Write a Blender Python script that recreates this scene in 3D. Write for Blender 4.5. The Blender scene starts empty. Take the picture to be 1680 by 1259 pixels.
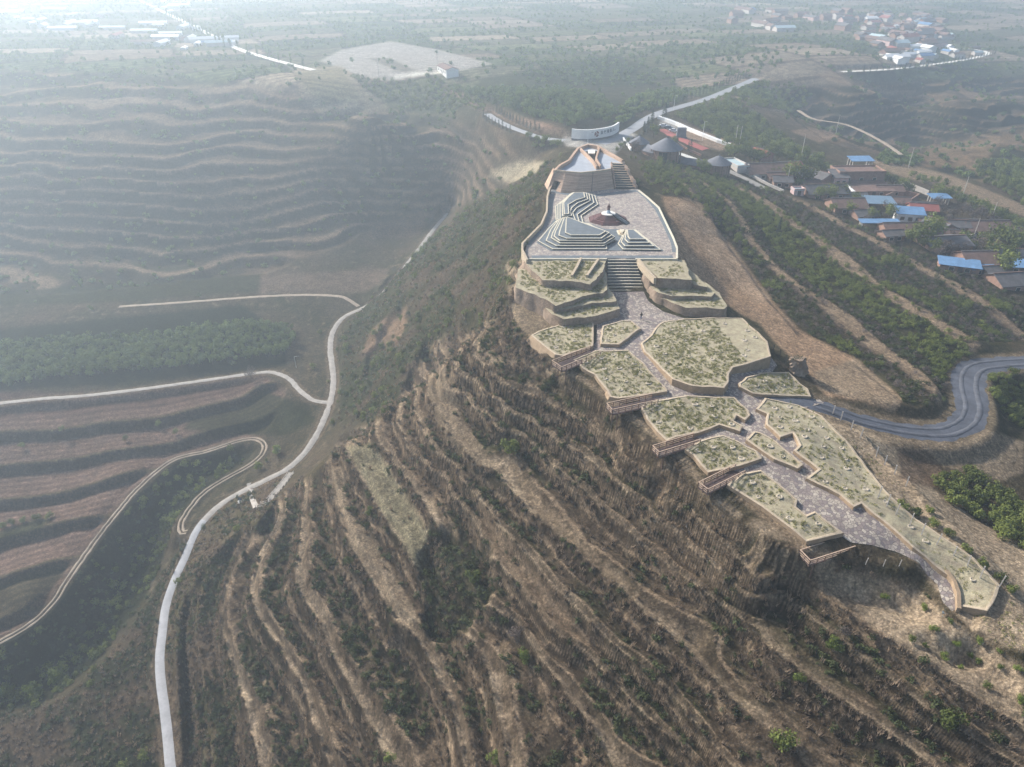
import bpy, bmesh, math, random
import numpy as np
from mathutils import Vector, Matrix
from mathutils.geometry import delaunay_2d_cdt
from mathutils.bvhtree import BVHTree

# ------------------------------------------------------------------ camera, sky, sun, exposure
SC = bpy.context.scene
COL = SC.collection
IW, IH, FPX, CX, CY = 1680.0, 1259.0, 1165.0, 840.0, 629.5
PITCH = math.radians(32.05)
CAMZ = 65.0
cam_d = bpy.data.cameras.new('camera')
cam_d.sensor_width = 36.0
cam_d.lens = FPX / IW * 36.0
cam_d.clip_start = 0.5
cam_d.clip_end = 30000.0
cam = bpy.data.objects.new('camera', cam_d)
cam.location = (0, 0, CAMZ)
cam.rotation_euler = (math.pi / 2 - PITCH, 0, 0)
COL.objects.link(cam)
SC.camera = cam

SUN_EL = math.radians(31.0)
SUN_AZ = math.atan2(0.66, -0.75)            # direction towards the sun on the ground plane
sun_vec = Vector((math.cos(SUN_AZ) * math.cos(SUN_EL), math.sin(SUN_AZ) * math.cos(SUN_EL), math.sin(SUN_EL)))
sun_d = bpy.data.lights.new('sun', 'SUN')
sun_d.energy = 5.0
sun_d.angle = math.radians(3.0)
sun_d.color = (1.0, 0.955, 0.90)
sun = bpy.data.objects.new('sun', sun_d)
sun.rotation_euler = (-sun_vec).to_track_quat('-Z', 'Y').to_euler()
sun.location = (-200, 200, 300)
COL.objects.link(sun)

world = bpy.data.worlds.new('World')
SC.world = world
world.use_nodes = True
wn = world.node_tree.nodes
bg = wn['Background']
sky = wn.new('ShaderNodeTexSky')
sky.sky_type = 'NISHITA'
sky.sun_disc = False
sky.sun_elevation = SUN_EL
sky.sun_rotation = math.atan2(sun_vec.x, sun_vec.y)
sky.dust_density = 3.0
world.node_tree.links.new(sky.outputs[0], bg.inputs[0])
bg.inputs[1].default_value = 0.12
SC.view_settings.view_transform = 'Standard'
SC.view_settings.look = 'None'
SC.view_settings.exposure = 0.6
SC.view_settings.gamma = 1.0
SC.cycles.use_denoising = True
SC.cycles.max_bounces = 5
SC.cycles.diffuse_bounces = 2
SC.cycles.glossy_bounces = 1
SC.cycles.transmission_bounces = 1
SC.cycles.transparent_max_bounces = 4
SC.cycles.volume_bounces = 2

# ------------------------------------------------------------------ pixel <-> world
CP, SP = math.cos(PITCH), math.sin(PITCH)
def raydir(px, py):
    dx = (np.asarray(px, float) - CX) / FPX
    dy = -(np.asarray(py, float) - CY) / FPX
    return dx, CP + dy * SP, -SP + dy * CP
def unproj(px, py, z):
    dx, dy, dz = raydir(px, py)
    t = (np.asarray(z, float) - CAMZ) / dz
    return t * dx, t * dy
def P3(px, py, z):
    x, y = unproj(px, py, z)
    return Vector((float(x), float(y), float(z)))
def proj(x, y, z):
    zz = z - CAMZ
    fw = y * CP - zz * SP
    up = y * SP + zz * CP
    return CX + FPX * x / fw, CY - FPX * up / fw

# ------------------------------------------------------------------ noise
def _hash(ix, iy, seed):
    h = (ix.astype(np.int64) * 374761393 + iy.astype(np.int64) * 668265263 + seed * 974711) & 0xFFFFFFFF
    h = ((h ^ (h >> 13)) * 1274126177) & 0xFFFFFFFF
    return ((h ^ (h >> 16)) & 0xFFFF) / 65535.0
def vnoise(x, y, seed=0):
    ix = np.floor(x); iy = np.floor(y)
    fx = x - ix; fy = y - iy
    fx = fx * fx * (3 - 2 * fx); fy = fy * fy * (3 - 2 * fy)
    a = _hash(ix, iy, seed); b = _hash(ix + 1, iy, seed)
    c = _hash(ix, iy + 1, seed); d = _hash(ix + 1, iy + 1, seed)
    return (a + (b - a) * fx) * (1 - fy) + (c + (d - c) * fx) * fy
def fbm(x, y, oct=4, seed=0, gain=0.5):
    s = 0; a = 1.0; n = 0
    for o in range(oct):
        c_, s_ = math.cos(.65 + 1.1 * o), math.sin(.65 + 1.1 * o); f_ = 2 ** o
        s = s + a * (vnoise((x * c_ - y * s_) * f_ + 17.3 * o, (x * s_ + y * c_) * f_ - 9.1 * o, seed + o) - 0.5)
        n += a; a *= gain
    return 2 * s / n                      # about -1..1
def sstep(a, b, x):
    t = np.clip((x - a) / (b - a), 0, 1)
    return t * t * (3 - 2 * t)

# ------------------------------------------------------------------ traced lines (photo pixels + height)
def seg(pts, step=22.0):
    """resample polyline of tuples so that consecutive points are <= step px apart"""
    out = []
    for a, b in zip(pts[:-1], pts[1:]):
        if a[0] is None: continue
        if b[0] is None: out.append(tuple(a)); continue
        n = max(1, int(math.hypot(b[0] - a[0], b[1] - a[1]) / step))
        for i in range(n):
            t = i / n
            out.append(tuple(a[k] + (b[k] - a[k]) * t for k in range(len(a))))
    out.append(tuple(pts[-1]))
    return out
def zline(pts, z0, z1=None):
    z1 = z0 if z1 is None else z1
    n = len(pts)
    L = [0]
    for a, b in zip(pts[:-1], pts[1:]):
        L.append(L[-1] + math.hypot(b[0] - a[0], b[1] - a[1]))
    return [(p[0], p[1], z0 + (z1 - z0) * l / L[-1]) for p, l in zip(pts, L)]

# near slope: terrace crest lines, index k, heights at both ends
SLOPE = {
 0: zline([(838,500),(848,535),(900,588),(950,632),(998,673),(1035,707),(1072,745),(1110,777),(1150,806),(1200,850),(1260,897),(1312,917),(1390,921),(1450,936),(1510,951),(1540,985),(1556,1008),(1600,1045),(1680,1098)], -6, -14.2),
 1: zline([(777,587),(807,620),(870,643),(927,673),(977,703),(1020,737),(1060,770),(1103,802),(1131,838),(1162,869),(1197,895),(1230,915),(1307,939),(1353,973),(1387,1000),(1453,1047),(1520,1087),(1603,1137),(1680,1187),(1760,1240)], -11.5, -16.8),
 2: zline([(750,612),(790,640),(850,680),(905,715),(960,752),(1010,788),(1040,810)], -14.3, -15.6) + [(None,)] + zline([(1252,942),(1287,970),(1353,1030),(1437,1093),(1520,1160),(1620,1217),(1700,1270)], -17, -19.5),
 3: zline([(725,625),(773,655),(807,683),(850,710),(893,743),(923,773),(960,803),(1000,840),(1040,873),(1080,907),(1120,943),(1163,977),(1230,1020),(1270,1067),(1327,1110),(1413,1173),(1487,1217),(1560,1275)], -18, -22.3),
 4: zline([(705,612),(700,640),(715,675),(735,705),(770,745),(800,765),(840,800),(877,840),(920,873),(960,913),(1003,950),(1033,977),(1060,1007),(1093,1037),(1120,1060),(1187,1113),(1253,1183),(1330,1270)], -21, -25.2),
 5: zline([(685,640),(690,690),(710,740),(745,775),(790,820),(830,870),(863,903),(893,943),(927,977),(970,1023),(1003,1053),(1043,1083),(1093,1123),(1150,1190),(1215,1275)], -24, -28.2),
 6: zline([(650,690),(665,735),(700,760),(740,795),(783,853),(807,907),(847,950),(870,983),(893,1017),(927,1047),(970,1073),(1003,1107),(1060,1167),(1120,1220),(1170,1275)], -27.5, -31.3),
 7: zline([(615,705),(640,740),(668,785),(705,845),(735,900),(762,945),(800,985),(847,1015),(893,1085),(943,1150),(977,1190),(1030,1275)], -30.5, -34.8),
 8: zline([(563,733),(600,790),(625,840),(660,890),(690,945),(725,985),(755,1020),(790,1080),(815,1160),(845,1275)], -34, -39),
 9: zline([(537,765),(548,810),(565,867),(587,913),(620,960),(647,1013),(672,1032),(700,1075),(735,1140),(765,1275)], -39, -45),
 10: zline([(500,800),(492,860),(480,925),(493,970),(520,1007),(533,1047),(560,1093),(587,1140),(615,1190),(650,1275)], -47, -53),
 11: zline([(455,850),(425,900),(410,960),(413,983),(437,1023),(467,1073),(500,1130),(510,1173),(527,1217),(550,1275)], -56, -62),
 12: zline([(400,870),(370,930),(358,1000),(370,1060),(395,1130),(410,1190),(425,1275)], -66, -73),
}
LANE = [(735,350,-57),(715,372,-59.5),(690,405,-62.5),(655,450,-66),(625,485,-68),(600,503,-69),(565,520,-70),(546,545,-71),(542,575,-71.5),(547,620,-72),(541,662,-72.2),(520,712,-73.5),(495,748,-75),(470,770,-76),(435,788,-77),(400,805,-78),(370,822,-79),(340,848,-80),(320,875,-81.3),(303,915,-82.5),(285,955,-83.5),(272,995,-84.5),(266,1040,-85),(262,1080,-85.5),(264,1120,-86),(270,1165,-86.5),(275,1210,-87),(280,1262,-87.5),(288,1310,-88.3)]
BRANCH = [(541,660,-72.2),(515,657,-72.2),(492,641,-72.3),(475,622,-72.4),(455,613,-72.5),(430,611,-72.6),(350,622,-73),(250,636,-73.3),(150,648,-73.6),(60,655,-73.8),(-40,666,-74)]
TRACK_A = [(588,503,-69.5),(572,492,-68.5),(555,486,-68),(500,484,-67.8),(420,487,-67.6),(300,496,-67.8),(195,503,-68)]
TRACK_B = [(307,872,-81.5),(297,872,-81.8),(300,852,-81.5),(330,812,-80.5),(370,785,-79.8),(410,763,-79.3),(430,745,-79),(434,731,-79),(425,722,-79),(410,720,-79),(385,725,-79.2),(340,740,-79.7),(290,752,-80.3),(255,775,-81),(220,808,-82),(195,838,-83),(165,875,-84),(140,910,-85),(112,950,-86),(90,985,-87),(55,1020,-88),(0,1053,-89),(-60,1080,-90)]
DARKROAD = [(1262,655,-7.3),(1300,656,-7.9),(1350,668,-9),(1420,692,-11),(1500,708,-13),(1555,708,-14),(1588,690,-14.8),(1595,665,-15.6),(1588,630,-16.6),(1600,605,-17.6),(1640,597,-18.6),(1720,592,-20)]
MAINROAD = [(985,236,-7),(1015,224,-7.5),(1040,210,-8),(1060,196,-8.6),(1085,184,-9.2),(1120,174,-10),(1160,162,-11),(1200,146,-12),(1240,129,-13)]
SIDEROAD = [(800,187,-12),(815,197,-11.5),(835,207,-10.5),(858,216,-9.2),(890,226,-8),(930,231,-7.2)]
FARROAD_L = [(205,-10,-5),(300,35,-5),(350,60,-5),(390,80,-5),(430,93,-5.5),(470,104,-6),(525,118,-6.2)]
FARROAD_R = [(1380,118,-15),(1460,114,-17),(1530,106,-19),(1590,97,-21),(1622,88,-21),(1605,82,-20),(1580,80,-19)]
DIRTROAD = [(1310,180,-22),(1260,195,-17),(1300,225,-18),(1360,245,-19),(1430,262,-21),(1480,268,-22)]

PTS = [  # ridge top
 (870,418,0),(1105,418,0),(985,370,0),(912,316,0),(1045,312,0),(985,330,0),(930,400,0),(1060,400,0),(960,280,-.5),(950,250,-3),(1010,262,-3),
 (1025,482,-4.6),(1060,520,-5),(1040,590,-5.6),(1100,640,-6.4),(1210,625,-6.5),(1240,700,-7.2),(1330,770,-8),(1390,830,-8.8),(1440,880,-9.6),(1500,930,-11),(1545,975,-12.6),
 (1160,580,-5.6),(1020,610,-6),(1130,680,-7),(1185,740,-7.8),(1280,820,-9),(1350,720,-8),(1450,800,-9),(1400,690,-8.5),
 (912,600,-6.6),(998,672,-7.6),(1072,745,-8.4),(900,520,-6),(880,450,-4),(840,480,-5),(1130,440,-4),(1160,490,-6),
 # right flank
 (1130,330,-4),(1100,345,-1.5),(1125,420,-3),(1180,390,-9),(1190,480,-9.5),(1255,490,-11),(1310,545,-12),(1400,590,-13),(1475,655,-11.2),(1280,570,-9.5),(1340,610,-10),(1440,645,-10.8),(1425,625,-12),
 (1250,440,-12),(1400,520,-14.2),(1200,330,-9),(1100,280,-7),(1060,265,-5.5),(1500,620,-14),(1545,650,-13.5),
 (1307,457,-13.6),(1453,547,-15),(1560,612,-15.5),(1253,333,-14),(1387,413,-16),(1520,500,-17.5),(1608,552,-17.8),(1450,430,-18.5),(1600,500,-20),(1560,570,-16.2),
 (1430,380,-21),(1597,453,-23),(1680,500,-24),(1330,300,-19),(1250,285,-16),(1400,320,-21),(1500,370,-22.5),(1640,430,-25),(1600,380,-25),(1680,560,-23),(1640,540,-21),
 (1560,310,-24),(1450,275,-22),(1680,345,-28),(1510,290,-23.5),(1620,325,-26),(1530,240,-40),(1590,232,-42),(1400,212,-36),(1480,190,-42),(1350,175,-27),(1600,155,-36),(1680,160,-38),(1620,262,-31),(1680,235,-32),(1680,290,-31),(1500,222,-42),(1440,235,-34),(1380,225,-26),
 (1250,170,-14),(1320,130,-14),(1450,152,-20),(1560,140,-26),(1400,150,-18),(1500,100,-18),(1660,110,-26),(1250,215,-16),(1300,250,-17),(1180,200,-13),(1560,165,-24),(1600,60,-18),(1680,60,-19),(1450,60,-14),(1300,60,-12),
 # saddle, sign, far centre
 (978,224,-7),(940,226,-7),(900,185,-6),(850,160,-8),(950,160,-6),(1000,180,-5),(1050,160,-13),(1030,185,-10),(1110,150,-14),(900,100,-6),(1100,100,-10),(760,90,-6),(660,100,-6),(800,130,-7),(1130,225,-9.6),(1180,245,-10.6),(1092,262,-9.5),(1180,280,-13),(1060,235,-8),(1150,190,-11),(930,213,-4),(880,205,-7),
 (620,75,-5),(750,70,-6),(1000,50,-8),(1200,50,-11),(800,30,-5),(600,30,-3),(400,30,-3),(1000,10,-8),(1400,15,-12),(1680,10,-14),(0,10,-4),(200,20,-4),
 # left plateau and hillside
 (590,172,-9.5),(500,150,-7.5),(400,130,-6),(300,124,-6),(150,112,-4),(0,106,-3),(636,180,-12),(570,130,-7),(760,170,-11),(700,130,-8),(300,80,-5),(0,70,-3),(520,110,-6),
 (0,430,-66),(200,430,-66),(400,422,-66),(540,430,-65),(0,500,-68.6),(150,495,-68.4),(420,460,-67),(300,470,-67.5),(560,470,-68),(620,455,-66.5),
 (0,200,-19),(150,200,-19),(300,200,-20),(450,200,-21),(550,205,-22),(0,300,-39),(150,300,-39),(300,300,-39),(450,300,-41),(560,300,-43),(0,380,-57),(200,380,-57),(400,380,-58),(560,380,-59),(640,365,-60),(660,340,-53),
 (640,260,-34),(700,240,-29),(760,250,-30),(700,320,-48),(780,280,-33),(840,285,-23),(880,270,-18),(820,225,-15),(880,243,-12),(740,205,-22),(620,215,-25),(900,250,-10),
 # left flank of the ridge
 (862,418,-1.5),(890,330,-1.5),(905,275,-2.5),(860,300,-12),(820,322,-22),(760,352,-35),(705,402,-48),(645,462,-60),(612,500,-66.5),(850,380,-10),(800,400,-21),(750,440,-34),(700,470,-43),(825,470,-14),(785,520,-22),(700,540,-40),(650,560,-52),(600,600,-63),(575,640,-68),(765,565,-23),(650,640,-48),(590,690,-61),(560,710,-66),(640,520,-58),(610,560,-65),
 # left fields
 (0,560,-71),(240,540,-70.5),(450,540,-70.5),(480,600,-72),(0,630,-72.8),(250,610,-72.5),(0,690,-74.6),(200,678,-74.6),(390,640,-74),(0,735,-78),(250,715,-77.8),(400,690,-77),(0,790,-81),(150,775,-80.8),(280,740,-80),(0,850,-83),(120,820,-82.5),(0,930,-86),(100,900,-85),(0,1020,-88.5),(450,680,-76),(500,690,-75),
 # gully
 (410,742,-82),(360,770,-85),(310,805,-87),(260,860,-90.5),(230,900,-93),(190,960,-95),(140,1030,-97),(80,1085,-98.5),(0,1125,-100),(290,850,-87),(260,950,-88.5),(215,1020,-89),(160,1090,-91),(110,1140,-92.5),(40,1168,-94),(-40,1172,-95),(0,1259,-94),(150,1230,-91),(200,1140,-89.5),(225,1259,-88.5),(100,1200,-93),
 # bottom right
 (1680,1000,-12.8),(1600,940,-11.8),(1510,850,-10.6),(1420,760,-9.6),(1570,790,-16),(1650,830,-17.5),(1600,745,-15.5),(1680,730,-18),(1520,770,-15),(1600,850,-15.5),(1680,900,-15.5),(1680,640,-22),(1655,690,-20),(1560,840,-13.5),(1640,910,-13.6),
 (1500,1010,-15.5),(1600,1085,-16.5),(1420,980,-15),
]
for l in SLOPE.values(): PTS += seg(l, 26)
for l in (LANE, BRANCH, TRACK_A, TRACK_B, DARKROAD, MAINROAD, SIDEROAD, FARROAD_L, FARROAD_R): PTS += seg(l, 30)
WPTS = [(-300,100,-95),(-380,260,-75),(-420,330,-68),(-600,480,0),(300,120,-45),(420,300,-45),(0,28,-36),(60,26,-22),(-60,45,-70),(120,45,-18),(180,80,-22),(-120,60,-92)]
for yy in (1500, 3000, 7500):
    for uu in (-1, -.5, 0, .5, 1): WPTS.append((uu * yy, yy, -6 - 6 * (uu > .2)))

OFF = 27.0
Y0, Y1 = 10.0, 7000.0
def st(x, y): return np.asarray(x) / (np.asarray(y) + OFF), np.log(np.asarray(y))
def tps_fit(S, T, Z, lam=1e-5):
    n = len(S)
    r2 = (S[:, None] - S) ** 2 + (T[:, None] - T) ** 2
    K = 0.5 * r2 * np.log(r2 + 1e-12) + lam * np.eye(n)
    Pm = np.stack([np.ones(n), S, T], 1)
    A = np.zeros((n + 3, n + 3)); A[:n, :n] = K; A[:n, n:] = Pm; A[n:, :n] = Pm.T
    w = np.linalg.solve(A, np.concatenate([Z, np.zeros(3)]))
    def ev(s, t):
        sh = s.shape; s = s.ravel(); t = t.ravel(); out = np.empty(len(s))
        for i in range(0, len(s), 8000):
            a = s[i:i + 8000]; b = t[i:i + 8000]
            r2 = (a[:, None] - S) ** 2 + (b[:, None] - T) ** 2
            out[i:i + 8000] = (0.5 * r2 * np.log(r2 + 1e-12)) @ w[:n] + w[n] + w[n + 1] * a + w[n + 2] * b
        return out.reshape(sh)
    return ev
def px_arrays(pts):
    a = np.array(pts, float)
    x, y = unproj(a[:, 0], a[:, 1], a[:, 2])
    return x, y, a[:, 2]
def dedupe(S, T, *rest, eps=0.004):
    key = {}
    for i in range(len(S)):
        key.setdefault((round(S[i] / eps), round(T[i] / eps)), i)
    idx = np.array(sorted(key.values()))
    return (S[idx], T[idx]) + tuple(r[idx] for r in rest)

NU, NV = 1180, 1520
UMAX = 1.2
gu = np.linspace(-UMAX, UMAX, NU)
gt = np.linspace(math.log(Y0), math.log(Y1), NV)
CU, CV = 310, 440
cu = np.linspace(-UMAX, UMAX, CU); ct = np.linspace(gt[0], gt[-1], CV)
def upsample(c):
    """coarse (CV,CU) -> fine (NV,NU), cubic-ish (bilinear on a fine enough grid)"""
    fi = np.linspace(0, CV - 1, NV); fj = np.linspace(0, CU - 1, NU)
    def cub(a, f, n):
        i = np.clip(np.floor(f).astype(int), 0, n - 2); t = (f - i)[:, None]
        p0 = a[np.clip(i - 1, 0, n - 1)]; p1 = a[i]; p2 = a[i + 1]; p3 = a[np.clip(i + 2, 0, n - 1)]
        return p1 + 0.5 * t * (p2 - p0 + t * (2 * p0 - 5 * p1 + 4 * p2 - p3 + t * (3 * (p1 - p2) + p3 - p0)))
    a = cub(c, fi, CV)
    return cub(a.T.copy(), fj, CU).T
x, y, z = px_arrays(PTS)
w = np.array(WPTS, float)
x = np.concatenate([x, w[:, 0]]); y = np.concatenate([y, w[:, 1]]); z = np.concatenate([z, w[:, 2]])
S, T = st(x, y)
S, T, Z = dedupe(S, T, z)
GS, GT = np.meshgrid(gu, gt)
GY = np.exp(GT); GX = GS * (GY + OFF)
ev = tps_fit(S, T, Z, 2.5e-4)
cS, cT = np.meshgrid(cu, ct)
def soften(a, n):
    for _ in range(n):
        p = np.pad(a, 1, mode='edge'); a = (p[1:-1, 1:-1] * 2 + p[:-2, 1:-1] + p[2:, 1:-1] + p[1:-1, :-2] + p[1:-1, 2:]) / 6
    return a
ZB = upsample(soften(ev(cS, cT), 3))
ZB = np.clip(ZB, -125, 8)
# the graded ridge top gets a calm surface of its own
SITEPTS = [(870,418,0),(1105,418,0),(985,370,0),(912,316,0),(1045,312,0),(985,330,0),(930,400,0),(1060,400,0),
 (1000,440,-1.6),(1045,440,-1.6),(1025,482,-4.6),(990,482,-4.6),(1070,495,-4.8),(1060,520,-5),(1040,590,-5.6),(1100,640,-6.4),(1210,625,-6.5),(1240,700,-7.2),(1330,770,-8),(1390,830,-8.8),(1440,880,-9.6),(1500,930,-11),(1545,975,-12.6),
 (1160,580,-5.8),(1020,610,-6),(1130,680,-7),(1185,740,-7.8),(1280,820,-9),(1350,720,-7.6),(1450,800,-9),(1400,690,-8.5),(912,600,-6.6),(998,672,-7.6),(1072,745,-8.4),(900,520,-6),(870,450,-3.5),(845,500,-5.5),(1130,440,-3),(1160,490,-5.5),
 (1150,806,-9.2),(1200,850,-9.8),(1260,897,-10.4),(1312,917,-10.9),(1390,921,-11.3),(1450,936,-11.9),(1510,951,-12.4),(1540,985,-13),(1556,1008,-13.4),(1600,1045,-13.8),(1680,1098,-14.2),(1680,1000,-12.8),(1600,940,-11.8),(1510,850,-10.6),(1420,760,-9.6),(1340,660,-9),(1300,610,-8.5)]
sx, sy, sz = px_arrays(SITEPTS)
sS, sT = st(sx, sy)
ZS = upsample(tps_fit(sS, sT, sz, 2e-4)(cS, cT))
# k index field on the near slope
ks = [(p[0], p[1], p[2], k) for k, l in SLOPE.items() for p in seg(l, 26)]
ka = np.array(ks)
kx, ky = unproj(ka[:, 0], ka[:, 1], ka[:, 2])
kS, kT = st(kx, ky)
kS, kT, kv = dedupe(kS, kT, ka[:, 3], eps=0.006)
evk = tps_fit(kS, kT, kv, 1e-4)
KF = upsample(soften(evk(cS, cT), 2))
# ------------------------------------------------------------------ terracing
PXG, PYG = proj(GX, GY, np.where(np.abs(ZB - ZS) < 6, ZB, ZB))               # where each ground vertex falls in the photo (for zones traced there)
def inpoly(px, py, poly):
    inside = np.zeros(px.shape, bool)
    n = len(poly)
    xs = [p[0] for p in poly]; ys = [p[1] for p in poly]
    sel = (px > min(xs)) & (px < max(xs)) & (py > min(ys)) & (py < max(ys))
    a = px[sel]; b = py[sel]; c = np.zeros(a.shape, bool)
    for i in range(n):
        x1, y1 = poly[i][:2]; x2, y2 = poly[(i + 1) % n][:2]
        if y1 == y2: continue
        cond = (y1 > b) != (y2 > b)
        c ^= cond & (a < (x2 - x1) * (b - y1) / (y2 - y1) + x1)
    inside[sel] = c
    return inside
def blur(a, n):
    for _ in range(n):
        a = (a + np.roll(a, 1, 0) + np.roll(a, -1, 0) + np.roll(a, 1, 1) + np.roll(a, -1, 1)) / 5
    return a
def soft(poly, n=4):
    return blur(inpoly(PXG, PYG, poly).astype(float), n)
du = gu[1] - gu[0]; dt = gt[1] - gt[0]
def grad(a):
    """world-space gradient of a grid field"""
    a_s = np.gradient(a, du, axis=1); a_t = np.gradient(a, dt, axis=0)
    ax = a_s / (GY + OFF)
    ay = a_t / GY - a_s * GX / (GY + OFF) ** 2
    return ax, ay
def profile(f, r, s):
    return np.where(f < r, sstep(0, 1, f / r * 0.9 + 0.1 * f / r) * (1 - s), (1 - s) + (f - r) / (1 - r) * s)
NEARP = [(838,500),(700,555),(640,680),(560,715),(530,770),(470,800),(420,860),(380,880),(330,930),(300,1000),(295,1080),(300,1280),(200,2800),(3000,2800),(2000,1240),(1680,1098),(1556,1008),(1510,951),(1390,921),(1312,917),(1150,806),(998,673),(900,588)]
nm = soft(NEARP, 5)
warp = fbm(GX / 13, GY / 13, 4, 3) * 0.11 + fbm(GX / 4, GY / 4, 3, 9) * 0.045
k = KF + warp * nm
gx, gy = grad(KF); zx, zy = grad(ZB)
D = np.clip(-(zx * gx + zy * gy) / (gx * gx + gy * gy + 1e-9), 0, 8.5)
D = blur(D, 14)
kk = np.clip(k, 0, 13.4)
f = kk - np.floor(kk)
rr = 0.28 + 0.13 * fbm(GX / 22, GY / 22, 2, 21)
g = profile(f, rr, 0.12)
Z = ZB + nm * D * (f - g) * 1.02
F_NEAR, R_NEAR = f, rr
# lesser ledges between the main terraces, here and there
k2 = kk * 2 + fbm(GX / 11, GY / 11, 3, 23) * .22 + .5; f2 = k2 - np.floor(k2)
m2 = nm * (.35 + .65 * sstep(-.4, .0, fbm(GX / 26, GY / 26, 3, 27)))
Z = Z + m2 * D * .5 * .75 * (f2 - profile(f2, .3 + 0 * f2, .15))
Z = np.where((nm > .3) & (k < 1.25), np.maximum(Z, ZB - 1.6), Z)
# the left hillside: terraces from the height itself
HILLP = [(-200,118),(0,118),(200,125),(420,140),(590,178),(640,186),(720,195),(800,225),(880,245),(800,262),(840,300),(700,360),(640,350),(560,400),(430,448),(200,470),(0,490),(-200,500)]
hm = soft(HILLP, 5)
STEP = 4.6
hk = (8 - ZB) / STEP + (fbm(GX / 55, GY / 55, 3, 5) * 1.1 + fbm(GX / 16, GY / 16, 3, 6) * 0.25)
hf = hk - np.floor(hk)
hr = 0.5 + 0.2 * fbm(GX / 50, GY / 50, 2, 31)
hg = profile(hf, hr, 0.1)
Z += hm * STEP * (hf - hg) * (.35 + .6 * sstep(-.35, .15, fbm(GX / 45, GY / 45, 3, 33)))
# terraces of the left fields
FIELDL = {0: [(-60,712),(0,707),(130,698),(270,683),(400,655),(430,640)], 1: [(-60,768),(0,760),(100,748),(200,738),(300,722),(400,700)], 2: [(-60,830),(0,818),(80,808),(170,795),(240,775)], 3: [(-60,900),(0,885),(70,872),(140,862)], 4: [(-60,975),(0,960),(60,948),(110,930)],
          -1: [(-60,664),(0,660),(150,643),(250,634),(350,620),(430,609)]}
fk = []
for kq, l in FIELDL.items():
    for p in seg(l, 25): fk.append((p[0], p[1], -73.8 - 3.1 * max(kq, -.0) - (1.5 if kq >= 0 else 0), kq))
fa = np.array(fk); fx_, fy_ = unproj(fa[:, 0], fa[:, 1], fa[:, 2]); fS, fT = st(fx_, fy_)
fS, fT, fv = dedupe(fS, fT, fa[:, 3], eps=0.008)
KL = upsample(tps_fit(fS, fT, fv, 1e-4)(cS, cT))
LEFTP = [(-200,668),(0,662),(250,638),(430,613),(470,640),(440,700),(425,720),(385,724),(290,752),(220,806),(165,873),(112,948),(55,1018),(0,1050),(-200,1090)]
lm = soft(LEFTP, 4)
lk = KL + (fbm(GX / 15, GY / 15, 3, 41) * 0.10)
lf = lk - np.floor(lk)
lg = profile(lf, 0.17 + 0 * lf, 0.06)
Z += lm * 3.0 * (lf - lg) * 0.95
# right-hand orchard terraces
RIGHTL = {0: [(1060,268),(1130,318),(1180,385),(1260,488),(1310,545),(1400,590),(1480,655),(1500,690)],
          1: [(1120,285),(1190,340),(1240,395),(1307,457),(1387,503),(1453,547),(1503,580),(1560,630)],
          2: [(1150,275),(1187,293),(1253,333),(1307,367),(1387,413),(1453,467),(1520,505),(1570,535),(1612,556)],
          3: [(1190,285),(1260,315),(1340,345),(1410,378),(1480,410),(1540,440),(1597,470),(1680,520)]}
rk = []
for kq, l in RIGHTL.items():
    for p in seg(l, 25): rk.append((p[0], p[1], -8 - 4 * kq + .0, kq))
ra = np.array(rk); rx_, ry_ = unproj(ra[:, 0], ra[:, 1], ra[:, 2]); rS, rT = st(rx_, ry_)
rS, rT, rv = dedupe(rS, rT, ra[:, 3], eps=0.008)
KR = upsample(tps_fit(rS, rT, rv, 1e-4)(cS, cT))
RIGHTP = [(1075,272),(1130,322),(1180,390),(1260,492),(1310,549),(1400,594),(1478,655),(1500,665),(1545,660),(1568,612),(1612,560),(1700,560),(1700,505),(1597,452),(1430,378),(1330,335),(1230,300),(1150,282)]
rm = soft(RIGHTP, 4)
rkk = KR + fbm(GX / 15, GY / 15, 3, 51) * 0.10
rf = rkk - np.floor(rkk)
rg = profile(rf, 0.3 + 0 * rf, 0.3)
Z += rm * 2.2 * (rf - rg)
# eroded slopes: rills and gullies
FLANKP = [(862,418),(890,330),(905,262),(860,295),(760,350),(700,400),(640,460),(600,500),(555,560),(560,700),(640,680),(700,560),(838,505)]
fm = soft(FLANKP, 8)
gzx, gzy = grad(ZB)
gl = np.sqrt(gzx ** 2 + gzy ** 2) + 1e-6
# noise stretched along the fall line
ang = np.arctan2(blur(gzy, 20), blur(gzx, 20))
ca, sa = np.cos(0.6), np.sin(0.6)
al = GX * ca * 0.7 - GY * sa * 0.7; ac = GX * sa + GY * ca
rid = 1 - np.abs(fbm(al / 30 + 5, ac / 7, 4, 61)) * 2
Z += fm * (rid * 1.6 + fbm(GX / 5, GY / 5, 3, 62) * 0.7)
GULLP = [(430,735),(300,760),(200,850),(120,960),(40,1040),(-200,1100),(-200,1170),(60,1165),(160,1085),(240,980),(290,860),(350,800)]
gm = soft(GULLP, 8)
Z += gm * (fbm(GX / 9, GY / 9, 4, 71) * 1.6)
ERODP = [(1280,150),(1400,140),(1700,125),(1700,300),(1600,300),(1500,260),(1380,240),(1300,200)]
em = soft(ERODP, 8)
ek = (-ZB) / 4.0 + fbm(GX / 40, GY / 40, 4, 81) * 1.3
ef = ek - np.floor(ek)
Z += em * (4.0 * (ef - profile(ef, 0.45 + 0 * ef, 0.12)) + fbm(GX / 20, GY / 20, 4, 82) * 2)
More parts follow.
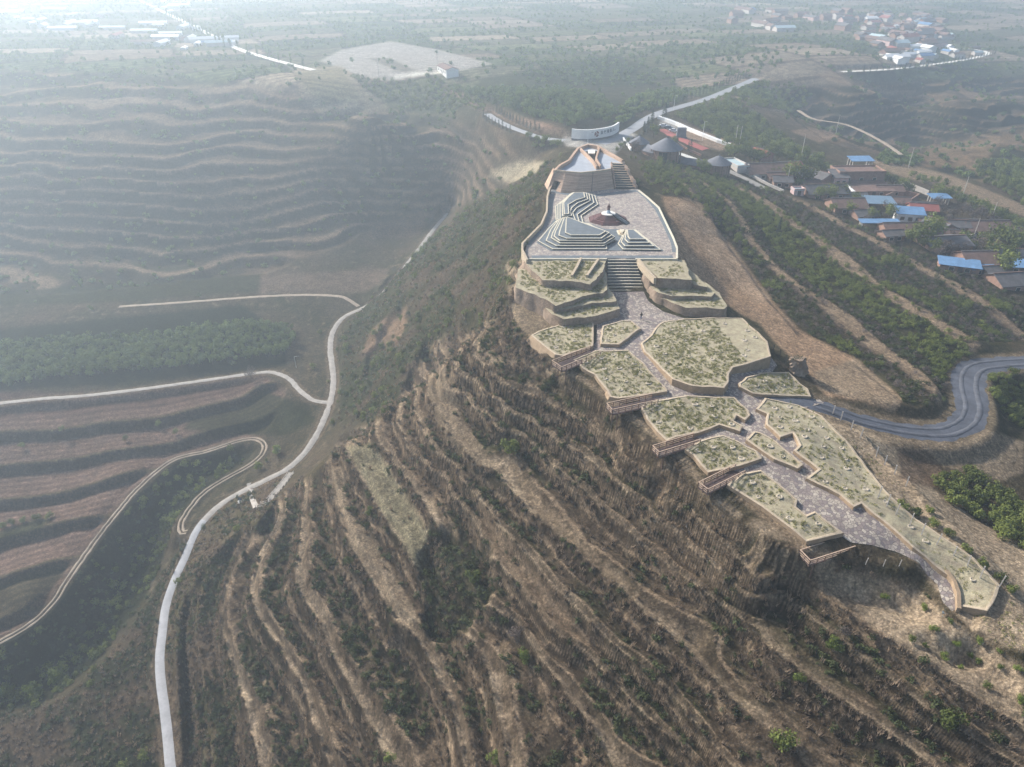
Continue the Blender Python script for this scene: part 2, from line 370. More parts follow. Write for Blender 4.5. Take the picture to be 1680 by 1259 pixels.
# the eroded bowl on the slope and the red hollow above the lane
def hollow(px, z, depth, n):
    global Z
    w = [tuple(float(q) for q in unproj(a_, b_, z)) for a_, b_ in px]
    m = blur(inpoly(GX + fbm(GX / 4, GY / 4, 3, 45) * 2.2, GY + fbm(GX / 4, GY / 4, 3, 46) * 2.2, w).astype(float), n)
    Z = Z - depth * m
    return m
BOWL = hollow([(690,952),(715,938),(745,942),(775,955),(805,985),(800,1040),(760,1075),(720,1060),(700,1030),(684,990)], -44, 2.4, 8)
REDH = hollow([(594,590),(600,560),(618,535),(640,515),(664,506),(668,525),(655,550),(640,580),(618,600)], -56, 2.8, 4)
# general ground roughness
SITEP = [(862,418),(895,330),(920,250),(960,232),(1010,250),(1050,312),(1110,420),(1180,480),(1260,520),(1300,600),(1400,680),(1500,760),(1600,900),(1680,1000),(1680,1090),(1600,1040),(1556,1004),(1510,947),(1390,917),(1312,912),(1150,800),(998,668),(900,585),(848,530),(838,500)]
sm = soft(SITEP, 3)
rough = 1 - sm
slope_amt = sstep(0.25, 0.9, np.sqrt(np.add(*[q ** 2 for q in grad(Z)])))
far_f = 1 / (1 + (GY / 900) ** 2)
Z += rough * (fbm(GX / 3.1, GY / 3.1, 3, 91) * (0.10 + 0.26 * slope_amt * (nm + fm + gm + .3)) + fbm(GX / 1.1, GY / 1.1, 2, 95) * (0.05 + 0.09 * slope_amt * nm)) * far_f
Z += (1 - far_f) * fbm(GX / 260, GY / 260, 3, 99) * 5
# ridge-top site: plain graded ground
SITEW = [unproj(a_, b_, c_) for a_, b_, c_ in [(868,424,0),(897,330,0),(905,308,0),(1046,309,0),(1090,355,0),(1110,400,-1),(1125,424,-2),(1165,478,-5),(1225,515,-6),(1270,570,-7),(1300,605,-8),(1345,650,-9),(1420,720,-9.5),(1500,800,-10.5),(1600,900,-12),(1700,990,-13),(1700,1100,-14.2),(1600,1043,-13.8),(1556,1006,-13.4),(1540,983,-13),(1510,949,-12.4),(1450,934,-11.9),(1390,919,-11.3),(1312,915,-10.9),(1260,895,-10.4),(1200,848,-9.8),(1150,804,-9.2),(1072,743,-8.4),(998,671,-7.6),(912,599,-6.6),(850,533,-6),(842,500,-5.5),(855,450,-3.5)]]
smw = blur(inpoly(GX, GY, [(float(a_), float(b_)) for a_, b_ in SITEW]).astype(float), 3)
RAISEW = [unproj(a_, b_, -9.5) for a_, b_ in [(1310,655),(1355,672),(1400,707),(1455,757),(1488,792),(1525,845),(1575,900),(1630,970),(1608,1008),(1690,1085),(1720,1000),(1610,880),(1545,822),(1490,775),(1440,732),(1390,692)]]
ZS = ZS + .72 * blur(inpoly(GX, GY, [(float(a_), float(b_)) for a_, b_ in RAISEW]).astype(float), 10)
Z = Z * (1 - smw) + (ZS + fbm(GX / 2.5, GY / 2.5, 3, 97) * .06) * smw

# ------------------------------------------------------------------ roads graded into the ground
def road_world(line):
    x, y, z = px_arrays(line)
    return np.stack([x, y, z], 1)
def smooth_line(P, n=5):
    """Catmull-Rom through the points"""
    out = []
    m = len(P)
    for i in range(m - 1):
        p0 = P[max(i - 1, 0)]; p1 = P[i]; p2 = P[i + 1]; p3 = P[min(i + 2, m - 1)]
        for j in range(n):
            t = j / n
            out.append(0.5 * ((2 * p1) + (-p0 + p2) * t + (2 * p0 - 5 * p1 + 4 * p2 - p3) * t * t + (-p0 + 3 * p1 - 3 * p2 + p3) * t ** 3))
    out.append(P[-1])
    return np.array(out)
def line_dist(P, X, Y):
    """distance to polyline and height on it"""
    best = np.full(X.shape, 1e9); zz = np.zeros(X.shape)
    for a, b in zip(P[:-1], P[1:]):
        d = b[:2] - a[:2]; L = max(d @ d, 1e-9)
        t = np.clip(((X - a[0]) * d[0] + (Y - a[1]) * d[1]) / L, 0, 1)
        dd = np.hypot(X - a[0] - t * d[0], Y - a[1] - t * d[1])
        m = dd < best
        best = np.where(m, dd, best); zz = np.where(m, a[2] + t * (b[2] - a[2]), zz)
    return best, zz
ROADMASK = np.zeros(Z.shape)
def grade(line, half, blend, n=4):
    P = smooth_line(road_world(line), n)
    pad = half + blend
    sel = (GX > P[:, 0].min() - pad) & (GX < P[:, 0].max() + pad) & (GY > P[:, 1].min() - pad) & (GY < P[:, 1].max() + pad)
    d, zz = line_dist(P, GX[sel], GY[sel])
    w = 1 - sstep(half, half + blend, d)
    Z[sel] = Z[sel] * (1 - w) + (zz - 0.06) * w
    ROADMASK[sel] = np.maximum(ROADMASK[sel], 1 - sstep(half * .9, half + .5, d))
    return P
W_LANE = grade(LANE, 1.4, 2.6)
W_BRANCH = grade(BRANCH, 1.9, 3.0)
W_TA = grade(TRACK_A, 1.4, 2.5)
W_TB = grade(TRACK_B, 1.7, 3.0)
W_DARK = grade(DARKROAD, 3.9, 3.5)
W_MAIN = grade(MAINROAD, 4.2, 4.0)
W_SIDE = grade(SIDEROAD, 3.0, 4.0)
W_FL = grade(FARROAD_L, 3.5, 6.0)
W_FR = grade(FARROAD_R, 3.5, 6.0)
def flatten(poly, z, n=2):
    """level a traced pad of ground; poly in photo pixels at height z"""
    w = [unproj(p[0], p[1], z) for p in poly]
    m = blur(inpoly(GX, GY, [(float(a), float(b)) for a, b in w]).astype(float), n)
    Z[:] = Z * (1 - m) + z * m
PLAZA = [(860,419),(864,402),(888,380),(898,352),(905,310),(1046,311),(1060,322),(1080,345),(1092,365),(1109,402),(1110,424),(866,424)]
flatten([(858,424),(856,402),(884,380),(894,352),(899,305),(920,248),(960,236),(1010,262),(1052,311),(1083,345),(1095,365),(1114,402),(1114,424)], -0.12, 2)
# ------------------------------------------------------------------ ground colours (albedo of the different soils and ground covers)
PXG, PYG = proj(GX, GY, Z)
C_ = lambda *c: np.array(c, float)
DRY = C_(.118, .092, .070); DRYD = C_(.062, .049, .040); SOIL = C_(.235, .183, .137); PALE = C_(.33, .268, .205); GRN = C_(.040, .048, .024); GRND = C_(.024, .032, .018)
FIELDC = C_(.15, .105, .09); FIELDD = C_(.095, .068, .058); TANB = C_(.29, .205, .145); GREY = C_(.25, .245, .24); OLIVE = C_(.12, .115, .06); RED = C_(.235, .165, .12)
col = np.zeros(Z.shape + (3,))
def lay(c, a):
    global col
    a = np.clip(a, 0, 1)[..., None]
    col = col * (1 - a) + c * a
N1 = fbm(GX / 9, GY / 9, 4, 201); N2 = fbm(GX / 2.2, GY / 2.2, 3, 205); N3 = fbm(GX / 40, GY / 40, 3, 207)
NX = fbm(GX / 120, GY / 120, 3, 209)
col[:] = DRY
lay(GRN, 0.45 + 0.5 * N1 + .3 * N3)
lay(SOIL, sstep(.35, .8, N2 + .4 * N1) * .5)
# far plain: patchwork of fields
pa = np.radians(24.0)
qx = (GX * np.cos(pa) + GY * np.sin(pa)) / 70 + 0.25 * fbm(GX / 90, GY / 90, 2, 230); qy = (-GX * np.sin(pa) + GY * np.cos(pa)) / 34 + 0.3 * fbm(GX / 90, GY / 90, 2, 231)
qy = qy + 3.7 * np.floor(qx); cid = _hash(np.floor(qx), np.floor(qy), 5); cid2 = _hash(np.floor(qx), np.floor(qy), 6)
fxq, fyq = qx - np.floor(qx), qy - np.floor(qy)
edge = np.minimum(np.minimum(fxq, 1 - fxq) * 70, np.minimum(fyq, 1 - fyq) * 34)
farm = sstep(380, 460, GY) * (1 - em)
patch = np.zeros(col.shape)
pal = 1.45 * np.array([[.062,.078,.04],[.08,.095,.05],[.055,.068,.042],[.10,.11,.062],[.17,.142,.115],[.09,.092,.062],[.20,.172,.14]])  # field colours lightened overall, haze brightness put into the far ground
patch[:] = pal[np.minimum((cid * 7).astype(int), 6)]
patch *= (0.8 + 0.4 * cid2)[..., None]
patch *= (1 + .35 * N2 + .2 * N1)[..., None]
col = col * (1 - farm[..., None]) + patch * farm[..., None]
lay(DRYD, farm * (edge < 2.2) * .6)
# left hillside
hb = sstep(.0, .12, hf) * (1 - sstep(hr, hr + .1, hf))
lay(DRYD * 0.8 + GRND * .5, hm * hb * (.75 + .3 * N1))
lay(DRY * .9 + FIELDC * .35, hm * (1 - hb) * (.65 + .4 * N3))
lay(GRN, hm * (1 - hb) * sstep(-.1, .5, N3 + .5 * N1) * .8)
lay(SOIL * 1.1, hm * sstep(.66, .84, hf) * (.7 + .5 * N1 + .4 * N3))
# near slope
fr = F_NEAR
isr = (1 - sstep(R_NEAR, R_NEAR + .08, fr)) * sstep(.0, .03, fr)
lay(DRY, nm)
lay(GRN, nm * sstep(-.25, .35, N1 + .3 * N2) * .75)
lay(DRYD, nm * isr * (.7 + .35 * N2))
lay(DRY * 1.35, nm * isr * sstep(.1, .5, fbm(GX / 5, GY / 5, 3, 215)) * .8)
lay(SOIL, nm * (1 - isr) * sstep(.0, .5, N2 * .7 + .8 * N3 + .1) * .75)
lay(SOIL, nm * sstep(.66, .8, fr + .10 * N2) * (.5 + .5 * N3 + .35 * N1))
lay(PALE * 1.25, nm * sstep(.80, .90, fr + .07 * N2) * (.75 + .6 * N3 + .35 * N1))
lay(SOIL * 1.45, m2 * sstep(.78, .9, f2) * .85); lay(DRYD, m2 * (1 - sstep(.28, .36, f2)) * .5)
# slopes of the ridge
lay(DRY * .8, fm * .8); lay(GRN * 1.15, fm * sstep(-.55, .1, N1 + .4 * N3) * .85); lay(DRYD, fm * sstep(.2, .8, -rid) * .7)
lay(GRND * .8, gm * .9); lay(DRYD, gm * sstep(.0, .5, N1) * .5)
# eroded ground on the far right
eb = 1 - sstep(.45, .55, ef)
lay(DRY, em); lay(GRND, em * eb * .8); lay(GRN, em * (1 - eb) * sstep(-.2, .4, N1 + N3) * .8); lay(TANB, em * sstep(.85, .97, ef) * .6)
# right-hand orchards
rb = 1 - sstep(.3, .36, rf)
lay(DRY, rm); lay(GRND * 1.2, rm * rb * .7); lay(SOIL * 1.3, rm * sstep(.76, .86, rf + .05 * N2) * .95); lay(GRN, rm * sstep(.3, .42, rf) * (1 - sstep(.72, .8, rf)) * .7)
# left fields
lb = 1 - sstep(.15, .22, lf)
lay(FIELDC * 1.15, lm * .95); lay(FIELDD, lm * sstep(.1, .6, N3 + .4 * N1) * .5); lay(DRYD, lm * lb * .8); lay(OLIVE, lm * sstep(.9, .98, lf) * .7)
BARE = np.zeros(Z.shape)
def zone(poly, c, a=1.0, n=2, jitter=0):
    m_ = soft(poly, n) * a
    global BARE
    BARE = np.maximum(BARE, m_) if c.mean() > .115 else BARE * (1 - m_)
    lay(c, m_)
def band(line, half, c, a=1.0, fea=.5):
    P = smooth_line(road_world(line), 4)
    pad = half + fea + 1
    sel = (GX > P[:, 0].min() - pad) & (GX < P[:, 0].max() + pad) & (GY > P[:, 1].min() - pad) & (GY < P[:, 1].max() + pad)
    d, _ = line_dist(P, GX[sel], GY[sel])
    m = np.zeros(Z.shape); m[sel] = 1 - sstep(half - fea, half + fea, d + .6 * fea * N2[sel])
    lay(c, m * a)
# traced zones: fields, bare earth, strips of bare tread
zone([(-200,640),(-200,690),(0,690),(130,682),(270,668),(395,642),(425,616),(350,628),(200,646)], C_(.115,.076,.066), .95)
zone([(-200,520),(0,540),(200,520),(400,500),(470,560),(470,600),(400,608),(200,632),(-200,650)], GRND * .8, .95)
zone([(-200,495),(0,500),(190,497),(250,492),(420,478),(430,450),(250,462),(0,478),(-200,490)], GRN * .9, .8)
zone([(425,484),(428,452),(540,446),(640,440),(628,462),(600,480),(550,483)], C_(.16,.125,.10), .9)
zone([(615,365),(690,352),(700,362),(690,385),(655,392),(600,386)], C_(.16,.125,.10), .8)
zone([(800,282),(860,264),(892,266),(880,285),(835,301)], C_(.40,.36,.28), .9)
zone([(430,640),(500,665),(520,690),(470,715),(425,715),(300,705),(310,690),(400,668)], GRN * .8, .85)
zone([(-200,878),(0,872),(60,850),(90,850),(60,872),(0,886)], GRN, .9)
zone([(-200,985),(0,958),(80,930),(110,935),(70,985),(0,1010)], GRN * .9, .7)
# bare earth bank on the right of the ridge, spoil under the new road
zone([(1086,322),(1130,325),(1183,382),(1262,488),(1312,543),(1402,588),(1480,655),(1470,672),(1420,660),(1355,650),(1330,618),(1270,560),(1245,530),(1215,515),(1150,470),(1112,425),(1110,400)], TANB * 1.4, .97)
zone([(1130,327),(1183,384),(1262,490),(1240,500),(1180,440),(1130,380),(1105,340)], C_(.47,.35,.26), .8)
zone([(1405,588),(1480,655),(1470,672),(1415,658),(1345,640),(1335,610)], PALE, .8)
zone([(1380,680),(1450,705),(1520,725),(1590,722),(1610,700),(1680,725),(1680,775),(1640,790),(1560,770),(1500,745),(1460,735),(1400,700)], PALE * .95, .9)
zone([(1245,655),(1330,665),(1400,690),(1470,735),(1500,770),(1540,810),(1610,858),(1720,925),(1720,1085),(1600,1040),(1560,1000),(1500,920),(1420,850),(1350,800),(1300,740),(1250,690)], PALE * 1.3, .94)
zone([(1470,735),(1525,740),(1560,790),(1530,800),(1480,790)], C_(.20,.145,.11), .8)
zone([(830,430),(868,424),(880,470),(905,520),(960,560),(930,585),(900,575),(850,535),(834,500)], PALE * .95, .85)
# wide bare strips on the slope
zone([(566,733),(612,726),(650,790),(690,850),(735,932),(738,942),(692,946),(660,890),(625,840),(600,790)], C_(.27,.25,.18), .85)
zone([(540,768),(562,765),(572,840),(603,873),(637,923),(662,970),(690,1018),(665,1033),(645,1012),(618,960),(586,913),(563,870)], PALE * .95, .85)
zone([(703,612),(735,602),(745,640),(760,690),(790,735),(810,760),(790,765),(750,738),(720,690),(700,640)], PALE * .85, .8)
zone([(838,760),(880,810),(930,860),(975,905),(1030,955),(1020,968),(960,915),(915,875),(860,820)], C_(.24,.19,.14), .75)
zone([(783,853),(800,845),(830,880),(870,930),(900,965),(930,1000),(990,1060),(960,1060),(920,1035),(870,985),(845,950),(806,907)], C_(.26,.2,.15), .75)
zone([(1387,935),(1500,960),(1550,1010),(1640,1070),(1680,1095),(1680,1187),(1603,1137),(1520,1087),(1453,1047),(1387,1000),(1330,955)], PALE * 1.25, .97)
band(zline([(1230,915),(1307,939),(1353,973),(1387,1000),(1453,1047),(1520,1087),(1603,1137),(1680,1187)], -16.4, -17.4), 1.3, PALE * 1.05, .9, .6)
band(zline([(1197,897),(1260,945),(1320,1000),(1387,1053),(1470,1123),(1553,1177),(1667,1250)], -19.8, -21.5), .8, SOIL * 1.2, .8, .5)
band(zline([(777,587),(807,620),(870,643),(927,673),(977,703),(1020,737),(1060,770),(1103,802),(1131,838),(1162,869),(1197,895)], -15.6, -16.3), .7, PALE, .85, .5)
# brown field strip and dirt ridge on the far right
zone([(1430,262),(1500,272),(1560,288),(1640,320),(1700,345),(1700,362),(1640,340),(1560,312),(1480,290),(1440,275)], C_(.33,.255,.185), .9)
zone([(1296,215),(1330,210),(1380,220),(1345,235)], C_(.27,.2,.155), .8)
zone([(1560,230),(1640,215),(1700,215),(1700,240),(1640,238),(1620,262),(1600,278),(1560,275),(1510,275),(1520,245)], C_(.27,.19,.125), .6)
zone([(1360,112),(1440,140),(1560,160),(1540,168),(1420,150),(1340,125)], TANB, .6); zone([(1570,150),(1640,155),(1650,163),(1600,165)], TANB, .8)
# saddle, parking ground, far paved yard
zone([(920,226),(1000,224),(1030,215),(1045,222),(1020,240),(1000,262),(985,246),(930,240)], C_(.46,.46,.47), .9)
zone([(1086,196),(1110,200),(1215,238),(1180,248),(1120,228),(1085,208)], C_(.36,.27,.21), .9)
zone([(1085,192),(1098,196),(1125,212),(1112,220),(1082,206)], C_(.42,.42,.43), .9)
zone([(715,150),(790,180),(850,203),(935,224),(930,214),(860,192),(790,165),(740,148)], C_(.30,.215,.17), .8)
zone([(560,82),(640,68),(720,82),(808,105),(745,118),(715,118),(640,133),(590,125),(525,100)], C_(.40,.385,.38), .95)
zone([(600,95),(640,96),(685,118),(655,118)], C_(.13,.12,.08), .7)
zone([(640,131),(650,123),(690,118),(725,116),(725,121),(690,124)], C_(.75,.74,.70), .95)
zone([(480,112),(560,108),(620,160),(640,180),(590,190),(530,190),(500,170)], C_(.33,.28,.21), .8)
zone([(480,120),(560,112),(595,165),(530,172)], C_(.20,.19,.11), .6)
zone([(790,130),(1000,90),(1100,120),(1130,170),(1060,160),(1000,195),(930,205),(840,190),(760,160)], GRN * 1.15, .8)
lay(GRND, BOWL * .7); lay(DRYD, BOWL * sstep(-.1, .4, N2) * .6)
# red cliff above the lane
zone([(595,575),(610,540),(640,515),(665,505),(668,530),(655,560),(640,580),(625,560),(610,585)], RED, .85)
# slope between the lane and the gully, and strips beside the lane
BLP = [(-60,1172),(40,1170),(110,1142),(165,1092),(225,1015),(262,960),(300,880),(330,860),(300,960),(280,1080),(290,1290),(-60,1290)]
BLm = soft(BLP, 4)
lay(DRY * .8, BLm); lay(GRND * 1.1, BLm * sstep(-.3, .3, N1 + .4 * N2) * .85); lay(SOIL * .7, BLm * sstep(.25, .7, fbm(GX / 7, GY / 5, 4, 231)) * .7)
BL2 = [(300,900),(330,870),(400,800),(470,780),(440,850),(400,900),(370,960),(362,1020),(380,1100),(420,1290),(288,1290),(275,1120),(272,1040)]
B2m = soft(BL2, 4)
lay(DRY * .9, B2m * .9); lay(OLIVE * .7, B2m * sstep(-.2, .4, N1) * .7); lay(SOIL * .8, B2m * sstep(.2, .6, fbm(GX / 3, GY / 12, 3, 233)) * .6)
# crop rows on the ploughed fields
col *= (1 + (.24 * np.sin(KL * 2 * np.pi * 5) * lm * (1 - lb))[..., None])
rowm = farm * (cid2 > .35) * (1 - hm) * (1 - em); col *= (1 + (.22 * np.sin(qy * 2 * np.pi * 5) * rowm)[..., None])
band(LANE, 2.2, SOIL * .8, .7, .6); band(BRANCH, 2.2, SOIL * .75, .7, .6); band(DARKROAD, 4.6, PALE * .8, .6, .7); BARE *= 1 - BOWL
col *= .88
col *= (1 + .22 * N2 + .12 * fbm(GX / .8, GY / .8, 2, 299) * far_f)[..., None]
col = np.clip(col, .01, .9)

def grid_mesh(name, X, Y, Zv, cols):
    nv, nu = X.shape
    me = bpy.data.meshes.new(name)
    me.vertices.add(nv * nu)
    me.vertices.foreach_set('co', np.stack([X, Y, Zv], -1).astype(np.float32).ravel())
    i = np.arange(nv * nu).reshape(nv, nu)
    q = np.stack([i[:-1, :-1], i[:-1, 1:], i[1:, 1:], i[1:, :-1]], -1).reshape(-1)
    nf = (nv - 1) * (nu - 1)
    me.loops.add(nf * 4); me.loops.foreach_set('vertex_index', q.astype(np.int32))
    me.polygons.add(nf)
    me.polygons.foreach_set('loop_start', np.arange(0, nf * 4, 4, dtype=np.int32))
    me.polygons.foreach_set('use_smooth', np.ones(nf, bool))
    me.update(calc_edges=True)
    at = me.color_attributes.new('soil', 'FLOAT_COLOR', 'POINT')
    c4 = np.ones((nv * nu, 4), np.float32); c4[:, :3] = cols.reshape(-1, 3)
    at.data.foreach_set('color', c4.ravel())
    return me
# ------------------------------------------------------------------ material helpers
def new_mat(name):
    m = bpy.data.materials.new(name); m.use_nodes = True
    nt = m.node_tree
    b = nt.nodes['Principled BSDF']
    b.inputs['Roughness'].default_value = .9
    b.inputs['Specular IOR Level'].default_value = .15
    return m, nt, b
def n_(nt, t, **kw):
    n = nt.nodes.new(t)
    for k_, v in kw.items():
        if k_ in n.inputs: n.inputs[k_].default_value = v
        else: setattr(n, k_, v)
    return n
def mixc(nt, fac, a, b, mode='MIX'):
    m = nt.nodes.new('ShaderNodeMix'); m.data_type = 'RGBA'; m.blend_type = mode
    for sock, v in ((m.inputs[0], fac), (m.inputs[6], a), (m.inputs[7], b)):
        if hasattr(v, 'is_output'): nt.links.new(v, sock)
        else: sock.default_value = v if not isinstance(v, (tuple, list)) else (tuple(v) + (1,))[:4]
    return m.outputs[2]
def ramp(nt, src, a, b, ca=(0, 0, 0), cb=(1, 1, 1)):
    r = nt.nodes.new('ShaderNodeValToRGB')
    r.color_ramp.elements[0].position = a; r.color_ramp.elements[0].color = tuple(ca) + (1,)
    r.color_ramp.elements[1].position = b; r.color_ramp.elements[1].color = tuple(cb) + (1,)
    nt.links.new(src, r.inputs[0]); return r.outputs[0]
def coord(nt, kind='Object'):
    return nt.nodes.new('ShaderNodeTexCoord').outputs[kind]
def noise(nt, vec, scale, detail=4, rough=.6):
    n = n_(nt, 'ShaderNodeTexNoise', Scale=scale, Detail=detail, Roughness=rough)
    nt.links.new(vec, n.inputs['Vector']); return n.outputs[0]
def bump(nt, b, h, s, d=.1):
    bp = n_(nt, 'ShaderNodeBump', Strength=s, Distance=d)
    nt.links.new(h, bp.inputs['Height']); nt.links.new(bp.outputs[0], b.inputs['Normal'])

gmat, nt, b = new_mat('ground_soil')
va = n_(nt, 'ShaderNodeVertexColor', layer_name='soil').outputs[0]
co = coord(nt)
na = noise(nt, co, .9, 6, .75); nb = noise(nt, co, .16, 4, .6); nc = noise(nt, co, 3.2, 4, .8)
c1 = mixc(nt, 1.0, va, ramp(nt, na, .3, .72, (.45, .45, .42), (1.5, 1.48, 1.45)), 'MULTIPLY')
c2 = mixc(nt, 1.0, c1, ramp(nt, nc, .3, .7, (.62, .62, .6), (1.36, 1.35, 1.3)), 'MULTIPLY')
mp = n_(nt, 'ShaderNodeMapping'); mp.inputs['Scale'].default_value = (1.9, 1.9, .28); nt.links.new(co, mp.inputs[0])
ns = noise(nt, mp.outputs[0], 1.0, 5, .7)                 # dry stalks hanging down the banks
c2 = mixc(nt, 1.0, c2, ramp(nt, ns, .32, .68, (.62, .6, .6), (1.42, 1.4, 1.36)), 'MULTIPLY')
vc = n_(nt, 'ShaderNodeTexVoronoi', Scale=2.1); nt.links.new(co, vc.inputs['Vector'])
c2 = mixc(nt, 1.0, c2, ramp(nt, vc.outputs[0], .05, .6, (1.22, 1.2, 1.18), (.74, .74, .74)), 'MULTIPLY')
c3 = mixc(nt, 1.0, c2, ramp(nt, nb, .3, .7, (.84, .82, .8), (1.15, 1.15, 1.12)), 'MULTIPLY')
nt.links.new(c3, b.inputs['Base Color'])
add = n_(nt, 'ShaderNodeMath', operation='ADD'); nt.links.new(na, add.inputs[0]); nt.links.new(nc, add.inputs[1])
bump(nt, b, add.outputs[0], .8, .35)
b.inputs['Roughness'].default_value = 1.0
b.inputs['Specular IOR Level'].default_value = 0.0
me = grid_mesh('ground', GX, GY, Z, col)
me.materials.append(gmat)
ground = bpy.data.objects.new('ground', me); COL.objects.link(ground)
ground['kind'] = 'structure'

# ------------------------------------------------------------------ sampling the finished ground
def samp(A, x, y):
    x = np.asarray(x, float); y = np.maximum(np.asarray(y, float), Y0 + .01)
    fi = np.clip((np.log(y) - gt[0]) / dt, 0, NV - 1.001); fj = np.clip((x / (y + OFF) + UMAX) / du, 0, NU - 1.001)
    i = fi.astype(int); j = fj.astype(int); a = fi - i; c = fj - j
    return (A[i, j] * (1 - a) + A[i + 1, j] * a) * (1 - c) + (A[i, j + 1] * (1 - a) + A[i + 1, j + 1] * a) * c
def gz(x, y): return float(samp(Z, x, y))
def hit(px, py, tmin=30.0, tmax=6000.0):
    """where the ray through a photo pixel meets the ground"""
    dx, dy, dz = [float(q) for q in raydir(px, py)]
    ts = np.geomspace(tmin, tmax, 1400)
    below = (CAMZ + ts * dz) < samp(Z, ts * dx, ts * dy)
    i = int(np.argmax(below)) if below.any() else len(ts) - 1
    lo, hi = ts[max(i - 1, 0)], ts[i]
    for _ in range(18):
        m = .5 * (lo + hi)
        if CAMZ + m * dz < gz(m * dx, m * dy): hi = m
        else: lo = m
    return Vector((hi * dx, hi * dy, CAMZ + hi * dz))
# ------------------------------------------------------------------ mesh builder
class MB:
    def __init__(s): s.v = []; s.f = []; s.m = []
    def add(s, vs, fs, m=0):
        o = len(s.v); s.v += [tuple(map(float, q)) for q in vs]
        s.f += [tuple(i + o for i in f) for f in fs]; s.m += [m] * len(fs)
    def box(s, c, size, rz=0.0, m=0, tilt=None):
        hx, hy, hz_ = size[0] / 2, size[1] / 2, size[2] / 2
        ca_, sa_ = math.cos(rz), math.sin(rz)
        vs = []
        for dx, dy, dz in ((-1,-1,-1),(1,-1,-1),(1,1,-1),(-1,1,-1),(-1,-1,1),(1,-1,1),(1,1,1),(-1,1,1)):
            x, y, z = dx * hx, dy * hy, dz * hz_
            vs.append((c[0] + x * ca_ - y * sa_, c[1] + x * sa_ + y * ca_, c[2] + z))
        s.add(vs, [(0,3,2,1),(4,5,6,7),(0,1,5,4),(1,2,6,5),(2,3,7,6),(3,0,4,7)], m)
    def prism(s, poly, zt, zb, inset=0.0, m=0, mtop=None, top=True):
        """polygon column: bottom outline poly, top outline inset by `inset`"""
        n = len(poly)
        zt = zt if hasattr(zt, '__len__') else [zt] * n
        zb = zb if hasattr(zb, '__len__') else [zb] * n
        tp = inset_poly(poly, inset) if inset else poly
        vs = [(p[0], p[1], b_) for p, b_ in zip(poly, zb)] + [(p[0], p[1], t_) for p, t_ in zip(tp, zt)]
        s.add(vs, [(i, (i + 1) % n, n + (i + 1) % n, n + i) for i in range(n)], m)
        if top: s.add([vs[n + i] for i in range(n)], [tuple(range(n))], m if mtop is None else mtop)
    def cyl(s, c, r0, r1, h, n=12, m=0, cap=True):
        vs = [(c[0] + r0 * math.cos(2 * math.pi * i / n), c[1] + r0 * math.sin(2 * math.pi * i / n), c[2]) for i in range(n)]
        vs += [(c[0] + r1 * math.cos(2 * math.pi * i / n), c[1] + r1 * math.sin(2 * math.pi * i / n), c[2] + h) for i in range(n)]
        fs = [(i, (i + 1) % n, n + (i + 1) % n, n + i) for i in range(n)]
        if cap: fs += [tuple(range(n, 2 * n)), tuple(range(n - 1, -1, -1))]
        s.add(vs, fs, m)
    def tube(s, a, b, r0, r1=None, n=6, m=0):
        r1 = r0 if r1 is None else r1
        a = Vector(a); b = Vector(b); d = (b - a).normalized()
        u = d.orthogonal().normalized(); w = d.cross(u)
        vs = []
        for p, r in ((a, r0), (b, r1)):
            for i in range(n):
                t = 2 * math.pi * i / n
                vs.append(p + u * (r * math.cos(t)) + w * (r * math.sin(t)))
        s.add(vs, [(i, (i + 1) % n, n + (i + 1) % n, n + i) for i in range(n)] + [tuple(range(n - 1, -1, -1)), tuple(range(n, 2 * n))], m)
    def bar(s, a, b, w, h, m=0):
        """rectangular bar from a to b (top at the given z), width w, height h"""
        a = Vector(a); b = Vector(b); d = (b - a); d2 = Vector((d.x, d.y, 0)).normalized(); q = Vector((-d2.y, d2.x, 0)) * (w / 2)
        up = Vector((0, 0, h))
        vs = [a - q - up, a + q - up, b + q - up, b - q - up, a - q, a + q, b + q, b - q]
        s.add(vs, [(0,1,2,3),(7,6,5,4),(4,5,1,0),(5,6,2,1),(6,7,3,2),(7,4,0,3)], m)
    def wall(s, path, zt, zb, th, m=0, closed=False):
        """upright wall of thickness th along a path"""
        n = len(path)
        zt = zt if hasattr(zt, '__len__') else [zt] * n
        zb = zb if hasattr(zb, '__len__') else [zb] * n
        L, R = [], []
        for i in range(n):
            a = Vector(path[i - 1][:2]) if i > 0 or closed else None
            c = Vector(path[(i + 1) % n][:2]) if i < n - 1 or closed else None
            p = Vector(path[i][:2])
            ns = []
            if a is not None: d = (p - a).normalized(); ns.append(Vector((-d.y, d.x)))
            if c is not None: d = (c - p).normalized(); ns.append(Vector((-d.y, d.x)))
            nn = sum(ns, Vector((0, 0)));
            nn = nn.normalized() if nn.length > 1e-6 else ns[0]
            k_ = th / 2 / max(.45, nn.dot(ns[0]))
            L.append(p + nn * k_); R.append(p - nn * k_)
        vs = []
        for i in range(n):
            vs += [(L[i].x, L[i].y, zb[i]), (L[i].x, L[i].y, zt[i]), (R[i].x, R[i].y, zt[i]), (R[i].x, R[i].y, zb[i])]
        fs = []
        for i in range(n if closed else n - 1):
            a = 4 * i; b_ = 4 * ((i + 1) % n)
            fs += [(a, a + 1, b_ + 1, b_), (a + 1, a + 2, b_ + 2, b_ + 1), (a + 2, a + 3, b_ + 3, b_ + 2)]
        if not closed: fs += [(0, 3, 2, 1), (4 * n - 4, 4 * n - 3, 4 * n - 2, 4 * n - 1)]
        s.add(vs, fs, m)
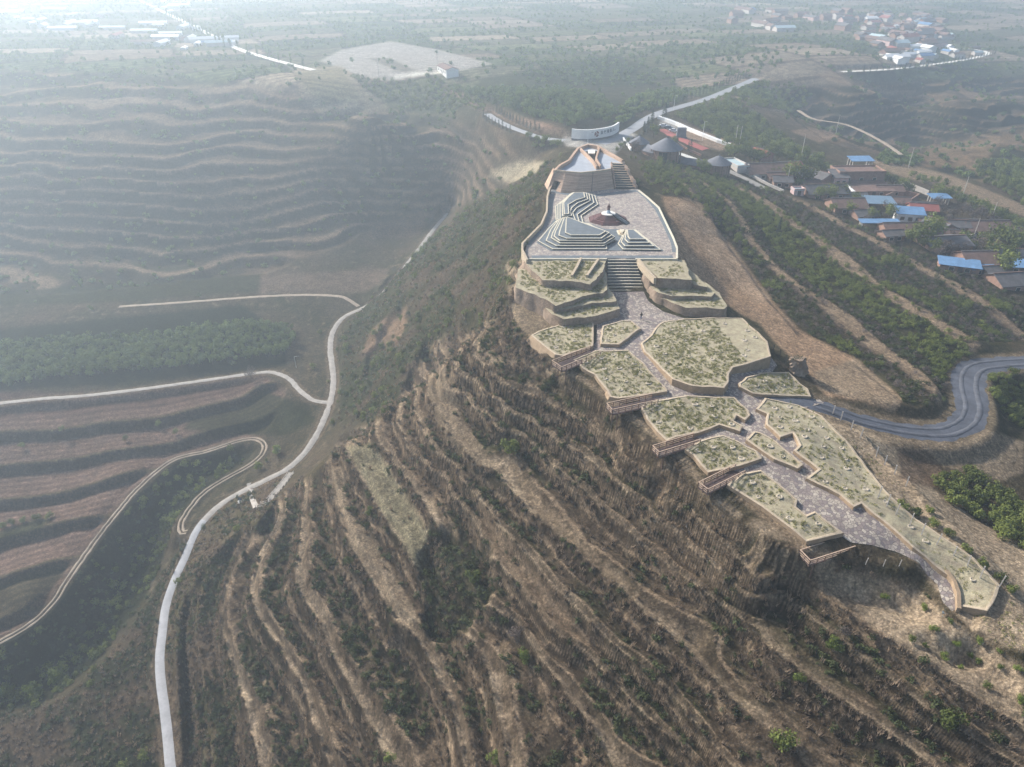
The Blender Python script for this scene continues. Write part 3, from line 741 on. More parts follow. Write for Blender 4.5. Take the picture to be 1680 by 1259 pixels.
    def build(s, name, mats, parent=None, smooth=False, uvw=None):
        me = bpy.data.meshes.new(name)
        o0 = parent_origin(parent)
        me.from_pydata([(q[0] - o0[0], q[1] - o0[1], q[2] - o0[2]) for q in s.v], [], s.f)
        mats = mats if isinstance(mats, (list, tuple)) else [mats]
        for q in mats: me.materials.append(q)
        me.polygons.foreach_set('material_index', s.m)
        if smooth: me.polygons.foreach_set('use_smooth', [True] * len(s.f))
        me.update()
        o = bpy.data.objects.new(name, me); COL.objects.link(o)
        if parent: o.parent = parent
        return o
ORIG = {}
def parent_origin(p):
    o = Vector((0, 0, 0))
    while p is not None:
        o += Vector(p.location); p = p.parent
    return o
def inset_poly(poly, d):
    n = len(poly)
    A = sum(poly[i][0] * poly[(i + 1) % n][1] - poly[(i + 1) % n][0] * poly[i][1] for i in range(n))
    sg = 1 if A > 0 else -1
    out = []
    for i in range(n):
        p = Vector(poly[i][:2]); a = Vector(poly[i - 1][:2]); c = Vector(poly[(i + 1) % n][:2])
        d1 = (p - a).normalized(); d2 = (c - p).normalized()
        n1 = Vector((-d1.y, d1.x)) * sg; n2 = Vector((-d2.y, d2.x)) * sg
        nn = (n1 + n2)
        nn = nn.normalized() if nn.length > 1e-6 else n1
        k_ = d / max(.5, nn.dot(n1))
        q = p + nn * k_
        out.append((q.x, q.y))
    return out
def thing(name, label, cat, loc=(0, 0, 0), group=None, rz=0.0):
    o = bpy.data.objects.new(name, None); COL.objects.link(o)
    o.empty_display_size = .5
    o.location = loc; o.rotation_euler = (0, 0, rz); o['label'] = label; o['category'] = cat
    if group: o['group'] = group
    return o
def tag(o, label, cat, group=None):
    o['label'] = label; o['category'] = cat
    if group: o['group'] = group
    return o
def struct(o): o['kind'] = 'structure'; return o
def W2(pts, z):
    """photo pixels on a level -> ground-plan points"""
    return [tuple(float(q) for q in unproj(p[0], p[1], z)) for p in pts]
def ccw(poly):
    n = len(poly)
    A = sum(poly[i][0] * poly[(i + 1) % n][1] - poly[(i + 1) % n][0] * poly[i][1] for i in range(n))
    return poly if A > 0 else poly[::-1]
def cdt(poly, step, zf, jit=.25, seed=0, maxlen=None):
    """fine triangulated sheet inside a ground-plan polygon, heights from zf(x,y)"""
    rnd = random.Random(seed)
    bd = []
    n = len(poly)
    for i in range(n):
        a = poly[i]; b = poly[(i + 1) % n]
        k_ = max(1, int(math.hypot(b[0] - a[0], b[1] - a[1]) / step))
        for j in range(k_): bd.append((a[0] + (b[0] - a[0]) * j / k_, a[1] + (b[1] - a[1]) * j / k_))
    xs = [p[0] for p in bd]; ys = [p[1] for p in bd]
    gx_, gy_ = np.meshgrid(np.arange(min(xs), max(xs), step), np.arange(min(ys), max(ys), step))
    gx_ = gx_ + np.random.RandomState(seed).uniform(-jit, jit, gx_.shape) * step; gy_ = gy_ + np.random.RandomState(seed + 1).uniform(-jit, jit, gy_.shape) * step
    ins = inpoly(gx_, gy_, poly)
    pts = [Vector(p) for p in bd] + [Vector((a, b)) for a, b in zip(gx_[ins], gy_[ins])]
    m = len(bd)
    v, e, f, *_ = delaunay_2d_cdt(pts, [(i, (i + 1) % m) for i in range(m)], [], 1, 1e-4)
    vx = np.array([q.x for q in v]); vy = np.array([q.y for q in v])
    vz = zf(vx, vy)
    return [(a, b, float(c)) for a, b, c in zip(vx, vy, vz)], [tuple(q) for q in f]
def zpath(x, y): return samp(ZS, x, y)
def zground(x, y): return samp(Z, x, y)

# ------------------------------------------------------------------ materials
def simple_mat(name, colr, var=.25, scale=1.5, rough=.9, spec=.15, bmp=.3, bd=.05, scale2=None, tint=None):
    m, nt, b = new_mat(name)
    co = coord(nt); na = noise(nt, co, scale, 5, .65); nb = noise(nt, co, (scale2 or scale * 6), 3, .7)
    lo = tuple(q * (1 - var) for q in colr); hi = tuple(min(1, q * (1 + var)) for q in (tint or colr))
    c = ramp(nt, na, .3, .7, lo, hi)
    c = mixc(nt, 1.0, c, ramp(nt, nb, .25, .75, (1 - var * .7,) * 3, (1 + var * .7,) * 3), 'MULTIPLY')
    nt.links.new(c, b.inputs['Base Color'])
    b.inputs['Roughness'].default_value = rough; b.inputs['Specular IOR Level'].default_value = spec
    if bmp: bump(nt, b, nb, bmp, bd)
    return m
M = {}
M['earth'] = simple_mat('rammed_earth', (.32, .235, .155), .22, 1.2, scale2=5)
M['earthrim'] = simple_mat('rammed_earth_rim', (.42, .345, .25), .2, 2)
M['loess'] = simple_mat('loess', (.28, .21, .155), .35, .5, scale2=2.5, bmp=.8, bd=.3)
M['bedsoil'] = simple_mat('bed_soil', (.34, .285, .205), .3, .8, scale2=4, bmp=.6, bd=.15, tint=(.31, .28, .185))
M['slate'] = simple_mat('slate_paving', (.12, .14, .155), .2, .6, rough=.6, spec=.3, scale2=4)
M['slated'] = simple_mat('slate_riser', (.075, .085, .09), .25, 1, rough=.7)
M['cream'] = simple_mat('cream_stone', (.56, .52, .41), .15, 2)
M['redst'] = simple_mat('dark_red_stone', (.13, .062, .06), .2, 2, rough=.6, spec=.3)
M['whitest'] = simple_mat('white_stone', (.68, .66, .6), .1, 2)
M['bluest'] = simple_mat('pale_blue_stone', (.42, .5, .58), .2, 3)
M['blackst'] = simple_mat('black_stone', (.03, .03, .035), .2, 3, rough=.5)
M['wood'] = simple_mat('weathered_wood', (.17, .11, .085), .3, 2, rough=.7, scale2=9)
M['woodl'] = simple_mat('pale_rail_wood', (.42, .31, .23), .2, 2, rough=.7)
M['deckw'] = simple_mat('deck_wood', (.10, .068, .062), .3, 1.5, rough=.6, spec=.3)
M['conc'] = simple_mat('concrete', (.325, .30, .268), .22, .5, scale2=2.5, bmp=.15)
M['conc2'] = simple_mat('new_concrete', (.375, .375, .38), .15, .4, scale2=2, bmp=.1)
M['dirt'] = simple_mat('track_dirt', (.31, .25, .19), .22, .7, bmp=.5, bd=.1)
M['gravel'] = simple_mat('blue_grey_gravel', (.080, .088, .108), .35, .3, scale2=3, bmp=.6)
M['asphalt'] = simple_mat('pale_asphalt', (.27, .28, .295), .12, .3, scale2=2, bmp=.1)
M['roofdeck'] = simple_mat('roof_deck', (.33, .36, .40), .12, .4, scale2=3, bmp=.1)
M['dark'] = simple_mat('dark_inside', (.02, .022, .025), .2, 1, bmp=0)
# banded rammed earth of the fort
m, nt, b = new_mat('banded_earth'); M['band'] = m
co = coord(nt)
mp = n_(nt, 'ShaderNodeMapping'); mp.inputs['Scale'].default_value = (.12, .12, 2.6); nt.links.new(co, mp.inputs[0])
nz = noise(nt, mp.outputs[0], 1.0, 5, .7); nf = noise(nt, co, 3, 4, .7)
c = mixc(nt, 1.0, ramp(nt, nz, .32, .68, (.27, .185, .135), (.56, .40, .29)), ramp(nt, nf, .25, .75, (.8,) * 3, (1.2,) * 3), 'MULTIPLY')
nt.links.new(c, b.inputs['Base Color']); bump(nt, b, nz, .6, .15)
# crazy paving
def crazy(name, scale, cols, mortar, seed=0):
    m, nt, b = new_mat(name)
    co = coord(nt)
    dn = n_(nt, 'ShaderNodeTexNoise', Scale=.9, Detail=2); nt.links.new(co, dn.inputs['Vector'])
    ad = n_(nt, 'ShaderNodeVectorMath', operation='MULTIPLY_ADD'); nt.links.new(dn.outputs[1], ad.inputs[0]); ad.inputs[1].default_value = (.7,) * 3; nt.links.new(co, ad.inputs[2])
    v1 = n_(nt, 'ShaderNodeTexVoronoi', Scale=scale, feature='DISTANCE_TO_EDGE'); v1.voronoi_dimensions = '2D'
    v2 = n_(nt, 'ShaderNodeTexVoronoi', Scale=scale); v2.voronoi_dimensions = '2D'
    nt.links.new(ad.outputs[0], v1.inputs['Vector']); nt.links.new(ad.outputs[0], v2.inputs['Vector'])
    r = nt.nodes.new('ShaderNodeValToRGB'); r.color_ramp.interpolation = 'CONSTANT'
    sep = nt.nodes.new('ShaderNodeSeparateColor'); nt.links.new(v2.outputs['Color'], sep.inputs[0]); nt.links.new(sep.outputs[0], r.inputs[0])
    while len(r.color_ramp.elements) < len(cols): r.color_ramp.elements.new(.5)
    for i, (e, q) in enumerate(zip(r.color_ramp.elements, cols)): e.position = i / len(cols); e.color = tuple(q) + (1,)
    nb = noise(nt, co, .22, 4, .7); nn = noise(nt, co, 6, 3, .7)
    c = mixc(nt, 1.0, r.outputs[0], ramp(nt, nn, .25, .75, (.78,) * 3, (1.2,) * 3), 'MULTIPLY')
    c = mixc(nt, 1.0, c, ramp(nt, nb, .3, .7, (.72, .71, .72), (1.2, 1.18, 1.15)), 'MULTIPLY')
    c = mixc(nt, ramp(nt, v1.outputs[0], .03, .10), tuple(mortar), c)
    nt.links.new(c, b.inputs['Base Color']); b.inputs['Roughness'].default_value = .8
    bump(nt, b, ramp(nt, v1.outputs[0], .02, .12), .4, .04)
    return m
M['paving'] = crazy('stone_paving', 1.9, [(.345,.305,.26),(.235,.20,.19),(.385,.345,.29),(.26,.22,.205),(.205,.18,.18),(.43,.385,.325)], (.14, .118, .108))
M['plazapav'] = crazy('plaza_paving', 1.5, [(.385,.345,.30),(.30,.265,.24),(.43,.385,.33),(.265,.23,.222),(.345,.30,.262)], (.18, .168, .165))

# ------------------------------------------------------------------ roads, lanes and tracks
def ribbon(name, P, half, mat, dz=.05, wob=0.0, seed=1, zfun=None, uneven=0):
    rnd = np.random.RandomState(seed)
    n = len(P); d = np.gradient(P[:, :2], axis=0); d /= np.linalg.norm(d, axis=1)[:, None] + 1e-9
    nrm = np.stack([-d[:, 1], d[:, 0]], 1)
    h = half if hasattr(half, '__len__') else np.full(n, half)
    mb = MB(); vs = []
    K = 4
    for i in range(n):
        wl = h[i] + rnd.uniform(-wob, wob); wr = h[i] + rnd.uniform(-wob, wob)
        for j in range(K + 1):
            s_ = -wl + (wl + wr) * j / K
            x_, y_ = P[i, 0] + nrm[i, 0] * s_, P[i, 1] + nrm[i, 1] * s_
            z_ = P[i, 2] + dz - (0 if 0 < j < K else .12)
            vs.append((x_, y_, z_))
    fs = []
    for i in range(n - 1):
        for j in range(K):
            a = i * (K + 1) + j; fs.append((a, a + K + 1, a + K + 2, a + 1))
    mb.add(vs, fs)
    o = mb.build(name, mat, smooth=True)
    return struct(o)
def dense(line, step=1.5):
    P = smooth_line(road_world(line), 14)
    L = np.concatenate([[0], np.cumsum(np.linalg.norm(np.diff(P, axis=0), axis=1))])
    t = np.arange(0, L[-1], step)
    return np.stack([np.interp(t, L, P[:, k_]) for k_ in range(3)], 1)
DL = dense(LANE)
cut = int(len(DL) * .74)
ribbon('lane', DL[:cut + 1], 1.06, M['conc'], .06, .14, 3)
ribbon('lane', DL[cut:], 1.08, M['conc2'], .075, .02, 4)
ribbon('lane', dense(BRANCH), 1.0, M['conc'], .05, .15, 5)
ribbon('track', dense(TRACK_A), 1.0, M['dirt'], .05, .15, 6)
for s_ in (-.62, .62):                       # the two worn wheel ruts of the loop track
    D_ = dense(TRACK_B); d_ = np.gradient(D_[:, :2], axis=0); d_ /= np.linalg.norm(d_, axis=1)[:, None]
    D2 = D_.copy(); D2[:, 0] -= d_[:, 1] * s_; D2[:, 1] += d_[:, 0] * s_
    ribbon('track', D2, .34, M['dirt'], .06, .12, 7)
DD = dense(DARKROAD)
hd = np.interp(np.linspace(0, 1, len(DD)), [0, .12, .3, .7, .85, 1], [1.5, 2.2, 2.6, 3.4, 3.1, 2.7])
ribbon('road', DD, hd, M['gravel'], .06, .4, 8)
M['gravel2'] = simple_mat('worn_gravel', (.094, .10, .117), .3, .5, scale2=4)
for o_, s_ in ((-1.3, .5), (1.2, .45)):
    d_ = np.gradient(DD[:, :2], axis=0); d_ /= np.linalg.norm(d_, axis=1)[:, None]; D2 = DD.copy(); k_ = o_ * hd / 3; D2[:, 0] -= d_[:, 1] * k_; D2[:, 1] += d_[:, 0] * k_
    ribbon('road', D2[6:], s_, M['gravel2'], .19, .1, 18)
ribbon('road', dense(MAINROAD, 3), 2.7, M['asphalt'], .06, .05, 9)
ribbon('road', dense(SIDEROAD, 3), 2.0, M['asphalt'], .06, .05, 10)
ribbon('road', dense(FARROAD_L, 10), 2.4, M['whitest'], .15, .1, 11)
ribbon('road', dense(FARROAD_R, 10), 2.2, M['whitest'], .15, .1, 12)
ribbon('track', dense(zline([(1310,182),(1335,196),(1390,206),(1445,232),(1480,256)], -19, -22)), 1.2, M['dirt'], .3, .2, 13)
# ------------------------------------------------------------------ paved paths on the ridge
PAVE = [(997,479),(1056,479),(1064,495),(1088,512),(1122,523),(1165,530),(1200,585),(1240,592),(1264,586),(1275,600),(1266,612),(1290,635),(1320,650),(1338,650),(1352,662),(1312,672),(1275,672),(1290,700),(1330,735),(1380,800),(1425,832),(1470,873),(1500,897),(1540,930),(1564,947),(1574,970),(1573,998),(1556,1006),(1545,985),(1538,960),(1508,925),(1470,906),(1430,895),(1396,891),(1350,862),(1290,835),(1240,792),(1216,784),(1192,778),(1205,752),(1170,742),(1138,722),(1112,722),(1140,690),(1085,680),(1062,664),(1040,654),(1058,622),(1000,592),(958,583),(978,562),(979,532),(999,505)]
def drape_px(poly, zf0, step, off):
    w = []
    for p in poly:                                             # pixel -> site surface
        z_ = -6.0
        for _ in range(12):
            x_, y_ = unproj(p[0], p[1], z_); z_ = float(zf0(x_, y_))
        w.append((float(x_), float(y_)))
    return cdt(ccw(w), step, lambda x, y: zf0(x, y) + off, seed=3), w
(pv, pf), PAVEW = drape_px(PAVE, zpath, 1.2, .07)
mb = MB(); mb.add(pv, pf); struct(mb.build('pavement', M['paving'], smooth=True))

# ------------------------------------------------------------------ planting plots
def px_on(p, h=0.0):
    z_ = -6.0
    for _ in range(12):
        x_, y_ = unproj(p[0], p[1], z_ + h); z_ = float(zpath(x_, y_))
    return (float(x_), float(y_), z_ + h)
PLOTW = []
PLATPX = [((909,590), (918,603), (973,567), (982,577)), ((997,661), (1003,672), (1072,645), (1078,656)), ((1071,731), (1081,741), (1139,711), (1149,720)), ((1148,790), (1160,803), (1209,761), (1221,772)), ((1313,902), (1330,919), (1387,879), (1403,896))]
PLATAX = [(px_on(((e0[0] + e1[0]) / 2, (e0[1] + e1[1]) / 2), 1.0), px_on(((i0[0] + i1[0]) / 2, (i0[1] + i1[1]) / 2), 1.0)) for e0, e1, i0, i1 in PLATPX]
def plot(px, z=None, h=1.5, label='', seed=0, rim=.38, flatmix=0.0, wallb=3.0):
    """px: traced outline of the wall top; z: level of the top, or h: height above the path"""
    if z is not None: w = [(a, b, z) for a, b in W2(px, z)]
    else: w = [px_on(p[:2], h if len(p) < 3 else p[2]) for p in px]
    w2 = ccw([(q[0], q[1]) for q in w])
    zs = {(round(q[0], 4), round(q[1], 4)): q[2] for q in w}
    zt = [zs[(round(q[0], 4), round(q[1], 4))] for q in w2]
    cx_ = sum(q[0] for q in w2) / len(w2); cy_ = sum(q[1] for q in w2) / len(w2)
    root = thing('planting_plot', label, 'planting bed', (cx_, cy_, sum(zt) / len(zt) - 1.5), 'walled planting plots on the ridge')
    rnd = random.Random(seed)
    # subdivide outline so that the mud wall wavers a little
    o2, z2 = [], []
    n = len(w2)
    for i in range(n):
        a, b_ = Vector(w2[i]), Vector(w2[(i + 1) % n]); L_ = (b_ - a).length; k_ = max(1, int(L_ / 1.6))
        for j in range(k_):
            t = j / k_; p = a.lerp(b_, t)
            o2.append((p.x + rnd.uniform(-.12, .12), p.y + rnd.uniform(-.12, .12))); z2.append(zt[i] * (1 - t) + zt[(i + 1) % n] * t + rnd.uniform(-.06, .06))
    inn = inset_poly(o2, rim)
    base = inset_poly(o2, -.18); far_ = inset_poly(o2, -2.2); wide = inset_poly(o2, -1.5)
    for i in range(len(o2)):
        if any(line_dist(np.array([[a_[0], a_[1], 0], [b_[0], b_[1], 0]]), np.array([o2[i][0]]), np.array([o2[i][1]]))[0][0] < 2.6 for a_, b_ in PLATAX): continue
        if zground(far_[i][0], far_[i][1]) < zpath(far_[i][0], far_[i][1]) - .7:
            base[i] = (wide[i][0] + rnd.uniform(-.5, .5), wide[i][1] + rnd.uniform(-.5, .5))
    m_ = len(o2); mb = MB()
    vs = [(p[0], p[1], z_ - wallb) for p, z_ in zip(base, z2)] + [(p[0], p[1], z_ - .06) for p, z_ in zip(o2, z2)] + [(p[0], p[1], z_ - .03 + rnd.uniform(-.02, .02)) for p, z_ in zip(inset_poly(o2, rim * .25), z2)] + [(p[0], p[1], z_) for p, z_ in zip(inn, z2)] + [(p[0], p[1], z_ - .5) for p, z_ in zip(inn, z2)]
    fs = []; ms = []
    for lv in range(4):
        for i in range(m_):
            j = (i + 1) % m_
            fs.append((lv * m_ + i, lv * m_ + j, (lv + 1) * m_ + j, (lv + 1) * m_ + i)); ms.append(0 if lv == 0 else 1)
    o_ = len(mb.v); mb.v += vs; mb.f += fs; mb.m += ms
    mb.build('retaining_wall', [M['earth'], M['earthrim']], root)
    A_ = np.array([(p[0], p[1], 1.0) for p in o2]); sol = np.linalg.lstsq(A_, np.array(z2), rcond=None)[0]
    ring = np.array(inn); zr = np.array(z2)
    def zf(x, y):
        d = (x[:, None] - ring[:, 0]) ** 2 + (y[:, None] - ring[:, 1]) ** 2 + .05
        wgt = 1 / d ** 1.5
        zz = (wgt * zr).sum(1) / wgt.sum(1)
        return zz - .12 + fbm(x / 2.2, y / 2.2, 3, seed) * .13
    sv, sf = cdt(inset_poly(o2, rim * .9), .8, zf, seed=seed)
    mb = MB(); mb.add(sv, sf); mb.build('soil', M['bedsoil'], root, smooth=True)
    PLOTW.append((inn, zf, root))
    return root
plot([(1218,521),(1259,559),(1265,584),(1236,594),(1203,603),(1196,613),(1196,627),(1188,636),(1135,633),(1104,622),(1078,598),(1058,577),(1051,563),(1068,549),(1076,537),(1086,527),(1122,523),(1167,521)], z=-4.8, label='largest walled plot, many-sided, with bare strips at its right end', seed=1, wallb=4.2)
plot([(989,535),(1019,526),(1036,526),(1052,538),(1016,565),(985,564),(986,547)], h=.8, label='smallest five-sided weedy plot at the foot of the left stair bank', seed=2)
plot([(974,531),(973,568),(925,583),(910,582),(890,566),(872,550),(884,543),(935,527),(960,521)], h=.8, label='weedy plot between the left stair bank and the uppermost wooden platform', seed=3)
plot([(941,590),(977,575),(1031,574),(1055,594),(1093,637),(1094,642),(1013,654),(1000,650),(990,632),(975,615),(956,603)], h=.78, label='plot with many pale tree pits between the first and second wooden platforms', seed=4)
plot([(1060,659),(1127,649),(1205,651),(1227,671),(1232,681),(1224,689),(1210,681),(1204,689),(1218,698),(1215,708),(1180,697),(1145,709),(1093,722),(1078,708),(1062,688),(1050,668)], h=.8, label='green plot with a notched right corner below the second wooden platform', seed=5)
plot([(1124,737),(1148,723),(1186,713),(1212,724),(1243,740),(1250,752),(1212,764),(1162,775),(1150,762),(1138,748)], h=.78, label='weedy plot between the third and fourth wooden platforms', seed=6)
plot([(1236,707),(1248,708),(1274,724),(1300,745),(1318,762),(1310,769),(1270,752),(1224,721)], h=.78, label='narrow pointed island plot enclosed by the stone path', seed=7)
plot([(1193,795),(1217,776),(1248,771),(1274,790),(1308,819),(1305,831),(1322,844),(1337,837),(1360,857),(1384,874),(1324,889),(1300,867),(1266,843),(1232,819),(1204,802)], h=.74, label='long weedy plot with a square notch above the lowest wooden platform', seed=8)
plot([(1255,652),(1240,670),(1258,679),(1257,697),(1281,717),(1300,710),(1306,717),(1310,730),(1301,738),(1343,770),(1323,783),(1379,812),(1400,831),(1412,825),(1470,873),(1497,897),(1537,930),(1560,947),(1570,970),(1572,993),(1622,1002,.8),(1642,960,.8),(1600,916,.8),(1550,882,.8),(1503,850,.8),(1460,812,.8),(1424,768,.9),(1390,722,.9),(1348,682,.85),(1310,664,.8)], h=.74, label='very long dry plot running along the right side of the stone path', seed=9)
plot([(1211,629),(1224,618),(1255,610),(1293,610),(1325,638),(1330,650),(1293,649),(1236,646),(1213,634)], h=.74, label='low weedy plot between the largest plot and the gravel road', seed=10)

# ------------------------------------------------------------------ stepped earth banks beside the stair
def bank(name, label, tiers, seed):
    allp = W2(tiers[-1][1], tiers[-1][0]); cx_ = sum(p[0] for p in allp) / len(allp); cy_ = sum(p[1] for p in allp) / len(allp)
    root = thing(name, label, 'earth bank', (cx_, cy_, -5.0), 'stepped earth banks beside the stair')
    for i, (zt, px, bat) in enumerate(tiers):
        w = ccw(W2(px, zt)); rnd = random.Random(seed + i)
        o2 = []
        n = len(w)
        for a in range(n):
            p, q = Vector(w[a]), Vector(w[(a + 1) % n]); k_ = max(1, int((q - p).length / 1.1))
            for j in range(k_):
                r_ = p.lerp(q, j / k_); o2.append((r_.x + rnd.uniform(-.16, .16), r_.y + rnd.uniform(-.16, .16)))
        b1 = inset_poly(o2, -bat); b2 = inset_poly(o2, -bat * .35); m_ = len(o2)
        mb = MB()
        b1 = [(p[0] + rnd.uniform(-.3, .3), p[1] + rnd.uniform(-.3, .3)) for p in b1]; b2 = [(p[0] + rnd.uniform(-.22, .22), p[1] + rnd.uniform(-.22, .22)) for p in b2]
        zz = [zt + rnd.uniform(-.12, .06) for _ in o2]
        zlow = [min(zt - 1.0, float(zpath(*p)) - .6) if i == len(tiers) - 1 else max(-6.5, min(zt - 1.8, float(zpath(*p)) - .6)) for p in b1]
        vs = [(p[0], p[1], z_) for p, z_ in zip(b1, zlow)] + [(p[0], p[1], zt * .55 + z_ * .45 + rnd.uniform(-.15, .15)) for p, z_ in zip(b2, zlow)] + [(p[0], p[1], z_) for p, z_ in zip(o2, zz)]
        mb.add(vs, [(lv * m_ + a, lv * m_ + (a + 1) % m_, (lv + 1) * m_ + (a + 1) % m_, (lv + 1) * m_ + a) for lv in range(2) for a in range(m_)])
        inn = inset_poly(o2, .12)
        zar = np.array(zz); ring = np.array(o2)
        def zf(x, y, ring=ring, zar=zar, zt=zt):
            d = (x[:, None] - ring[:, 0]) ** 2 + (y[:, None] - ring[:, 1]) ** 2 + .02
            w_ = 1 / d ** 2; e_ = (w_ * zar).sum(1) / w_.sum(1)
            return e_ + fbm(x / 2, y / 2, 3, seed) * .06
        sv, sf = cdt(o2, .8, zf, seed=seed + i)
        mb.add(sv, sf, 1)
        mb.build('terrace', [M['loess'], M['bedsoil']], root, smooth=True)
        if i <= 3: PLOTW.append((inset_poly(w, .8), zf, None))
    return root
bank('earth_bank', 'stepped loess bank with weedy ledges left of the wide slate stair', [
 (-.25, [(858,427),(994,427),(990,443),(978,458),(968,466),(952,463),(928,461),(892,460),(874,445)], .5),
 (-1.8, [(850,442),(993,430),(997,476),(990,481),(975,482),(955,486),(935,495),(912,501),(893,490),(868,480),(846,472)], .5),
 (-2.8, [(870,480),(997,470),(1010,489),(1012,494),(995,496),(973,497),(950,502),(930,507),(915,507),(885,492)], .45),
 (-3.6, [(880,490),(1000,478),(1014,497),(1017,507),(990,515),(958,521),(925,523),(905,516)], .5)], 100)
bank('earth_bank', 'stepped loess bank with weedy ledges right of the wide slate stair', [
 (-.25, [(1052,427),(1112,425),(1124,427),(1131,451),(1136,459),(1110,458),(1080,456),(1066,444)], .5),
 (-1.5, [(1045,427),(1118,427),(1140,450),(1158,466),(1160,471),(1135,466),(1100,460),(1068,462),(1058,452)], .45),
 (-2.5, [(1050,440),(1120,440),(1155,464),(1172,480),(1168,486),(1142,485),(1102,486),(1080,481),(1068,470),(1058,458)], .45),
 (-3.4, [(1052,445),(1130,445),(1180,480),(1194,502),(1188,507),(1160,505),(1126,505),(1106,498),(1074,484),(1064,468)], .45)], 200)
# ridge walls on the top ledges
for px, lab in (([(953,425),(947,437),(938,452)], 'low mud wall crossing the green ledge, left one of two'), ([(982,426),(974,437),(963,452)], 'low mud wall crossing the green ledge, next to the stair')):
    w = W2(px, .2); mb = MB(); mb.wall(w, [.55, .45, .3], -1.2, .55)
    tag(mb.build('mud_wall', M['earthrim']), lab, 'low wall', 'low mud walls on the stair banks')
w = W2([(1047,427),(1058,440),(1075,457)], .2); mb = MB(); mb.wall(w, [.6, .5, .3], -1.2, .6)
tag(mb.build('mud_wall', M['earthrim']), 'low mud wall along the top of the right stair bank', 'low wall', 'low mud walls on the stair banks')

# ------------------------------------------------------------------ wide slate stair
st0 = W2([(997,424.5),(1042,424.5)], -.05); st1 = W2([(996.5,479),(1056,479)], -4.6)
root = thing('staircase', 'wide slate stair with pale nosings between the two earth banks', 'staircase', ((st0[0][0] + st0[1][0]) / 2, (st0[0][1] + st1[0][1]) / 2, -4.6))
NS = 11
for i in range(NS):
    t0 = i / NS; t1 = (i + 1) / NS; zt = -.05 - 4.55 * t0 - .02
    A0 = [st0[0][k_] * (1 - t0) + st1[0][k_] * t0 for k_ in (0, 1)]; B0 = [st0[1][k_] * (1 - t0) + st1[1][k_] * t0 for k_ in (0, 1)]
    A1 = [st0[0][k_] * (1 - t1) + st1[0][k_] * t1 for k_ in (0, 1)]; B1 = [st0[1][k_] * (1 - t1) + st1[1][k_] * t1 for k_ in (0, 1)]
    mb = MB(); mb.prism(ccw([tuple(A0), tuple(B0), tuple(B1), tuple(A1)]), zt, zt - 1.4, m=0)
    s_ = mb.build('step', [M['slated']], root)
    nb_ = MB(); f0 = .22
    q = lambda P_, Q_, t: (P_[0] + (Q_[0] - P_[0]) * t, P_[1] + (Q_[1] - P_[1]) * t)
    nb_.prism(ccw([q(A1, A0, f0), q(B1, B0, f0), q(B1, B0, -.03), q(A1, A0, -.03)]), zt + .03, zt - .05)
    nb_.build('nosing', M['cream'], s_)
    mid = MB(); wd = .18 + .06 * (i % 2)
    mid.prism(ccw([q(q(A0, B0, .5 - wd), q(A1, B1, .5 - wd), .05), q(q(A0, B0, .5 + wd), q(A1, B1, .5 + wd), .05), q(q(A0, B0, .5 + wd), q(A1, B1, .5 + wd), .72), q(q(A0, B0, .5 - wd), q(A1, B1, .5 - wd), .72)]), zt + .025, zt - .05)
    mid.build('inlay', M['paving'], s_)

# ------------------------------------------------------------------ wooden viewing platforms
def platform(E0, E1, I0, I1, label, rail=1.15):
    """photo pixels of the rail corners: outer end E0 (far side), E1 (near side); inner end I0, I1"""
    z_ = zpath(*unproj((I0[0] + I1[0]) / 2, (I0[1] + I1[1]) / 2, -7.0)); z_ = float(z_) + .12
    c = [Vector(q) for q in W2([E0, E1, I1, I0], z_ + rail)]
    mid = sum(c, Vector((0, 0))) / 4
    ax = ((c[3] + c[2]) / 2 - (c[0] + c[1]) / 2); Ln = ax.length; ax.normalize(); nr = Vector((-ax.y, ax.x))
    wd = abs((c[0] - c[1]).dot(nr)); wd = max(wd, 1.9)
    root = thing('viewing_platform', label, 'viewing platform', (mid.x, mid.y, z_), 'wooden viewing platforms over the slope')
    P = lambda a, b, z: (mid.x + ax.x * a + nr.x * b, mid.y + ax.y * a + nr.y * b, z)
    h = Ln / 2; w = wd / 2
    mb = MB(); k_ = 9
    for i in range(k_):
        b_ = -w + wd * (i + .5) / k_
        mb.bar(P(-h, b_, z_ - .004 * (i % 2)), P(h + .8, b_, z_ - .004 * (i % 2)), wd / k_ - .02, .07)
    mb.build('deck', M['deckw'], root)
    for b_ in (-w * .8, w * .8):
        mb = MB(); mb.bar(P(-h + .1, b_, z_ - .08), P(h + .5, b_, z_ - .08), .2, .28); mb.build('beam', M['wood'], root)
    for a in (-h * .72, -h * .1):
        for b_ in (-w * .8, w * .8):
            p = P(a, b_, z_ - .3); g_ = gz(p[0], p[1]) - .4
            q = MB(); q.tube((p[0], p[1], min(g_, z_ - .8)), p, .1, n=8); q.build('support_post', M['wood'], root)
    ends = [((-h, w), (h, w)), ((-h, -w), (h, -w)), ((-h, -w), (-h, w))]
    for (a0, b0), (a1, b1) in ends:
        rl = MB()
        rl.bar(P(a0, b0, z_ + rail), P(a1, b1, z_ + rail), .14, .09)
        r_ = rl.build('handrail', M['woodl'], root)
        n_p = max(2, int(math.hypot(a1 - a0, b1 - b0) / 1.25))
        for j in range(n_p + 1):
            t = j / n_p; p = P(a0 + (a1 - a0) * t, b0 + (b1 - b0) * t, z_ - .1)
            q = MB(); q.box((p[0], p[1], z_ - .1 + (rail + .0) / 2), (.12, .12, rail + .02), math.atan2(ax.y, ax.x))
            q.build('baluster', M['wood'], r_)
        for zz in (.32, .68):
            q = MB(); q.bar(P(a0, b0, z_ + zz + .06), P(a1, b1, z_ + zz + .06), .06, .12)
            q.build('rail_board', M['woodl'], r_)
    return root
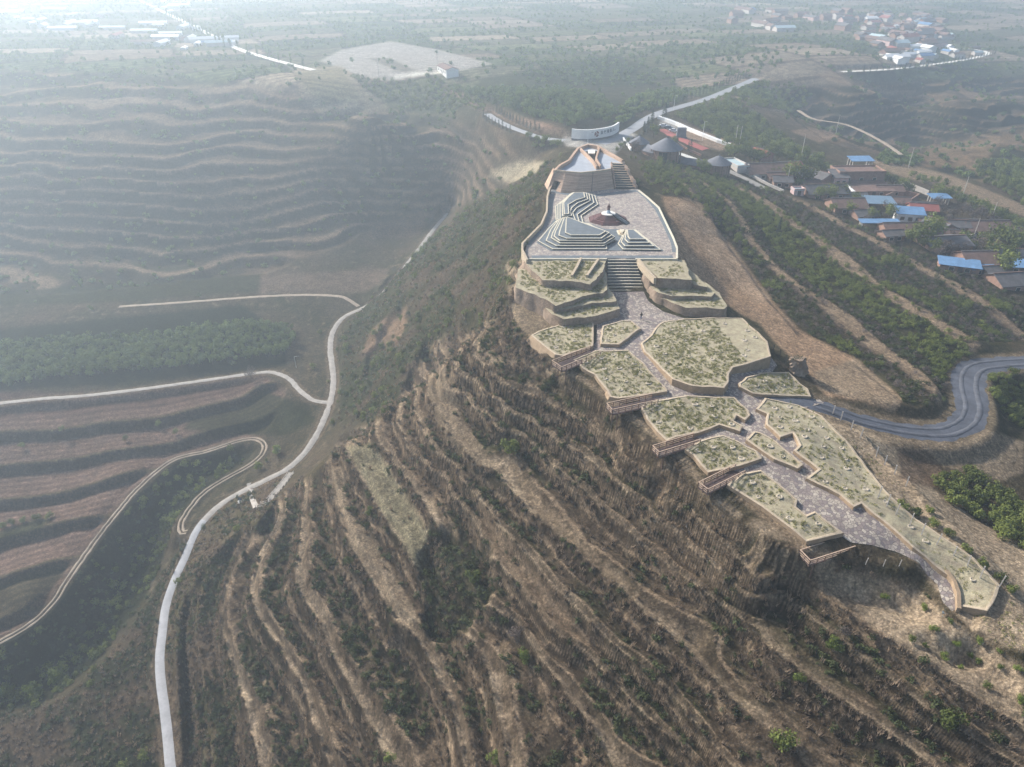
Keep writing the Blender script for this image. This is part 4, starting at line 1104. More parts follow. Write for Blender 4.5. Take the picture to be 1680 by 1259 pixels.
platform(*PLATPX[0], 'wooden viewing platform nearest the plaza, uppermost of five')
platform(*PLATPX[1], 'wooden viewing platform below the plot with many pale tree pits, second from the top')
platform(*PLATPX[2], 'middle wooden viewing platform of the five')
platform(*PLATPX[3], 'wooden viewing platform fourth from the top, above the notched long plot')
platform(*PLATPX[4], 'nearest wooden viewing platform, lowest of five at the end of the stone path')

# ------------------------------------------------------------------ plaza
pz = W2(PLAZA, 0.0)
sv, sf = cdt(ccw(pz), 2.5, lambda x, y: 0 * x, seed=4)
mb = MB(); mb.add(sv, sf); struct(mb.build('plaza', M['plazapav']))
# darker slate borders laid into the plaza
def strip(px, half, name, mat, z):
    w = W2(px, z); mb = MB(); mb.wall(w, z, z - .2, half * 2); return struct(mb.build(name, mat))
strip([(904,314),(960,323),(1045,313)], 1.1, 'paving_border', M['slate'], .008)
strip([(905,318),(901,347),(892,372),(876,388),(864,402)], .9, 'paving_border', M['slate'], .012)
strip([(1047,314),(1062,326),(1078,344),(1090,367),(1105,400),(1107,414)], .6, 'paving_border', M['slate'], .012)
strip([(872,421.5),(1104,421.5)], .8, 'paving_border', M['slate'], .016)
w = W2([(902,309),(898,323),(897,347),(888,368),(871,385),(857,399),(857,409),(865,424)], 1.0)
mb = MB(); mb.wall(w, [1.3, 1.2, 1.1, 1.1, 1.05, 1.0, .9, .7], -1.5, .5)
tag(mb.build('parapet_wall', M['earthrim']), 'tan mud parapet curving along the left edge of the plaza', 'parapet')
w = W2([(1048,312),(1062,323),(1081,340),(1091,361),(1105,390),(1111,406),(1111,424)], .35)
mb = MB(); mb.wall(w, .4, -1.5, .35)
tag(mb.build('kerb_wall', M['cream']), 'low pale kerb wall along the right edge of the plaza', 'kerb')
w = W2([(866,424.5),(996,424.5)], .1); mb = MB(); mb.wall(w, .12, -1.0, .4); tag(mb.build('kerb_wall', M['cream']), 'pale kerb along the plaza front left of the stair head', 'kerb')
w = W2([(1042.5,424.5),(1111,424.5)], .1); mb = MB(); mb.wall(w, .12, -1.0, .4); tag(mb.build('kerb_wall', M['cream']), 'pale kerb along the plaza front right of the stair head', 'kerb')

Z15 = lambda L: [(870 + a / 8.395, 310 + b / 8.395) for a, b in L]
def stepped(name, label, tiers, step=.37, h0=0.0, top_mat='slate'):
    n = len(tiers)
    w0 = W2(Z15(tiers[-1]), h0 + step)
    root = thing(name, label, 'stepped platform', (sum(p[0] for p in w0) / len(w0), sum(p[1] for p in w0) / len(w0), 0.0), 'stepped slate platforms on the plaza')
    for i, t in enumerate(tiers):
        zt = h0 + step * (n - i)
        w = ccw(W2(Z15(t), zt))
        mb = MB(); mb.prism(w, zt - .03, zt - step - .25)
        mb.f.pop(); mb.m.pop(); mb.add([(p[0], p[1], zt - .03) for p in w], [tuple(range(len(w)))], 1)
        tr = mb.build('tier', [M['slated'], M[top_mat]], root)
        e = MB(); inn = inset_poly(w, .24); out = inset_poly(w, -.03); m_ = len(w)
        vs = [(p[0], p[1], zt - .12) for p in out] + [(p[0], p[1], zt) for p in out] + [(p[0], p[1], zt) for p in inn] + [(p[0], p[1], zt - .12) for p in inn]
        e.add(vs, [(lv * m_ + a, lv * m_ + (a + 1) % m_, (lv + 1) * m_ + (a + 1) % m_, (lv + 1) * m_ + a) for lv in range(3) for a in range(m_)])
        e.build('edging', M['cream'], tr)
    return root
stepped('stepped_platform', 'winding stepped slate platform beside the fort wall', [
 [(600,50),(740,45),(755,115),(640,150),(525,215),(535,340),(465,350),(455,190),(525,110)],
 [(585,50),(775,52),(796,140),(655,192),(575,258),(555,310),(575,368),(440,375),(435,195),(510,112)],
 [(570,55),(812,62),(830,160),(640,262),(588,328),(632,440),(405,410),(405,205),(500,118)],
 [(560,60),(852,76),(882,187),(650,352),(680,456),(375,420),(375,215),(490,125)],
 [(550,65),(892,86),(934,212),(705,367),(732,464),(350,424),(345,235),(480,130)]])
stepped('stepped_platform', 'largest stepped slate platform at the front left of the plaza', [
 [(505,380),(760,480),(1045,580),(955,635),(560,635),(480,600),(490,420)],
 [(480,385),(780,478),(1090,598),(980,680),(500,680),(388,638),(402,575),(462,400)],
 [(450,392),(790,478),(1130,632),(985,712),(400,710),(323,650),(342,585),(430,410)],
 [(420,405),(800,478),(1165,655),(1020,748),(408,746),(283,670),(302,605),(395,430)],
 [(395,415),(805,476),(1168,690),(1012,782),(358,782),(213,710),(275,560),(370,440)],
 [(370,425),(810,476),(1168,700),(1055,770),(1055,826),(308,826),(105,716),(250,540)],
 ])
stepped('stepped_platform', 'smaller stepped slate platform right of the largest one', [
 [(1330,560),(1430,560),(1590,690),(1370,690),(1342,655)],
 [(1322,560),(1445,560),(1645,738),(1350,740),(1298,692)],
 [(1316,562),(1455,562),(1710,785),(1300,785),(1248,727)],
 [(1310,565),(1460,565),(1800,836),(1275,830),(1204,752)]], step=.42)
strip2 = ccw(W2(Z15([(85,740),(280,852),(1840,850),(1640,730),(1440,556),(1030,556),(800,474),(480,380),(340,405),(240,540)]), .06))
mb = MB(); mb.prism(strip2, .07, -.2); struct(mb.build('paving_border', M['slate']))


root = None
bl = W2(Z15([(1190,570),(1320,570),(1330,600),(1290,655),(1215,630)]), .3); bl = ccw(bl)
root = thing('corner_steps', 'small cream stone corner steps beside the smaller stepped platform', 'steps', (bl[0][0], bl[0][1], 0))
for i in range(3):
    mb = MB(); mb.prism(inset_poly(bl, .35 * i), .07 + .26 * (i + 1), .02 + .26 * i); mb.build('step', M['cream'] if i != 1 else M['earthrim'], root)

# ------------------------------------------------------------------ red stepped altar with a statue
oc = [(815,400),(840,462),(990,512),(1200,516),(1330,465),(1320,420),(1240,357),(1000,327),(900,347)]
wo = ccw(W2(Z15(oc), .1)); acx = sum(p[0] for p in wo) / len(wo); acy = sum(p[1] for p in wo) / len(wo)
root = thing('altar', 'dark red octagonal stepped altar with a white disc on top', 'altar', (acx, acy, 0))
wreg = [(acx + 5.55 * math.cos(math.pi / 8 + i * math.pi / 4), acy + 5.2 * math.sin(math.pi / 8 + i * math.pi / 4)) for i in range(8)]
prof = [(0, .16), (.28, .32), (.56, .48), (.84, .64), (1.55, .86), (1.9, 1.06), (2.25, 1.26), (2.6, 1.46), (2.95, 1.66)]
zb = -.2
for ins, zt in prof:
    mb = MB(); mb.prism(inset_poly(wreg, ins) if ins else wreg, zt, zb, .04); mb.build('tier', M['redst'], root); zb = zt - .02
mb = MB(); mb.cyl((acx, acy + .1, 1.62), 1.9, 1.9, .22, 32); mb.cyl((acx, acy + .1, 1.84), 1.75, 1.7, .05, 32); mb.build('disc', M['whitest'], root)
# side stair with black cheeks
s0 = Vector((acx + 1.5, acy - .6)); s1 = Vector((acx + 4.9, acy - 3.4)); dv = (s1 - s0); nv_ = Vector((-dv.y, dv.x)).normalized()
mb = MB()
for i in range(9):
    t0, t1 = i / 9, (i + 1) / 9; a, b_ = s0.lerp(s1, t0), s0.lerp(s1, t1); zt = 1.78 * (1 - t0) + .02
    mb.prism(ccw([tuple(a + nv_ * .8), tuple(a - nv_ * .8), tuple(b_ - nv_ * .8), tuple(b_ + nv_ * .8)]), zt, zt - .6)
mb.build('stair', M['slate'], root)
for sd in (-1, 1):
    mb = MB(); a = s0 + nv_ * .92 * sd; b_ = s1 + nv_ * .92 * sd
    mb.wall([tuple(a), tuple(b_)], [1.95, .25], [1.1, -.2], .22); mb.build('cheek_wall', M['blackst'], root)
root = thing('statue', 'small draped figure statue on a pale blue pedestal on the altar disc', 'statue', (acx, acy + .1, 1.89))
mb = MB()
for r0, r1, z0_, h_ in ((.62, .62, 0, .16), (.5, .44, .16, .5), (.5, .5, .66, .1)): mb.cyl((acx, acy + .1, 1.89 + z0_), r0, r1, h_, 16)
mb.build('pedestal', M['bluest'], root)
def lathe(cx_, cy_, z0_, pts, n=14, sx=1, sy=1):
    mb = MB(); vs = []
    for r_, h_ in pts:
        for i in range(n):
            t = 2 * math.pi * i / n; vs.append((cx_ + sx * r_ * math.cos(t), cy_ + sy * r_ * math.sin(t), z0_ + h_))
    fs = [(lv * n + i, lv * n + (i + 1) % n, (lv + 1) * n + (i + 1) % n, (lv + 1) * n + i) for lv in range(len(pts) - 1) for i in range(n)]
    mb.add(vs, fs + [tuple(range((len(pts) - 1) * n, len(pts) * n))]); return mb
body = lathe(acx, acy + .1, 2.65, [(.42, 0), (.40, .3), (.30, .75), (.30, .95), (.36, 1.15), (.34, 1.28), (.14, 1.4), (.1, 1.46), (.15, 1.54), (.17, 1.66), (.14, 1.78), (.05, 1.86)], sy=.75)
a_ = Vector((acx + .3, acy + .1, 3.85)); body.tube(a_, (acx + .42, acy - .1, 3.45), .1, .08); body.tube((acx + .42, acy - .1, 3.45), (acx + .12, acy - .3, 3.5), .08, .06)
a_ = Vector((acx - .3, acy + .1, 3.85)); body.tube(a_, (acx - .42, acy - .1, 3.45), .1, .08); body.tube((acx - .42, acy - .1, 3.45), (acx - .12, acy - .3, 3.55), .08, .06)
body.build('figure', M['redst'], root, smooth=True)

# ------------------------------------------------------------------ rammed-earth fort at the back of the plaza
Z1_ = lambda L: [(800 + a / 4.1975, 180 + b / 4.1975) for a, b in L]
FT = 5.4
fb = W2(Z1_([(412,546),(432,552),(500,574),(600,580),(760,561),(872,545)]), 0.0)     # front wall foot
ftp = W2(Z1_([(460,418),(480,416),(540,424),(640,432),(760,420),(850,406)]), FT)      # front wall top
fc = (sum(p[0] for p in fb) / 6, fb[0][1] + 8)
fort = thing('earth_fort', 'banded rammed earth fort with a doorway and side stair behind the plaza', 'fort', (fc[0], fc[1], 0))
def lerp3(a, b, t): return tuple(a[k_] + (b[k_] - a[k_]) * t for k_ in range(3))
F0 = [(p[0], p[1], -.3) for p in fb]; F1 = [(p[0], p[1], FT) for p in ftp]
mb = MB()
def wallface(s, t):
    """point on the battered front face; s along 0..5, t up 0..1"""
    i = min(int(s), 4); u = s - i
    return lerp3(lerp3(F0[i], F0[i + 1], u), lerp3(F1[i], F1[i + 1], u), t)
S_ = [0, .55, 1.0, 1.05, 1.55, 2, 3, 4, 5]
# doorway hole: s .75-1.6, t 0-.52 (leaning jamb on the right)
d0, d1 = .95, 1.75; dt0, dt1 = 0.0, .50
def quad(sa, sb, ta, tb, m=0):
    mb.add([wallface(sa, ta), wallface(sb, ta), wallface(sb, tb), wallface(sa, tb)], [(0, 1, 2, 3)], m)
for a, b_ in ((0, d0),): 
    quad(a, b_, 0, dt1); quad(a, b_, dt1, 1)
quad(d0, 1, dt1, 1); quad(1, d1, dt1, 1)
mb.add([wallface(1.5, 0), wallface(2, 0), wallface(2, dt1), wallface(d1, dt1)], [(0, 1, 2, 3)])
quad(d1, 2, dt1, 1); quad(2, 3, 0, 1); quad(3, 4, 0, 1); quad(4, 5, 0, 1)
mb.build('front_wall', M['band'], fort)
# doorway lining
din = MB(); off = Vector((.25, 4.5, 0))
Dq = [wallface(d0, 0), wallface(1.5, 0), wallface(d1, dt1), wallface(d0, dt1)]
Di = [tuple(Vector(q) + off) for q in Dq]
din.add(Dq + Di, [(4, 5, 6, 7), (0, 4, 7, 3), (5, 1, 2, 6), (7, 6, 2, 3)])
din.build('doorway', M['slated'], fort)
mb = MB(); a = wallface(3.72, 0); b_ = wallface(3.72, .99); mb.tube((a[0], a[1], 0), (b_[0], b_[1], FT - .1), .07); mb.build('drain_pipe', M['slated'], fort)
# roof deck with a V-shaped sunken passage
rear = W2(Z1_([(460,418),(500,386),(560,352),(592,302),(622,262),(690,240),(760,255),(850,303),(930,345)]), FT)
inner_front = [(p[0], p[1]) for p in ftp]
st_top = W2(Z1_([(850,362),(930,366)]), FT)
deck_poly = ccw([inner_front[i] for i in range(6)] + [st_top[0], st_top[1]] + rear[::-1][:-1])
VL = W2(Z1_([(640,288),(672,318),(700,345),(725,372),(750,412)]), FT - .9); VR = W2(Z1_([(776,408),(758,380),(745,355),(755,322),(768,284)]), FT - .9)
hole = VL + VR
pts = [Vector(p) for p in deck_poly] + [Vector(p) for p in hole]
nd, nh = len(deck_poly), len(hole)
ed = [(i, (i + 1) % nd) for i in range(nd)] + [(nd + i, nd + (i + 1) % nh) for i in range(nh)]
v_, e_, f_, *_r = delaunay_2d_cdt(pts, ed, [], 1, 1e-4)
hx = [(p[0], p[1]) for p in hole]
keep = []
for f in f_:
    c = sum((v_[i] for i in f), Vector((0, 0))) / len(f)
    if not inpoly(np.array([c.x]), np.array([c.y]), hx)[0]: keep.append(tuple(f))
mb = MB(); mb.add([(p.x, p.y, FT - .95) for p in v_], keep); mb.build('roof_deck', M['roofdeck'], fort)
mb = MB(); mb.wall(VL, FT + .15, .4, .55); mb.build('passage_wall', M['band'], fort)
mb = MB(); mb.wall(VR, FT + .15, .4, .55); mb.build('passage_wall', M['band'], fort)
mb = MB(); mb.add([(p[0], p[1], .5) for p in hole], [tuple(range(nh))]); mb.build('passage_floor', M['slate'], fort)
bw = W2(Z1_([(690,277),(742,277),(738,302),(694,302)]), FT - .9); mb = MB(); mb.prism(ccw(bw), FT - .88, FT - 1.2); mb.build('bridge', M['whitest'], fort)
mb = MB()
rz_ = [FT + .1 + .25 * math.sin(i * 1.3) for i in range(len(rear))]; rz_[0] = FT
mb.wall(rear, rz_, -3.0, .75); mb.build('rampart', M['band'], fort)
mb = MB(); mb.wall([tuple(q[:2]) for q in ftp], FT + .04, FT - 1.0, .5); mb.build('coping', M['earthrim'], fort)
# corner cheeks and left return of the front wall
mb = MB(); a0 = F0[0]; a1 = F1[0]
mb.add([a0, (a0[0] - .6, a0[1] + 8, -1.0), (a1[0] - .2, a1[1] + 3, FT), a1], [(3, 2, 1, 0)]); mb.build('side_wall', M['band'], fort)
# stair on the right flank
sb0 = W2(Z1_([(880,541),(1012,541)]), 0.0); stp = W2(Z1_([(853,362),(925,366)]), FT)
NSF = 11
stair = None
for i in range(NSF):
    t0, t1 = i / NSF, (i + 1) / NSF; zt = FT * (1 - t0) - .12
    A0, B0 = Vector(stp[0]).lerp(Vector(sb0[0]), t0), Vector(stp[1]).lerp(Vector(sb0[1]), t0); A1, B1 = Vector(stp[0]).lerp(Vector(sb0[0]), t1), Vector(stp[1]).lerp(Vector(sb0[1]), t1)
    mb = MB(); mb.prism(ccw([tuple(A0), tuple(B0), tuple(B1), tuple(A1)]), zt, zt - 1.6)
    mb.f.pop(); mb.m.pop(); mb.add([(q.x, q.y, zt) for q in (A0, A1, B1, B0)], [(0, 1, 2, 3)], 1)
    mb.build('step', [M['slated'], M['earthrim']], fort)
mb = MB(); mb.wall([tuple(stp[0]), tuple(sb0[0])], [FT + .1, .5], [-.3, -.3], .5); mb.build('stair_wall', M['band'], fort)
mb = MB(); ww = [tuple(Vector(stp[1]).lerp(Vector(sb0[1]), t) + Vector((.45 + .2 * math.sin(t * 40), 0))) for t in np.linspace(0, 1, 12)]
mb.wall(ww, [FT + .3 - (FT - .5) * t + .22 * math.sin(t * 55) for t in np.linspace(0, 1, 12)], -3.0, .9); mb.build('stair_wall', M['band'], fort)
# ------------------------------------------------------------------ foliage
def leaf_mat(name, ca, cb, trans=.25, noise_s=1.4):
    m = bpy.data.materials.new(name); m.use_nodes = True; nt = m.node_tree; b = nt.nodes['Principled BSDF']
    oi = nt.nodes.new('ShaderNodeObjectInfo')
    co = coord(nt); nz = noise(nt, co, noise_s, 2, .6)
    a1 = n_(nt, 'ShaderNodeMath', operation='MULTIPLY_ADD'); nt.links.new(oi.outputs['Random'], a1.inputs[0]); a1.inputs[1].default_value = .85; nt.links.new(nz, a1.inputs[2])
    c = ramp(nt, a1.outputs[0], .3, 1.4, tuple(q * .85 for q in ca), tuple(q * 1.2 for q in cb))
    nt.links.new(c, b.inputs['Base Color']); b.inputs['Roughness'].default_value = .75; b.inputs['Specular IOR Level'].default_value = .12
    tr = nt.nodes.new('ShaderNodeBsdfTranslucent'); nt.links.new(c, tr.inputs[0])
    mx = nt.nodes.new('ShaderNodeMixShader'); mx.inputs[0].default_value = trans
    nt.links.new(b.outputs[0], mx.inputs[1]); nt.links.new(tr.outputs[0], mx.inputs[2]); nt.links.new(mx.outputs[0], nt.nodes['Material Output'].inputs['Surface'])
    return m
M['leaf'] = leaf_mat('orchard_leaves', (.045, .062, .018), (.135, .16, .042))
M['leafd'] = leaf_mat('dark_scrub_leaves', (.026, .036, .016), (.070, .084, .036))
M['leafb'] = leaf_mat('fresh_leaves', (.055, .082, .018), (.15, .19, .045), .35)
M['leafy'] = leaf_mat('grove_leaves', (.048, .074, .022), (.125, .165, .048))
M['conif'] = leaf_mat('conifer_needles', (.014, .024, .017), (.032, .046, .028), .1)
M['weed'] = leaf_mat('weeds', (.11, .12, .038), (.27, .26, .11), .35)
M['bare'] = leaf_mat('bare_twigs', (.055, .043, .038), (.13, .105, .092), .1)
M['straw'] = leaf_mat('dry_grass', (.075, .056, .042), (.26, .20, .145), .25, .5)
M['bark'] = simple_mat('bark', (.09, .07, .055), .3, 3)
M['ring'] = simple_mat('pale_pit_ring', (.40, .35, .275), .2, 4)
def leaves(mb, rnd, c, r, n, size, squash=.8, hollow=.5):
    """n small leaf faces through an ellipsoidal clump"""
    for _ in range(n):
        while True:
            p = Vector((rnd.uniform(-1, 1), rnd.uniform(-1, 1), rnd.uniform(-1, 1)))
            if hollow < p.length < 1: break
        q = Vector((c[0] + p.x * r, c[1] + p.y * r, c[2] + p.z * r * squash))
        d = (p.normalized() + Vector((rnd.uniform(-.8, .8), rnd.uniform(-.8, .8), rnd.uniform(-.3, .9)))).normalized()
        u = d.orthogonal().normalized(); u.rotate(Matrix.Rotation(rnd.uniform(0, 6.28), 3, d)); w = d.cross(u)
        s = size * rnd.uniform(.6, 1.3)
        mb.add([q - u * s, q + w * s * .55 + d * s * .15, q + u * s, q - w * s * .55 + d * s * .15], [(0, 1, 2, 3)])
def proto_mesh(name, mb, mat, smooth=False):
    me = bpy.data.meshes.new(name); me.from_pydata(mb.v, [], mb.f); me.materials.append(mat); me.update(); return me
def clump(name, seed, lobes, n, size, mat, rad=.5, height=.5, squash=.8):
    rnd = random.Random(seed); mb = MB()
    for i in range(lobes):
        a = rnd.uniform(0, 6.28); q = rnd.uniform(0, rad * .7)
        leaves(mb, rnd, (q * math.cos(a), q * math.sin(a), height * rnd.uniform(.3, .8)), rad * rnd.uniform(.45, .75), n // lobes, size, squash, .3)
    return proto_mesh(name, mb, mat)
def tuft(name, seed, n, h, spread, mat, wd=.035):
    rnd = random.Random(seed); mb = MB()
    for _ in range(n):
        a = rnd.uniform(0, 6.28); q = rnd.uniform(0, spread); x_, y_ = q * math.cos(a), q * math.sin(a)
        hh = h * rnd.uniform(.6, 1.2); lx, ly = rnd.uniform(-.45, .45) * hh, rnd.uniform(-.45, .45) * hh
        b_ = rnd.uniform(0, 6.28); ux, uy = wd * math.cos(b_), wd * math.sin(b_)
        mb.add([(x_ - ux, y_ - uy, 0), (x_ + ux, y_ + uy, 0), (x_ + lx * .5 + ux * .7, y_ + ly * .5 + uy * .7, hh * .65), (x_ + lx, y_ + ly, hh), (x_ + lx * .5 - ux * .7, y_ + ly * .5 - uy * .7, hh * .65)], [(0, 1, 2, 3, 4)])
    return proto_mesh(name, mb, mat)
PROTO = {}
def protos(key, meshes):
    c = bpy.data.collections.new('kinds_of_' + key)
    for m_ in meshes:
        o = bpy.data.objects.new(m_.name, m_); c.objects.link(o)
    PROTO[key] = c
protos('dry_grass', [tuft('dry_grass_tuft', s_, 16, .75, .32, M['straw'], .05) for s_ in range(3)])
protos('scrub', [clump('scrub_clump', s_, 4, 60, .13, M['leafd'], .55, .5) for s_ in range(3)])
protos('orchard', [clump('orchard_clump', 10 + s_, 7, 150, .17, M['leaf'], 1.0, 1.3) for s_ in range(3)])
protos('bare_bush', [clump('twig_clump', 20 + s_, 6, 100, .13, M['bare'], .9, 1.3) for s_ in range(2)])
protos('weeds', [clump('weed_clump', 30 + s_, 3, 30, .085, M['weed'], .48, .14, .35) for s_ in range(3)])
protos('far_bush', [clump('far_bush', 40 + s_, 6, 70, .42, M['leafy'], 1.5, 1.8) for s_ in range(3)])
protos('grove', [clump('grove_crown', 50 + s_, 9, 190, .27, M['leafy'], 1.35, 2.9, .85) for s_ in range(3)])
protos('fresh', [clump('fresh_clump', 60 + s_, 6, 90, .15, M['leafb'], .8, 1.0) for s_ in range(2)])
NGRP = {}
def ngroup(key):
    if key in NGRP: return NGRP[key]
    g = bpy.data.node_groups.new('scatter_' + key, 'GeometryNodeTree')
    g.interface.new_socket('Geometry', in_out='INPUT', socket_type='NodeSocketGeometry'); g.interface.new_socket('Geometry', in_out='OUTPUT', socket_type='NodeSocketGeometry')
    gi = g.nodes.new('NodeGroupInput'); go = g.nodes.new('NodeGroupOutput')
    ip = g.nodes.new('GeometryNodeInstanceOnPoints'); ci = g.nodes.new('GeometryNodeCollectionInfo')
    ci.inputs['Collection'].default_value = PROTO[key]; ci.inputs['Separate Children'].default_value = True; ci.inputs['Reset Children'].default_value = True
    def attr(nm, ty):
        a = g.nodes.new('GeometryNodeInputNamedAttribute'); a.data_type = ty; a.inputs['Name'].default_value = nm; return a.outputs['Attribute']
    g.links.new(gi.outputs[0], ip.inputs['Points']); g.links.new(ci.outputs[0], ip.inputs['Instance'])
    ip.inputs['Pick Instance'].default_value = True
    g.links.new(attr('kind', 'INT'), ip.inputs['Instance Index']); g.links.new(attr('turn', 'FLOAT_VECTOR'), ip.inputs['Rotation']); g.links.new(attr('size', 'FLOAT_VECTOR'), ip.inputs['Scale'])
    g.links.new(ip.outputs[0], go.inputs[0])
    NGRP[key] = g; return g
def scatter(name, key, pts, size, label, cat, seed=0, tilt=.15, zsc=(.8, 1.25)):
    n = len(pts); rs = np.random.RandomState(seed)
    me = bpy.data.meshes.new(name); me.vertices.add(n); me.vertices.foreach_set('co', np.asarray(pts, np.float32).ravel())
    a = me.attributes.new('kind', 'INT', 'POINT'); a.data.foreach_set('value', rs.randint(0, len(PROTO[key].objects), n).astype(np.int32))
    t = np.stack([rs.uniform(-tilt, tilt, n), rs.uniform(-tilt, tilt, n), rs.uniform(0, 6.28, n)], 1).astype(np.float32)
    a = me.attributes.new('turn', 'FLOAT_VECTOR', 'POINT'); a.data.foreach_set('vector', t.ravel())
    s = np.asarray(size)[:, None] * np.stack([np.ones(n), np.ones(n), rs.uniform(zsc[0], zsc[1], n)], 1)
    a = me.attributes.new('size', 'FLOAT_VECTOR', 'POINT'); a.data.foreach_set('vector', s.astype(np.float32).ravel())
    o = bpy.data.objects.new(name, me); COL.objects.link(o)
    md = o.modifiers.new('scatter', 'NODES'); md.node_group = ngroup(key)
    o['kind'] = 'stuff'; o['label'] = label; o['category'] = cat
    return o
def sample(box, dens, dmax, seed, extra=None):
    """random ground points in box (x0,x1,y0,y1); dens: grid field of points per square metre"""
    rs = np.random.RandomState(seed); A_ = (box[1] - box[0]) * (box[3] - box[2]); n = int(A_ * dmax)
    x_ = rs.uniform(box[0], box[1], n); y_ = rs.uniform(box[2], box[3], n)
    k_ = rs.uniform(0, dmax, n) < samp(dens, x_, y_)
    x_, y_ = x_[k_], y_[k_]
    z_ = samp(Z, x_, y_)
    a, b_ = proj(x_, y_, z_)
    v = (a > -60) & (a < IW + 60) & (b_ > -40) & (b_ < IH + 90)
    return np.stack([x_, y_, z_ - .03], 1)[v]
OPEN = (1 - np.clip(ROADMASK * 3, 0, 1)) * (1 - np.clip(smw * 2, 0, 1)) * (1 - np.clip(BARE * 1.15, 0, 1))
OPENB = (1 - np.clip(ROADMASK * 3, 0, 1)) * (1 - np.clip(smw * 2, 0, 1))
NB = (-140, 150, 30, 300)
# dry grass on the banks of the near slope and the flank
dens = OPENB * (nm * (.25 + 2.1 * isr * sstep(-.3, .4, N1 + .3) + .5 * sstep(.0, .5, N2)) * (1 - np.clip(1.1 * BARE, 0, 1)) * (1 - .85 * sstep(.70, .80, fr)) + fm * .9 * (1 - BARE) + BLm * .8 + B2m * .9)
dens *= 1 / (1 + (GY / 170) ** 3)
P_ = sample(NB, dens, 5.5, 1); print('dry grass', len(P_))
scatter('dry_grass', 'dry_grass', P_, np.random.RandomState(2).uniform(.6, 1.35, len(P_)), 'dry straw coloured grass on the terrace banks', 'grass', 3, .3)
# dark scrub and herbs on the treads
dens = OPEN * (nm * (1 - isr) * 1.2 * sstep(-.2, .35, N1 + .5 * N3) * (1 - sstep(.70, .78, fr)) + nm * isr * .24 + BOWL * .9 + fm * .35 * sstep(-.3, .3, N1) + gm * .35)
dens /= 1 + (GY / 200) ** 3
dens += OPEN * (.55 * BLm * sstep(-.2, .3, N1) + .35 * B2m * sstep(-.1, .4, N1))
P_ = sample(NB, dens, 1.5, 11); print('scrub', len(P_))
scatter('green_scrub', 'scrub', P_, np.random.RandomState(12).uniform(.5, 1.6, len(P_)) ** 1.2, 'low dark green scrub growing along the terraces', 'scrub', 13)
# scrub of the gully and the lower flank
dens = OPENB * (gm * .10 + fm * .03 + sstep(0, .5, N1) * .01 * (1 - lm) * sstep(300, 250, GY) * (1 - nm) * (1 - rm) * (1 - BARE))
P_ = sample((-260, 120, 70, 330), dens, .12, 21); print('gully', len(P_))
scatter('gully_bushes', 'orchard', P_, np.random.RandomState(22).uniform(.6, 1.8, len(P_)), 'mixed green bushes filling the gully and lower flank', 'bushes', 23)
# left hillside scrub
dens = OPENB * hm * (.035 * hb + .02 * sstep(0, .5, N3))
P_ = sample((-420, 40, 290, 480), dens, .06, 31); print('hill', len(P_))
scatter('hill_bushes', 'far_bush', P_, np.random.RandomState(32).uniform(.4, 1.3, len(P_)), 'hazy scrub on the banks of the terraced hillside', 'bushes', 33)
# far plain
dens = OPENB * farm * (1 - hm) * (.0015 + .03 * (cid < .45) * (np.sin(qy * 2 * np.pi * 4) > .2) + .03 * (edge < 3) * (cid2 > .3)) / (1 + (GY / 1100) ** 3) * (1 - BARE) + OPENB * em * .012 * sstep(-.3, .2, N1)
P_ = sample((-900, 1100, 300, 1800), dens, .05, 41); print('far', len(P_))
scatter('far_orchards', 'far_bush', P_, np.random.RandomState(42).uniform(.7, 1.5, len(P_)) , 'far orchards and hedges fading into the haze', 'orchards', 43)
# ------------------------------------------------------------------ buildings
M['brick'] = simple_mat('brick_wall', (.27, .17, .13), .25, 1.2, scale2=8)
M['plaster'] = simple_mat('pale_plaster', (.50, .46, .42), .15, .8)
M['pinkp'] = simple_mat('pink_plaster', (.50, .36, .34), .2, .8)
M['rbrown'] = simple_mat('brown_tile_roof', (.165, .108, .09), .28, .6, scale2=7, bmp=.5)
M['rgrey'] = simple_mat('grey_tile_roof', (.125, .118, .118), .28, .6, scale2=7, bmp=.5)
M['rred'] = simple_mat('dull_red_roof', (.27, .095, .08), .2, .6, scale2=7)
M['rblue'] = simple_mat('blue_sheet_roof', (.125, .235, .39), .25, .5, rough=.5, spec=.3, scale2=3, bmp=.1)
M['rsteel'] = simple_mat('steel_blue_roof', (.13, .20, .27), .14, .5, rough=.45, spec=.4)
M['rpale'] = simple_mat('pale_turquoise_roof', (.40, .50, .52), .12, .6, rough=.5)
M['rhall'] = simple_mat('slate_grey_thatch', (.15, .155, .175), .2, .8, scale2=6, bmp=.5)
M['glass'] = simple_mat('dark_window', (.025, .03, .035), .2, 1, rough=.25, spec=.5, bmp=0)
M['yellow'] = simple_mat('faded_yellow_sheet', (.42, .38, .17), .12, 1)
M['white'] = simple_mat('white_paint', (.72, .72, .70), .08, 1, rough=.5)
M['redtrack'] = simple_mat('red_track', (.33, .105, .09), .15, .6)
AXV = math.radians(-75)
def on_ground(px, py): return hit(px, py)
